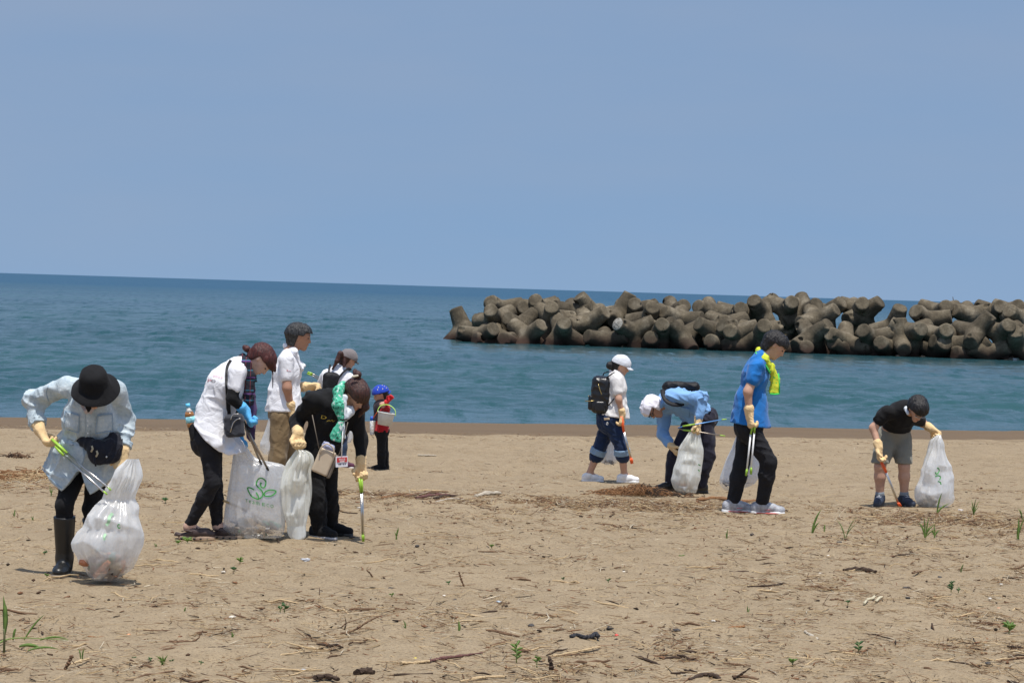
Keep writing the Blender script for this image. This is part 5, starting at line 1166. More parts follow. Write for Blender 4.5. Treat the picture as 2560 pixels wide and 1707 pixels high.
tube('badge_cord', [q(500, 690, -.36), q(494, 830, -.38), q(490, 912, -.38)], .005, WHITE_PL, bd, 5)
q = C.p
cu = tube('plastic_cup', [q(242, 490, .06), q(256, 487, .06), q(272, 486, .06)], [.035, .038, .044], bag_material('clear_plastic', .75, (.6, .5, .4)), None, 14); tag(cu, 'clear plastic cup in the raised glove of the man in the polo shirt', 'cup')
def backpack(label, c, ax, hx, mat, pocket=True, zipm=None, h=.008):
    root = tag(empty('backpack', tuple(c)), label, 'backpack')
    r_, f_, u_ = [nrm(a) for a in ax]
    sdf('pack_body', field([rbox(c, ax, hx, .055), rbox(c+u_*hx[2]*.55-f_*.0, ax, (hx[0]*.8, hx[1]*.85, hx[2]*.5), .05)], .02, fold=folds(.005, 16, 16, 16, 2)), h, mat, root)
    if pocket:
        sdf('front_pocket', field([rbox(c+f_*hx[1]*.95-u_*hx[2]*.42, ax, (hx[0]*.78, .035, hx[2]*.42), .028)], .01), h, mat, root)
        zz = zipm or STEEL
        pc = c+f_*(hx[1]*.95+.038)-u_*hx[2]*.06; tube('zip', [pc-r_*hx[0]*.6, pc, pc+r_*hx[0]*.6], .005, zz, root, 5)
    return root
q = Dp.p
pkD = backpack('black backpack on the woman in the grey cap', q(430, 480, -.12), [(1, .25, 0), (.25, -1, 0), (.05, .1, 1)], (.115, .06, .18), BLACKN, h=.01)
for pts in ([(412, 470, -.16), (408, 420, -.17), (410, 370, -.10), (418, 338, -.03)], [(455, 470, -.17), (470, 420, -.18), (500, 380, -.16), (528, 358, -.10), (545, 366, -.05)]):
    tube('strap', spline([q(*a_) for a_ in pts], 12), .024, BLACKN, pkD, 8, .45)
q = G.p
LEA = plain('black_leather', (.010, .010, .011, 1), .32, var=.1, bsc=120, bst=.15); BRASS = plain('brass', (.55, .43, .18, 1), .3, .9)
pkG = backpack('black leather backpack with brass zips on the walking woman', q(315, 490, -.05), [(-.1, -1, 0), (-1, .1, .02), (.05, 0, 1)], (.125, .105, .205), LEA, True, BRASS, .0085)
sdf('side_pocket', field([rbox(q(305, 600, -.16), [(1, 0, 0), (0, 1, 0), (0, 0, 1)], (.06, .035, .065), .025)], .01), .0085, LEA, pkG)
tube('zip', spline([q(290, 385, -.175), q(310, 450, -.18), q(345, 530, -.17)], 10), .0055, BRASS, pkG, 5); tube('zip', spline([q(345, 360, -.15), q(362, 400, -.16), q(365, 440, -.16)], 10), .0055, BRASS, pkG, 5); tube('zip', [q(165, 543, -.10), q(210, 545, -.15), q(255, 540, -.16)], .0055, BRASS, pkG, 5)
tube('carry_loop', spline([q(245, 370, -.05), q(252, 318, -.05), q(285, 330, -.05), q(300, 350, -.05)], 12), .010, LEA, pkG, 6)
tube('strap', spline([q(350, 350, -.13), q(385, 310, -.16), q(430, 280, -.14), q(475, 278, -.08)], 14), .013, LEA, pkG, 6, .5)
tube('strap', spline([q(320, 345, .06), q(335, 300, .06), q(345, 278, .05), q(390, 262, .06)], 14), .013, LEA, pkG, 6, .5)
tube('strap', spline([q(372, 600, -.14), q(410, 560, -.19), q(440, 520, -.21)], 10), .011, LEA, pkG, 6, .5)
q = H.p
pkH = backpack('flat black backpack on the back of the bent man with the head towel', q(1085, 410, .08), [(0, -1, 0), (0, .1, 1), (-1, 0, .0)], (.14, .05, .19), BLACKN, False, None, .009)
tube('strap', spline([q(905, 440, -.13), q(915, 500, -.22), q(955, 555, -.27), q(1030, 580, -.27), q(1100, 570, -.2)], 16), .026, BLACKN, pkH, 8, .45)
q = F_.p
bk = empty('bucket', tuple(q(440, 1040, -.22))); tag(bk, 'white plastic bucket with lime handle hooked on the child\'s arm', 'bucket')
BUCK = plain('bucket_white', (.62, .62, .58, 1), .45); LIMEB = plain('lime_handle', (.55, .85, .15, 1), .4)
top, bot = q(450, 900, -.24), q(400, 1200, -.24); axb = nrm(top-bot); rt = 205/9.8*top[1]/FPX; rb = 172/9.8*bot[1]/FPX
V, Fc = tube_arrays([top, bot], [rt, rb], 28); mesh('wall', V, [f_ for f_ in Fc if len(f_) == 4]+[Fc[-1]], BUCK, bk)
V, Fc = tube_arrays([top+axb*.001, bot+axb*.01], [rt*.95, rb*.95], 28); mesh('inside', V, [tuple(reversed(f_)) for f_ in Fc if len(f_) == 4]+[Fc[-1]], BUCK, bk)
e1 = nrm(np.cross(axb, [0, 1, 0])); e2 = np.cross(axb, e1)
tube('rim', [top+(e1*math.cos(t_)+e2*math.sin(t_))*rt*1.02 for t_ in np.linspace(0, 2*math.pi, 29)], .006, BUCK, bk, 6)
tube('handle', spline([q(228, 890, -.22), q(260, 790, -.22), (q(335, 715, -.21)), q(480, 702, -.23), q(600, 760, -.24), q(672, 860, -.24), q(672, 985, -.24)], 20), .009, LIMEB, bk, 8, .5)
sp_ = empty('spray_bottle', tuple(q(100, 1280, -.05))); tag(sp_, 'white printed spray can with blue cap hanging beside the child', 'bottle')
SPR = nmat('spray_print'); 
l_, n_, b_ = SPR[2], SPR[1], SPR[3]; l_.new(ramp(n_, l_, noise(n_, l_, 55, 2), [(.4, (.75, .75, .75)), (.52, (.7, .7, .7)), (.56, (.10, .25, .45)), (.62, (.7, .62, .45))]), b_.inputs['Base Color']); b_.inputs['Roughness'].default_value = .35
tube('can', [q(98, 1440, -.05), q(98, 1430, -.05), q(100, 1110, -.05), q(98, 1095, -.05)], [.024, .027, .027, .022], SPR[0], sp_, 16)
tube('cap', [q(98, 1100, -.05), q(95, 1030, -.05), q(95, 990, -.05), q(96, 980, -.05)], [.022, .022, .016, .006], plain('cap_royal', (.01, .10, .50, 1), .35), sp_, 14)
tube('cord', spline([q(110, 1050, -.05), q(160, 980, -.09), q(215, 900, -.11), q(250, 850, -.11)], 10), .006, plain('cord_orange', (.65, .12, .04, 1), .7), sp_, 6)

# ------------------------------------------------------------------ breakwater of concrete tetrapods
def concrete(name, light=1.0):
    mt, n, l, b = nmat(name)
    g = n.new('ShaderNodeNewGeometry'); pos = g.outputs['Position']; oi = n.new('ShaderNodeObjectInfo')
    c1 = ramp(n, l, noise(n, l, 1.3, 6, .65, pos), [(.3, (.066*light, .053*light, .035*light)), (.52, (.142*light, .116*light, .078*light)), (.75, (.285*light, .245*light, .18*light))])
    sp = ramp(n, l, noise(n, l, 11, 4, .7, pos), [(.35, (.7, .7, .7)), (.6, (1.05, 1.05, 1.05)), (.74, (1.5, 1.45, 1.35))])
    mx = n.new('ShaderNodeMix'); mx.data_type = 'RGBA'; mx.blend_type = 'MULTIPLY'; mx.inputs[0].default_value = .8; l.new(c1, mx.inputs[6]); l.new(sp, mx.inputs[7])
    # weed and damp stain just above the water
    xyz = n.new('ShaderNodeSeparateXYZ'); l.new(pos, xyz.inputs[0])
    ad = n.new('ShaderNodeMath'); ad.operation = 'MULTIPLY_ADD'; ad.inputs[1].default_value = -.45; l.new(noise(n, l, 1.7, 4, .6, pos), ad.inputs[0]); l.new(xyz.outputs['Z'], ad.inputs[2])
    mr = n.new('ShaderNodeMapRange'); mr.inputs['From Min'].default_value = -1.02; mr.inputs['From Max'].default_value = -.52; l.new(ad.outputs[0], mr.inputs['Value'])
    mx2 = n.new('ShaderNodeMix'); mx2.data_type = 'RGBA'; l.new(mr.outputs[0], mx2.inputs[0]); mx2.inputs[6].default_value = (.042, .024, .017, 1); l.new(mx.outputs[2], mx2.inputs[7])
    hv = n.new('ShaderNodeHueSaturation'); l.new(mx2.outputs[2], hv.inputs['Color'])
    mv = n.new('ShaderNodeMapRange'); mv.inputs['To Min'].default_value = .75; mv.inputs['To Max'].default_value = 1.25; l.new(oi.outputs['Random'], mv.inputs['Value']); l.new(mv.outputs[0], hv.inputs['Value'])
    l.new(hv.outputs[0], b.inputs['Base Color']); b.inputs['Roughness'].default_value = .92; b.inputs['Specular IOR Level'].default_value = .25
    bump(n, l, b, noise(n, l, 7, 6, .7, pos), .5, .06); return mt
CONC = concrete('concrete_weathered', .82)
T4 = np.array([nrm(v) for v in ((1, 1, 1), (1, -1, -1), (-1, 1, -1), (-1, -1, 1))])
LT = 1.34
def tet_mesh(seed):
    P = []; cuts = []
    for d in T4: P.append(cone(d*.05, d*(LT+.2), .54, .37))
    f0, lo, hi = field(P, .12, fold=lambda X: .020*vn(X*2.6+seed*9)+.007*vn(X*9+seed))
    rg = random.Random(seed); chip = [(d*(LT-.06)+nrm([rg.uniform(-1, 1) for _ in range(3)])*.42, rg.uniform(.10, .19)) for d in T4 for _ in range(2)]
    def f(X):
        d = f0(X)
        for q in T4: d = -smin(-d, -((X@q)-LT), .05)
        for c_, r_ in chip: d = np.maximum(d, r_-np.sqrt(((X-c_)**2).sum(1)))
        return d
    V, Q = sdf_arrays((f, lo, hi), .062)
    o = npmesh('tetrapod', V, Q, CONC); me = o.data; bpy.data.objects.remove(o); return me
TETS = [tet_mesh(i) for i in range(4)]
rgt = np.random.default_rng(3)
qs = rgt.normal(size=(7000, 4)); qs /= np.linalg.norm(qs, axis=1)[:, None]
w_, x_, y_, z_ = qs.T
RM = np.stack([1-2*(y_*y_+z_*z_), 2*(x_*y_-z_*w_), 2*(x_*z_+y_*w_), 2*(x_*y_+z_*w_), 1-2*(x_*x_+z_*z_), 2*(y_*z_-x_*w_), 2*(x_*z_-y_*w_), 2*(y_*z_+x_*w_), 1-2*(x_*x_+y_*y_)], -1).reshape(-1, 3, 3)
LEGS = np.einsum('nij,kj->nki', RM, T4)*LT          # (n, 4 legs, xyz)
tcount = [0]; TALL = []
TGROUP = 'tetrapods of the offshore breakwater'
def tetrapod(px, py, tips, y, label=None):
    c = V3(at(px, py, y)); s_ = FPX/y
    TP = np.stack([LEGS[:, :, 0]*s_, -LEGS[:, :, 2]*s_], -1)
    cost = np.zeros(len(LEGS)); used = np.zeros((len(LEGS), 4), bool); ii = np.arange(len(LEGS))
    for tx, ty in tips:
        d = ((TP-np.array([tx-px, ty-py]))**2).sum(-1)+used*1e6; k = d.argmin(1); cost += d[ii, k]; used[ii, k] = True
    if tips:
        hi = min(ty-py for _, ty in tips); other = np.where(used, 1e3, TP[:, :, 1]).min(1); cost += 1.2*np.clip(hi-other+5, 0, None)**2
    k = int(cost.argmin()) if tips else int(rgt.integers(len(LEGS)))
    o = bpy.data.objects.new('tetrapod', TETS[tcount[0] % 4]); tcount[0] += 1; COL.objects.link(o)
    m = Matrix([list(r) for r in RM[k]]).to_4x4(); m.translation = Vector(c); o.matrix_world = m
    tag(o, label, 'tetrapod', TGROUP); TALL.append((px, o, label, y))
    return o, RM[k], c
Z7 = [(320, 430, [(85, 450)]), (430, 300, [(260, 315), (600, 205)]), (475, 215, [(405, 160)]), (430, 470, [(430, 345)]), (620, 350, [(495, 390), (770, 200)]), (690, 430, [(620, 500), (830, 500)]), (770, 215, [(710, 150), (860, 190)]),
  (880, 280, [(860, 180), (830, 440)]), (960, 400, [(915, 262), (1140, 480), (860, 500)]), (640, 260, [(650, 190)]), (1040, 240, [(1035, 160)]), (1195, 245, [(1115, 155), (1270, 225)]), (1160, 320, [(1265, 222), (1185, 425), (1010, 330)]),
  (1410, 250, [(1350, 285), (1435, 190)]), (1300, 470, [(1285, 390)]), (1510, 390, [(1440, 418), (1685, 350)]), (1645, 290, [(1640, 200), (1440, 320)]), (1650, 490, [(1645, 430)]), (1540, 230, [(1520, 195)]), (1830, 260, [(1820, 185), (1710, 330)]),
  (1890, 300, [(1900, 205)]), (1900, 430, [(2080, 310), (1810, 310), (1990, 500)]), (2130, 245, [(2080, 205), (2240, 280)]), (1735, 390, [(1730, 340)]), (2160, 395, [(2140, 410)]), (2300, 420, [(2255, 440)]), (2200, 500, [(2100, 490), (2340, 465)]), (2330, 260, [(2330, 205)]), (2240, 340, [(2200, 305)]), (560, 480, [(500, 480)])]
Z8 = [(290, 230, [(200, 115), (390, 135), (150, 240), (440, 390)]), (500, 210, [(500, 155)]), (640, 240, [(600, 160), (700, 205)]), (790, 255, [(915, 140)]), (730, 300, [(880, 200), (560, 335)]), (690, 430, [(775, 335), (540, 510), (740, 550)]), (290, 400, [(290, 325)]),
  (130, 500, [(235, 455), (10, 500)]), (90, 410, [(30, 440)]), (615, 560, [(620, 505)]), (1065, 225, [(1060, 155)]), (1085, 250, [(1205, 160), (940, 300)]), (940, 470, [(960, 395), (880, 570)]), (970, 530, [(970, 470), (1160, 525)]), (1170, 450, [(1080, 430)]), (1330, 350, [(1150, 375), (1365, 185)]),
  (1390, 470, [(1360, 295), (1230, 545), (1590, 520)]), (1480, 400, [(1515, 420)]), (1590, 300, [(1470, 235), (1815, 270)]), (1700, 245, [(1700, 215)]), (1700, 430, [(1705, 375)]), (1680, 540, [(1690, 460)]), (1790, 500, [(1760, 435), (1870, 500)]), (1970, 400, [(2090, 220), (1900, 470)]),
  (1935, 265, [(1920, 185)]), (2140, 250, [(2130, 205)]), (2275, 245, [(2265, 195)]), (2180, 400, [(2190, 320)]), (2310, 295, [(2210, 275)]), (2290, 480, [(2350, 380), (2135, 575)]), (2055, 560, [(2050, 475)]), (1930, 580, [(1850, 595), (2000, 560)]), (1260, 510, [(1200, 520)])]
WHITE_CHIP = nmat('broken_concrete')
WHITE_CHIP[2].new(ramp(WHITE_CHIP[1], WHITE_CHIP[2], noise(WHITE_CHIP[1], WHITE_CHIP[2], 9, 4, .7), [(.35, (.10, .09, .07)), (.5, (.30, .28, .24)), (.7, (.46, .44, .39))]), WHITE_CHIP[3].inputs['Base Color']); bump(WHITE_CHIP[1], WHITE_CHIP[2], WHITE_CHIP[3], noise(WHITE_CHIP[1], WHITE_CHIP[2], 8, 4), 1, .1)
lab = {(7, 15): 'tetrapod with a pale broken leg end turned to the beach', (7, 8): 'upright tetrapod with a white patch near the left end of the breakwater', (8, 0): 'tall X-shaped tetrapod standing high on the breakwater behind the man in blue', (8, 16): 'large upright tetrapod standing at the waterline right of the man in blue', (7, 0): 'low leftmost tetrapod of the breakwater'}
for z_id, lst, ox in ((7, Z7, 1100), (8, Z8, 1810)):
    for i, (cx, cy, tips) in enumerate(lst):
        y = 138.5-(cx/3.136+ox-1122)*.0026+(0 if cy > 385 else 1.7 if cy > 275 else 3.6)
        o, rm, c = tetrapod(ox+cx/3.136, 707+cy/3.136, [(ox+a/3.136, 709+b/3.136) for a, b in tips], y, lab.get((z_id, i)))
        if (z_id, i) in ((7, 15), (7, 8)):
            # freshly broken leg end: the leg that points most at the photographer or up
            sc = rm@T4.T; kk = int(np.argmin(sc[1])) if i != 8 else int(np.argmax(sc[2])); d = sc[:, kk]
            V, Fc = tube_arrays([c+d*(LT-.02), c+d*(LT+.012)], [.36, .33], 18); dd = mesh('broken_end', V, Fc, WHITE_CHIP[0]); dd.parent = o; dd.matrix_parent_inverse = o.matrix_world.inverted()
for i in range(30):      # the heart of the heap, seen only through the gaps
    px = 1160+i*48+rgt.uniform(-12, 12); tetrapod(px, 722+(px-1100)*.033+rgt.uniform(98, 128), [], 141.0+rgt.uniform(0, 1.4))
for i in range(8):       # the heap goes on to the right
    px = 2580+i*46; tetrapod(px, 800+rgt.uniform(-30, 55), [], 137+rgt.uniform(0, 4))
ORD = lambda k: '%d%s' % (k, 'th' if 10 <= k % 100 <= 20 else {1: 'st', 2: 'nd', 3: 'rd'}.get(k % 10, 'th'))
for row, (lo_, hi_) in {'waterline row': (0, .9), 'middle row': (.9, 2.6), 'rear top row': (2.6, 9)}.items():
    k = 0
    for px, o, lb_, y in sorted(TALL, key=lambda q: q[0]):
        dy_ = y-(138.5-(px-1122)*.0026)
        if lo_ <= dy_+.001 < hi_ or (lo_ == 0 and dy_ < 0):
            k += 1
            if not lb_: o['label'] = 'concrete tetrapod in the %s of the breakwater, %s from its left end' % (row, ORD(k))
mst = tube('marker_rod', [at(2385, 775, 142), at(2384, 755, 142), at(2382, 742, 142)], [.035, .03, .02], plain('rod_dark', (.06, .05, .05, 1), .8), None, 6); tag(mst, 'thin dark rod sticking up behind the breakwater at right', 'rod')

# ------------------------------------------------------------------ litter of the tide: sticks, straw, stones
WOOD = {}
def wood(nm, c0, c1):
    mt, n, l, b = nmat('wood_'+nm)
    tc = n.new('ShaderNodeTexCoord')
    f = noise(n, l, 22, 4, .6, tc.outputs['Object'], stretch=(1, 6, 6))
    l.new(ramp(n, l, f, [(.3, c0), (.7, c1)]), b.inputs['Base Color']); b.inputs['Roughness'].default_value = .9; b.inputs['Specular IOR Level'].default_value = .2
    bump(n, l, b, f, .6, .006); WOOD[nm] = mt; return mt
wood('brown', (.075, .042, .025), (.22, .135, .08)); wood('dark', (.022, .014, .010), (.09, .06, .042)); wood('straw', (.34, .24, .13), (.58, .44, .26)); wood('grey', (.30, .26, .20), (.52, .46, .37)); wood('rust', (.13, .055, .025), (.34, .19, .09)); wood('plum', (.06, .025, .025), (.20, .10, .085))
def drift(label, cat, pts, r, mat, name='driftwood', n=7, lift=None):
    """a stick lying on the sand through picture points; lift in metres per point"""
    r = r*.72 if np.isscalar(r) else [q*.72 for q in r]
    P_ = []
    for i, (x, y) in enumerate(pts):
        g = V3(ground(x, y)); rr = r if np.isscalar(r) else r[i]; g[2] += rr*.75+(lift[i] if lift else 0); P_.append(g)
    if lift:     # keep lifted points over the base line instead of far behind it
        b0 = V3(ground(*pts[lift.index(min(lift))])); P_ = []
        for i, (x, y) in enumerate(pts):
            g = V3(at(x, y, b0[1])); g[2] = max(g[2], terr(g[0], g[1])+.004); P_.append(g)
    if len(P_) > 2:
        R_ = [r]*len(P_) if np.isscalar(r) else r; S_ = spline(P_, 5*len(P_)); rr = np.interp(np.linspace(0, 1, len(S_)), np.linspace(0, 1, len(R_)), R_)
        hs = pts[0][0]; rr = [q*(1+.22*math.sin(i*2.1+hs)+.16*math.sin(i*5.3+hs*.7)) for i, q in enumerate(rr)]; S_ = [q+np.array([math.sin(i*3.1+hs), math.cos(i*2.3+hs), .3*math.sin(i*1.7)])*rr[i]*.35 for i, q in enumerate(S_)]
    else: S_, rr = [P_[0], lerp(P_[0], P_[1], .35), lerp(P_[0], P_[1], .7), P_[1]], ([r*1.05, r*.92, r, r*.8] if np.isscalar(r) else [r[0], lerp(r[0], r[1], .35), lerp(r[0], r[1], .7), r[1]])
    o = tube(name, S_, rr, mat, None, n, .75); o.data.polygons.foreach_set('use_smooth', [False]*len(o.data.polygons)); return tag(o, label, cat)
W_ = WOOD
drift('long tan driftwood branch behind the feet of the man in blue', 'driftwood', [(1745, 1253), (1790, 1249), (1850, 1256), (1900, 1252)], [.03, .034, .028, .018], W_['rust'], 'driftwood_branch')
drift('bleached grey driftwood log beside the brown stick pile', 'driftwood', [(1188, 1243), (1215, 1239), (1250, 1236)], [.02, .045, .03], W_['grey'], 'driftwood_log')
for i, (a, b, r, m_) in enumerate([((948, 1238), (1035, 1241), .022, 'brown'), ((955, 1246), (1060, 1236), .02, 'rust'), ((1010, 1244), (1120, 1231), .026, 'brown'), ((1040, 1247), (1135, 1240), .03, 'plum'), ((1085, 1248), (1150, 1244), .028, 'dark'), ((985, 1232), (1125, 1229), .016, 'straw'), ((1090, 1256), (1160, 1249), .016, 'grey')]):
    tag(drift('brown driftwood stick in the pile left of the bleached log', 'driftwood', [a, ((a[0]+b[0])/2, (a[1]+b[1])/2-1.5-i*.4), b], [r*.8, r, r*.6], W_[m_], 'driftwood_stick'), group='sticks in the driftwood pile')
drift('knotty plum-brown stick lying near the bottom centre', 'stick', [(1070, 1655), (1110, 1648), (1150, 1642), (1205, 1632)], [.013, .017, .013, .006], W_['plum'])
drift('torn pale end of wood left of the plum-brown stick', 'stick', [(1002, 1661), (1035, 1659), (1072, 1655)], [.018, .013, .014], W_['straw'])
drift('long straight straw-coloured cane near the bottom centre', 'cane', [(1382, 1641), (1440, 1630), (1502, 1617)], [.010, .009, .009], W_['straw'], 'cane')
drift('dark upright stump stuck in the sand beside the straw cane', 'stump', [(1379, 1676), (1377, 1655), (1372, 1641)], [.017, .016, .012], W_['dark'], 'stump', 8, [0, .1, .16])
drift('dark split stick with frayed ends right of the black rope', 'stick', [(1580, 1642), (1610, 1650), (1650, 1662)], [.012, .017, .006], W_['dark'])
drift('short thick dark log at the bottom left of centre', 'log', [(888, 1687), (912, 1684), (932, 1686)], [.026, .03, .024], W_['dark'], 'driftwood_log')
drift('grey log end at the bottom edge', 'log', [(786, 1700), (815, 1696), (845, 1702)], [.022, .026, .02], W_['dark'], 'driftwood_log')
drift('short round dark stick left of centre foreground', 'stick', [(511, 1622), (540, 1621), (569, 1619)], .011, W_['dark'])
drift('curved brown branch with a raised tip left of the dark round stick', 'branch', [(424, 1604), (455, 1606), (490, 1599), (507, 1575)], [.010, .013, .008, .004], W_['brown'], 'branch', 7, [0, 0, .02, .12])
drift('straight dark twig above the curved branch', 'twig', [(358, 1576), (400, 1577), (445, 1577)], .007, W_['brown'], 'twig')
drift('bent brown twig in the left foreground', 'twig', [(220, 1592), (250, 1594), (282, 1588)], .008, W_['rust'], 'twig')
drift('leaning brown peg in the lower left foreground', 'peg', [(163, 1673), (172, 1655), (180, 1637)], [.013, .014, .012], W_['brown'], 'peg', 7, [0, .1, .2])
drift('pale flattened reed beside the leaning peg', 'reed', [(174, 1662), (200, 1655), (222, 1648)], [.006, .013, .009], W_['straw'], 'reed')
drift('thin dead branch reaching up in the left centre foreground', 'branch', [(850, 1585), (880, 1577), (915, 1556), (946, 1540)], [.010, .012, .010, .006], W_['brown'], 'branch', 7, [0, .03, .1, .16])
for i, pts in enumerate([[(850, 1582), (885, 1585), (940, 1595)], [(852, 1570), (870, 1555), (905, 1545)], [(860, 1578), (865, 1558), (862, 1540)], [(885, 1574), (915, 1572), (945, 1574)]]):
    tag(drift('thin brown twig of the small brush heap in the left centre foreground', 'twig', pts, [.008, .006, .003], W_['brown' if i % 2 else 'dark'], 'twig', 6, None if i in (0, 3) else [0, .06, .12]), group='twigs of the small brush heap')
drift('forked dark driftwood root at the bottom right of centre', 'root', [(1722, 1702), (1760, 1690), (1790, 1694), (1800, 1702)], [.014, .02, .02, .012], W_['dark'], 'driftwood_root', 7)
drift('leaning dark twig at the bottom right of centre', 'twig', [(1835, 1697), (1855, 1683), (1876, 1668)], [.012, .010, .006], W_['dark'], 'twig', 6, [0, .06, .12])
drift('thick brown stick below the leaning dark twig', 'stick', [(1832, 1693), (1860, 1694), (1895, 1700)], [.012, .016, .012], W_['brown'])
drift('flat straw bundle at the bottom centre edge', 'straw', [(1150, 1704), (1210, 1695), (1268, 1692)], [.008, .014, .008], W_['straw'], 'straw_bundle')
drift('dark grey driftwood plank in the right middle ground', 'driftwood', [(2108, 1427), (2150, 1427), (2188, 1432)], [.018, .03, .022], W_['dark'], 'driftwood_plank')
drift('brown curved stick right of the dark grey plank', 'stick', [(2281, 1434), (2310, 1429), (2360, 1432)], [.012, .011, .006], W_['brown'])
drift('dark bowed stick in the right foreground', 'stick', [(1868, 1467), (1920, 1466), (1963, 1458)], [.008, .014, .008], W_['dark'])
drift('reddish brown short log in the right foreground', 'log', [(1820, 1572), (1840, 1570), (1860, 1568)], .014, W_['rust'], 'driftwood_log')
drift('grey leaning stake in the lower right foreground', 'stake', [(2012, 1580), (2030, 1592), (2045, 1600)], [.012, .014, .010], W_['grey'], 'stake')
drift('dark brown wood block right of centre', 'block', [(2077, 1502), (2092, 1501), (2107, 1503)], [.014, .016, .012], W_['brown'], 'wood_block')
drift('dark stick right of the wood block near the bottom right', 'stick', [(2414, 1622), (2440, 1623), (2460, 1627)], [.006, .010, .006], W_['brown'])
drift('brown log piece by the right edge foreground', 'log', [(2520, 1618), (2540, 1620), (2556, 1622)], .014, W_['dark'], 'driftwood_log')
drift('tan driftwood stick above the middle of the bare sand', 'stick', [(1045, 1139), (1068, 1140), (1090, 1140)], [.018, .022, .016], W_['grey'])
drift('bleached stick standing up from the sand at left', 'stick', [(690, 1340), (696, 1352), (700, 1360)], .007, W_['dark'], 'twig')
drift('leaning twig left of the centre foreground', 'twig', [(931, 1442), (925, 1432), (916, 1424)], [.010, .009, .008], W_['brown'], 'twig', 6, [0, .06, .12])
drift('upright kinked twig in the centre foreground', 'twig', [(1160, 1466), (1153, 1448), (1147, 1428)], [.008, .009, .006], W_['brown'], 'twig', 6, [0, .08, .18])
drift('pale long straw in the centre middle ground', 'straw', [(1290, 1441), (1320, 1442), (1355, 1442)], .005, W_['straw'], 'straw')
# twisted ropes
def rope(label, pts, r, mat):
    P_ = spline([V3(ground(*q_))+np.array([0, 0, r*1.3]) for q_ in pts], 40); root = tag(empty('rope', tuple(P_[0])), label, 'rope')
    for k in range(3):
        S_ = []
        for i, p_ in enumerate(P_):
            a = i*.75+k*2.09; t_ = nrm(P_[min(i+1, len(P_)-1)]-P_[max(i-1, 0)]); s_ = nrm(np.cross(t_, [0, 0, 1])); S_.append(p_+r*.6*(math.cos(a)*s_+math.sin(a)*np.cross(s_, t_)))
        tube('strand', S_, r*.62, mat, root, 6)
rope('short piece of black twisted rope in the foreground', [(1427, 1598), (1440, 1594), (1460, 1599), (1480, 1596), (1488, 1590), (1495, 1597)], .012, plain('rope_black', (.02, .02, .024, 1), .85))
rope('frayed pale rope end in the right foreground', [(2160, 1512), (2168, 1502), (2180, 1499), (2186, 1494)], .008, plain('rope_pale', (.48, .43, .30, 1), .9))
rope('second frayed pale rope piece beside the first', [(2190, 1506), (2198, 1498), (2206, 1496)], .008, plain('rope_pale', (.48, .43, .30, 1), .9))
# brush piles: many fine strands, nobody could count them
def brush(label, cx, cy, wpx, hpx, n, seed, mats, dep=.5, r=.0035, cat=None):
    rg = random.Random(seed); V = []; F = []; mi = []; g = V3(ground(cx, cy)); k = g[1]/FPX
    for _ in range(n):
        a = rg.gauss(0, .42); o = g+np.array([a*wpx*k, rg.gauss(0, .35)*dep, 0]); o[2] = terr(o[0], o[1])
        hh = max(.01, hpx*k*(1-min(1, abs(a)*1.1))*rg.uniform(.2, 1.1)); d = np.array([rg.uniform(-1, 1), rg.uniform(-.6, .6), 0]); L = rg.uniform(.12, .42)*wpx*k
        pts = [o, o+d*L*.35+np.array([0, 0, hh]), o+d*L*.75+np.array([0, 0, hh*rg.uniform(.4, 1.2)]), o+d*L+np.array([0, 0, hh*rg.uniform(-.1, .7)])]
        pts = [p_+np.array([rg.gauss(0, 1), rg.gauss(0, 1), rg.gauss(0, .5)])*L*.12 for p_ in pts]
        for p_ in pts: p_[2] = max(p_[2], terr(p_[0], p_[1])+.003)
        v, f = tube_arrays(spline(pts, 6), r*rg.uniform(.5, 1.3), 4); off = len(V); V += v; F += [tuple(off+i for i in q_) for q_ in f]; mi += [0 if rg.random() < (.85 if a < 0 else .25) else 1]*len(f)
    o = mesh('dry_brush', V, F, mats); o.data.polygons.foreach_set('material_index', mi); return tag(o, label, cat, kind='stuff')
brush('heap of dry tan grass and dark twigs at the feet of the man with the head towel', 1600, 1236, 120, 25, 560, 4, [W_['rust'], W_['dark']], .5, .0034)
brush('dark dry root tangle lying on the sand at the left edge', 40, 1143, 46, 12, 80, 6, [W_['dark'], W_['brown']], .3, .006)
brush('low mat of dry tan reeds washed up at the left edge', 60, 1192, 220, 9, 420, 7, [W_['rust'], W_['straw']], 1.2, .004)

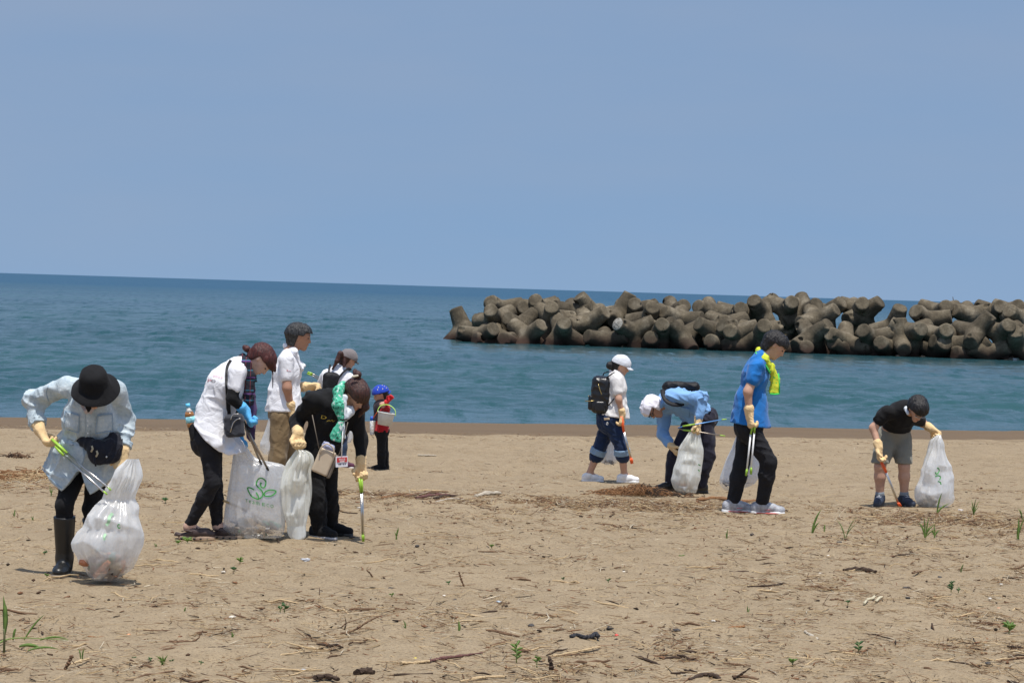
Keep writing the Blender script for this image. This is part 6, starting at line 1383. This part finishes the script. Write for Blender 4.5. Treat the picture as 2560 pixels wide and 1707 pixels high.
# ---- loose pieces: one coloured mesh of thousands, the largest as things of their own
def attr_mat(name):
    mt, n, l, b = nmat(name); a = n.new('ShaderNodeAttribute'); a.attribute_name = 'Col'
    f = noise(n, l, 120, 3, .6); mx = n.new('ShaderNodeMix'); mx.data_type = 'RGBA'; mx.blend_type = 'MULTIPLY'; mx.inputs[0].default_value = 1
    l.new(a.outputs['Color'], mx.inputs[6]); l.new(ramp(n, l, f, [(.3, (.6, .6, .6)), (.7, (1.15, 1.15, 1.15))]), mx.inputs[7]); l.new(mx.outputs[2], b.inputs['Base Color'])
    b.inputs['Roughness'].default_value = .92; b.inputs['Specular IOR Level'].default_value = .15; return mt
PAL = np.array([(.50, .37, .21), (.40, .28, .15), (.27, .17, .09), (.16, .09, .05), (.095, .055, .034), (.04, .028, .02), (.58, .50, .37), (.22, .11, .06)])
def density(x, y):
    u = y-.33*x
    band = np.exp(-((y-(24.2-.22*x))/.75)**2)*np.clip((x+2.6)/1.6, 0, 1)
    bandl = np.exp(-((y-25.5)/.9)**2)*np.clip((-x-3.2)/1.2, 0, 1)
    near = np.interp(y, [11, 13.5, 15, 18, 22, 24.5, 26, 30, 38.5, 39.5, 41], [2.0, 1.7, 1.0, .66, .62, .5, .12, .10, .08, .05, .0])
    l2 = .35*np.exp(-((y-29.8+.25*x)/.35)**2)+.22*np.exp(-((u-37.2)/.4)**2)
    right = 1+.5*np.clip(x/3, -1, 1)*(y < 24)
    cl = np.clip(.5+.8*vn(np.stack([x*.9, y*.7, x*0+2], -1))+.8*vn(np.stack([x*3.1, y*1.7, x*0+12], -1)), .36, 2.2)
    return (near*right*cl+l2*np.clip(.6+vn(np.stack([x*1.3, y, x*0+5], -1)), 0, 2)+5.5*band*np.clip(.8+.8*vn(np.stack([x*1.5, y*1.2, x*0+8], -1)), .1, 2)+2.2*bandl)
rd = np.random.default_rng(21); NTRY = 205000
y_s = rd.uniform(11.3, 41, NTRY); x_s = rd.uniform(-1, 1, NTRY)*(.255*y_s+.6)
keep = rd.uniform(0, 5.5, NTRY) < density(x_s, y_s)*(.26*y_s/8+.45); x_s, y_s = x_s[keep], y_s[keep]; NP = len(x_s)
kind = rd.choice(4, NP, p=[.42, .34, .18, .06])            # straw, twig, chip, reed
L = np.where(kind == 0, rd.gamma(1.8, .028, NP)+.015, np.where(kind == 1, rd.gamma(1.8, .030, NP)+.015, np.where(kind == 2, rd.uniform(.012, .045, NP), rd.gamma(2.5, .06, NP)+.06)))
L = np.minimum(L, .24)
Rr = np.where(kind == 0, rd.uniform(.0016, .0038, NP), np.where(kind == 1, rd.uniform(.0025, .0065, NP), np.where(kind == 2, rd.uniform(.004, .011, NP), rd.uniform(.0025, .005, NP))))
ang = rd.uniform(0, math.pi, NP); tlt = np.abs(rd.normal(0, .10, NP)); tlt = np.where(rd.uniform(0, 1, NP) < .006, rd.uniform(.2, .5, NP), tlt)
def sticks_arrays(sel):
    n_ = len(sel); x, y, l, r = x_s[sel], y_s[sel], L[sel], Rr[sel]; a, t_ = ang[sel], tlt[sel]
    d = np.stack([np.cos(a)*np.cos(t_), np.sin(a)*np.cos(t_), np.sin(t_)], -1); s_ = np.stack([-np.sin(a), np.cos(a), 0*a], -1); up = np.cross(d, s_)
    bend = rd.normal(0, .10, n_)*l; z = terr_np(x, y)
    c = np.stack([x, y, z+r*.6+np.sin(t_)*l*.5], -1)
    rings = []
    for k, (f_, rr) in enumerate(((-.5, .7), (0.02, 1.0), (.5, .6))):
        p_ = c+d*(l*f_)[:, None]+s_*(bend*(1-abs(f_)*2))[:, None]
        jr = rr*rd.uniform(.45, 1.3, n_); jf = rd.uniform(.25, .9, n_)
        for (ca, sa) in ((1, 0), (0, 1), (-1, 0), (0, -1)): rings.append(p_+(s_*ca+up*sa*jf[:, None])*(r*jr)[:, None])
    V = np.stack(rings, 1).reshape(-1, 3); b = np.arange(n_)[:, None]*12; Q = []
    for k in range(2):
        for j in range(4): Q.append(b+np.array([k*4+j, k*4+(j+1) % 4, k*4+4+(j+1) % 4, k*4+4+j]))
    Q += [b+np.array([3, 2, 1, 0]), b+np.array([8, 9, 10, 11])]
    return V, np.stack(Q, 1).reshape(-1, 4)
ci = np.where(kind == 0, rd.choice([0, 1, 2, 6, 2], NP), np.where(kind == 1, rd.choice([3, 2, 4, 7, 5, 3], NP), np.where(kind == 2, rd.choice([3, 4, 5, 7], NP), rd.choice([0, 1, 6], NP))))
colr = PAL[ci]*rd.uniform(.75, 1.2, NP)[:, None]
vis = np.where(ci < 2, .55, 1.0)*L*np.maximum(np.abs(np.cos(ang)), .3)*(Rr**.5)/y_s**1.2       # how large it shows
order = np.argsort(-vis); big = order[:280]; rest = order[280:]
DEB = attr_mat('tide_litter')
V, Q = sticks_arrays(rest); ob = npmesh('tide_litter', V, Q, DEB, None, False)
at_ = ob.data.color_attributes.new('Col', 'FLOAT_COLOR', 'POINT'); at_.data.foreach_set('color', np.concatenate([np.repeat(colr[rest], 12, 0), np.ones((len(rest)*12, 1))], 1).astype(np.float32).ravel())
tag(ob, 'countless bits of dry straw, twigs and bark scattered over the sand', kind='stuff')
# finest straw and root fibres: thin three-sided needles
NF = 520000; yf = rd.uniform(11.3, 40, NF); xf = rd.uniform(-1, 1, NF)*(.255*yf+.6)
kf = rd.uniform(0, 5.5, NF) < density(xf, yf)*(.26*yf/8+.5); xf, yf = xf[kf], yf[kf]; NF = len(xf)
lf_ = rd.gamma(1.7, .028, NF)+.015; rf_ = rd.uniform(.0010, .0026, NF); af = rd.uniform(0, 6.283, NF); tf = np.abs(rd.normal(0, .12, NF)); zf = terr_np(xf, yf)
df = np.stack([np.cos(af)*np.cos(tf), np.sin(af)*np.cos(tf), np.sin(tf)], -1); sf = np.stack([-np.sin(af), np.cos(af), 0*af], -1); cf = np.stack([xf, yf, zf+rf_+np.sin(tf)*lf_*.5], -1); upf = np.array([0, 0, 1.])
rg_ = []
for e_ in (-.5, .5):
    for (ca, sa) in ((1, -.3), (-1, -.3), (0, 1)): rg_.append(cf+df*(lf_*e_)[:, None]+(sf*ca+upf*sa)*(rf_*(1 if e_ < 0 else .6))[:, None])
Vf = np.stack(rg_, 1).reshape(-1, 3); bf = np.arange(NF)[:, None]*6; Qf = np.stack([bf+np.array(q_) for q_ in ((0, 1, 4, 3), (1, 2, 5, 4), (2, 0, 3, 5))], 1).reshape(-1, 4)
of = npmesh('straw_litter', Vf, Qf, DEB, None, False); cfc = PAL[rd.choice([0, 0, 1, 2, 2, 3, 7, 4, 6], NF)]*rd.uniform(.75, 1.15, NF)[:, None]
of.data.color_attributes.new('Col', 'FLOAT_COLOR', 'POINT').data.foreach_set('color', np.concatenate([np.repeat(cfc, 6, 0), np.ones((NF*6, 1))], 1).astype(np.float32).ravel())
tag(of, 'fine dry straw and root fibres strewn over the sand', kind='stuff')
print('debris', NP, NF)
SM = []
for i in range(10):
    rg = random.Random(i); pts = [np.array([t_-.5, rg.uniform(-.06, .06), rg.uniform(-.02, .03)]) for t_ in np.linspace(0, 1, 5)]
    V, F = tube_arrays(pts, [.55, .95, 1.0, .9, .5], 6); P0 = np.array(pts)
    SM.append((pts, F))
def stick_mesh(i, l, r, mat):
    pts, F = SM[i]; V, F = tube_arrays([p_*l for p_ in pts], [r*k for k in (.65, .95, 1.05, .9, .55)], 6)
    me = bpy.data.meshes.new('stick'); me.from_pydata([tuple(v) for v in V], [], F); me.materials.append(mat); me.update(); return me
cache = {}
LBL = {'straw': ('pale dry reed stalk lying loose on the sand', 'reed stalk', 'reed_stalk', 'pale reed stalks on the sand'), 'brown': ('small brown twig lying loose on the sand', 'twig', 'twig', 'brown twigs on the sand'), 'dark': ('small dark bark scrap lying loose on the sand', 'bark scrap', 'bark_scrap', 'dark bark scraps on the sand')}
for j in big:
    ty = 'straw' if ci[j] in (0, 1, 6) else 'dark' if ci[j] in (4, 5) else 'brown'
    key = (int(rd.integers(10)), round(float(L[j])/.05), round(float(Rr[j]*1.35)/.001), ty)
    if key not in cache: cache[key] = stick_mesh(key[0], max(1, key[1])*.05, max(2, key[2])*.001, WOOD[ty])
    o = bpy.data.objects.new(LBL[ty][2], cache[key]); COL.objects.link(o)
    o.location = (x_s[j], y_s[j], terr(x_s[j], y_s[j])+Rr[j]*1.2); o.rotation_euler = (rd.uniform(0, 6.28), -min(tlt[j], .15), ang[j])
    tag(o, LBL[ty][0], LBL[ty][1], LBL[ty][3])
# stones, shells, scraps of plastic
def lump(label, cat, px, py, sx, sz, col, name, group=None, rough=.8, seed=0):
    g = V3(ground(px, py)); bm = bmesh.new(); bmesh.ops.create_icosphere(bm, subdivisions=2, radius=1)
    for v in bm.verts:
        k = 1+(1.1 if name == 'wrapper' else .55)*float(vn(np.array([[v.co.x*(2.6 if name == 'wrapper' else 1.3)+seed, v.co.y*2, v.co.z*2+seed]]))[0]); v.co = Vector((v.co.x*sx*k, v.co.y*sx*.75*k, v.co.z*sz*k))
    me = bpy.data.meshes.new(name); bm.to_mesh(me); bm.free()
    o = link(name, me, plain('m_%s_%d' % (name, int(col[0]*997+col[1]*331+col[2]*97)), (*col, 1), rough, var=.2, bsc=60, bst=.4)); o.location = (g[0], g[1], g[2]+sz*.5); o.rotation_euler[2] = seed
    return tag(o, label, cat, group)
for i, (px, py) in enumerate([(1137, 1502), (1524, 1571), (1690, 1577), (2270, 1496), (2350, 1445), (2100, 1357), (1042, 1366), (880, 1344), (2267, 1471), (1880, 1337), (975, 1473), (1330, 1565), (2470, 1660)]):
    lump('dark rounded pebble lying on the sand', 'pebble', px, py, .016+.008*(i % 3), .010, (.05, .045, .042), 'pebble', 'dark pebbles on the sand', seed=i)
for i, (px, py) in enumerate([(1110, 1490), (1783, 1553), (2052, 1434), (2070, 1390), (558, 1430), (579, 1543), (2503, 1461), (2475, 1497), (900, 1270), (1560, 1430)]):
    lump('small white shell or foam scrap on the sand', 'scrap', px, py, .012+.006*(i % 3), .007, (.60, .55, .47), 'white_scrap', 'small white scraps on the sand', seed=i*2)
for lb, px, py, c_ in (('faded blue-grey plastic scrap in the centre foreground', 1247, 1505, (.38, .45, .50)), ('green plastic scrap left of the centre foreground', 967, 1431, (.08, .38, .26)), ('blue plastic scrap in the lower left foreground', 757, 1675, (.25, .42, .62)), ('red-orange shard in the right foreground', 1886, 1428, (.50, .14, .05)), ('orange-brown shell at the right edge foreground', 2497, 1521, (.52, .22, .10)), ('brown stone right of the green weed in the lower right', 2398, 1588, (.30, .14, .08)), ('orange scrap in the lower left foreground', 322, 1587, (.55, .26, .12)), ('red scrap beside the black rope', 1541, 1588, (.65, .08, .06)), ('yellow scrap in the bottom centre', 1038, 1647, (.70, .55, .05)), ('white styrofoam slab below the bag of the man in shorts', 2335, 1290, (.70, .66, .55))):
    lump(lb, 'scrap', px, py, .017, .006, c_, 'plastic_scrap', None, .5, px)
wr = lump('crumpled white wrapper left of centre', 'wrapper', 763, 1402, .026, .014, (.50, .52, .56), 'wrapper', None, .4, 3)
lump('second crumpled white scrap by the reed tuft at right', 'wrapper', 2400, 1278, .028, .014, (.55, .50, .47), 'wrapper', None, .4, 5)

# ------------------------------------------------------------------ plants
def leaf_mat(nm, c0, c1):
    mt, n, l, b = nmat(nm); f = noise(n, l, 25, 3)
    l.new(ramp(n, l, f, [(.3, c0), (.7, c1)]), b.inputs['Base Color']); b.inputs['Roughness'].default_value = .55
    out = n['Material Output']; tl = n.new('ShaderNodeBsdfTranslucent'); tl.inputs['Color'].default_value = (*[min(1, q*2.2) for q in c1], 1); mx = n.new('ShaderNodeMixShader'); mx.inputs[0].default_value = .3
    l.new(b.outputs[0], mx.inputs[1]); l.new(tl.outputs[0], mx.inputs[2]); l.new(mx.outputs[0], out.inputs['Surface']); return mt
GRASS = leaf_mat('grass_green', (.10, .17, .035), (.20, .30, .07)); WEED = leaf_mat('weed_green', (.03, .085, .025), (.07, .16, .045)); PALEG = leaf_mat('pale_green', (.15, .22, .07), (.27, .34, .13))
def blade(name, base, tip, bow, w, mat, parent, n=7):
    """a grass blade with a keel: folded strip, tapering to a point"""
    base, tip, bow = V3(base), V3(tip), V3(bow); V = []; F = []
    t0 = nrm(tip-base); sd_ = nrm(np.cross(t0, [0, -1, .25])); kn_ = np.cross(sd_, t0)
    for i in range(n):
        t = i/(n-1); p_ = (1-t)**2*base+2*t*(1-t)*bow+t*t*tip; ww = w*(.45+1.6*t*(1-t)**.8)*(1-t**3)+.0006
        V += [p_-sd_*ww/2, p_+kn_*ww*.22, p_+sd_*ww/2, p_+kn_*ww*.05]
    for i in range(n-1):
        for k in range(4): F.append((i*4+k, i*4+(k+1) % 4, i*4+4+(k+1) % 4, i*4+4+k))
    return mesh(name, V, F, mat, parent)
def tuft(label, px, py, hpx, n, spread, mat=GRASS, seed=0, w=.010, name='grass_tuft', blades=None):
    hpx *= .88; g = V3(ground(px, py)); k = g[1]/FPX; rg = random.Random(seed+px); root = tag(empty(name, tuple(g)), label, 'grass', 'green grass shoots on the sand')
    for i in range(n):
        bx, by, h_ = ([blades[i][0], blades[i][1], blades[i][2]*.88] if blades else (rg.uniform(-1, 1)*spread, rg.uniform(-.6, .6)*spread, hpx*rg.uniform(.45, 1.0)))
        tip = g+np.array([bx*k*hpx, by*k*hpx, h_*k]); bow = g+np.array([bx*k*hpx*.25, by*k*hpx*.25, h_*k*.65])
        blade('blade', g+np.array([rg.uniform(-1, 1)*.008, rg.uniform(-1, 1)*.01, 0]), tip, bow, w*rg.uniform(.7, 1.2), mat, root)
    return root
tuft('tall leaning green reed shoot right of the man in blue', 2030, 1334, 72, 3, .3, blades=[(.35, 0, 72), (.15, .1, 44), (.28, -.1, 36)], w=.022)
tuft('short green reed shoot beside the tall leaning one', 2060, 1330, 32, 2, .2, w=.016)
tuft('slender forked grass shoot with pale stem right of the man in blue', 2114, 1345, 66, 4, .5, PALEG, w=.011)
tuft('bushy green grass tuft below the bag of the man in shorts', 2313, 1344, 62, 7, .65, w=.013)
tuft('second bushy grass tuft below the bag of the man in shorts', 2336, 1344, 48, 5, .6, w=.011)
tuft('single broad reed leaf in front of the bag of the man in shorts', 2342, 1284, 62, 2, .3, blades=[(.22, 0, 62), (.6, 0, 32)], w=.024)
tuft('green grass clump right of the bag of the man in shorts', 2434, 1288, 48, 9, .55, w=.011)
tuft('green reed shoot at the right edge by the sand litter', 2545, 1350, 70, 4, .4, w=.018)
tuft('small grass shoot behind the right edge reed', 2556, 1300, 40, 3, .4)
tuft('thin green shoot right of the tongs of the woman in black', 991, 1348, 38, 4, .25, w=.009)
tuft('thin green blade in the centre foreground', 1149, 1576, 30, 2, .15, w=.014)
tuft('wispy shoot left of the centre foreground', 1015, 1577, 34, 3, .35, PALEG, w=.007)
tuft('wispy grass in the lower left foreground', 408, 1660, 30, 7, .8, w=.008)
tuft('thin leaning shoot in the lower left foreground', 203, 1647, 38, 3, .3, w=.008)
tuft('tiny grass shoot in the left middle ground', 390, 1367, 14, 4, .5, PALEG, w=.007)
tuft('tiny grass shoot behind the left person', 35, 1290, 22, 5, .5, w=.009)
tuft('tiny grass shoot beside the left person', 82, 1300, 14, 4, .6, w=.008)
tuft('thin grass tuft behind the person in denim', 128, 1240, 34, 4, .3, w=.009)
tuft('thin green shoot in the right middle ground', 1817, 1348, 36, 3, .3, w=.010)
tuft('small shoot in the lower right foreground', 1870, 1532, 24, 3, .4, w=.008)
tuft('small wispy shoot in the centre left foreground', 580, 1593, 18, 4, .5, w=.008)
tuft('small pale shoot in the left foreground', 461, 1530, 20, 3, .4, w=.009)
tuft('dry-stemmed shoot in the right foreground', 2402, 1432, 34, 3, .25, PALEG, w=.007)
# the large reed at the left edge: upright leaves and a fallen stalk
g = V3(ground(10, 1632)); k = g[1]/FPX
rr_ = tag(empty('reed_plant', tuple(g)), 'tall green reed at the left edge with a stalk fallen on the sand', 'reed')
tube('stem', [g, g+np.array([.0, 0, 50*k]), g+np.array([-2*k, 0, 62*k])], [.007, .006, .005], plain('reed_stem', (.12, .13, .05, 1), .6), rr_, 6)
blade('leaf', g+np.array([0, 0, 48*k]), g+np.array([-6*k, 0, 145*k]), g+np.array([4*k, 0, 95*k]), .030, GRASS, rr_)
blade('leaf', g+np.array([0, 0, 52*k]), g+np.array([-2*k, .05, 118*k]), g+np.array([6*k, 0, 80*k]), .022, GRASS, rr_)
a_ = V3(ground(-10, 1618)); b_2 = V3(ground(170, 1613)); a_[2] += .02; b_2[2] += .03
tube('fallen_stalk', spline([a_, V3(ground(40, 1608))+np.array([0, 0, .03]), b_2], 10), [.006, .006, .006, .005, .004, .004, .003, .003, .002, .002, .002][:11], plain('reed_stalk_g', (.18, .24, .06, 1), .6), rr_, 6)
for (x0, y0, x1, y1, lf, ww) in ((48, 1622, 108, 1632, .02, .022), (60, 1606, 112, 1535, .25, .012), (70, 1632, 150, 1628, .01, .014), (32, 1606, 40, 1570, .14, .016), (100, 1606, 172, 1612, .03, .014)):
    p0 = V3(ground(x0, y0))+np.array([0, 0, .015]); p1 = V3(at(x1, y1, p0[1])) if lf > .1 else V3(ground(x1, y1))+np.array([0, 0, lf]); blade('leaf', p0, p1, (p0+p1)/2+np.array([0, 0, .03]), ww, GRASS, rr_)
def weed(label, px, py, hpx, n, mat=WEED, lw=.30, seed=0, tall=False):
    """seedling: stem with oval leaves, each leaf a part"""
    g = V3(ground(px, py)); k = g[1]/FPX; rg = random.Random(seed+px); root = tag(empty('weed', tuple(g)), label, 'weed', 'small green weeds on the sand')
    H_ = hpx*k*.85; tube('stem', [g, g+np.array([rg.uniform(-.1, .1)*H_, 0, H_*.85])], [.0035, .002], PALEG, root, 5)
    for i in range(n):
        t = (.25+.75*i/max(1, n-1)) if tall else rg.uniform(.45, .95); a = i*2.4+rg.random(); b0 = g+np.array([0, 0, H_*t*.85]); d = np.array([math.cos(a), math.sin(a), rg.uniform(.1, .7)]); Ll = H_*lw*rg.uniform(.8, 1.3)
        blade('leaf', b0, b0+nrm(d)*Ll, b0+nrm(d)*Ll*.5+np.array([0, 0, Ll*.2]), Ll*.42, mat, root, 5)
for a_ in [('upright green shoot with oval leaves at the bottom centre', 1291, 1656, 62, 9, GRASS, .32, 1, True), ('small leafy plant right of the tall bottom centre shoot', 1342, 1668, 36, 6, GRASS, .5, 2, False), ('paired dark green seedling in the left foreground', 711, 1530, 26, 8, WEED, .5, 3, False), ('small seedling beside the paired dark green one', 700, 1530, 20, 6, WEED, .5, 4, False),
    ('bright green weed left of centre', 600, 1410, 20, 9, GRASS, .7, 5, False), ('grey-green low weed below the bright green weed', 585, 1428, 12, 10, WEED, .9, 6, False), ('green weed clump under the brown clogs', 468, 1358, 16, 14, GRASS, .9, 7, False), ('second green weed clump under the brown clogs', 445, 1360, 10, 12, GRASS, 1.0, 8, False),
    ('broad-leaved bright green plant by the right edge', 2522, 1588, 40, 12, GRASS, .55, 9, False), ('dark green branching weed in the right foreground', 2378, 1480, 36, 12, WEED, .36, 10, True), ('small dark weed beside the branching one', 2396, 1481, 16, 7, WEED, .5, 11, False), ('narrow-leaved green shoot in the lower right', 2146, 1630, 32, 7, WEED, .5, 12, True),
    ('pale green leafy sprout in the lower right of centre', 1981, 1665, 24, 8, GRASS, .6, 13, False), ('small weed in the lower left foreground row', 375, 1655, 14, 7, WEED, .7, 14, False), ('dark small weed left of the foreground row', 335, 1650, 10, 6, WEED, .8, 15, False), ('small weed right of the foreground row', 430, 1658, 12, 6, WEED, .8, 16, False), ('tiny weed at the end of the foreground row', 502, 1660, 10, 5, WEED, .8, 17, False),
    ('green weed behind the tongs of the person in denim', 413, 1257, 14, 9, WEED, .8, 18, False), ('tiny green weed in the centre', 1229, 1370, 10, 8, GRASS, .9, 19, False), ('tiny green weed left of the centre foreground', 1121, 1461, 9, 6, WEED, .9, 20, False), ('tiny bright weed in the centre left foreground', 979, 1492, 11, 6, GRASS, .8, 21, False), ('tiny dark weed right of centre', 1521, 1458, 16, 5, WEED, .5, 22, False),
    ('tiny twin-leaved weed right of centre', 1408, 1450, 9, 5, WEED, .9, 23, False), ('low green weed at the right of the centre', 1703, 1395, 9, 8, GRASS, 1.0, 24, False), ('small weed by the boot of the person in denim', 117, 1442, 8, 9, GRASS, 1.1, 25, False), ('small weed left of the boot shadow', 112, 1385, 8, 8, WEED, 1.1, 26, False), ('small weed in the right middle ground', 2120, 1512, 14, 6, WEED, .7, 27, False)]:
    weed(*a_[:5], mat=a_[5], lw=a_[6], seed=a_[7], tall=a_[8])
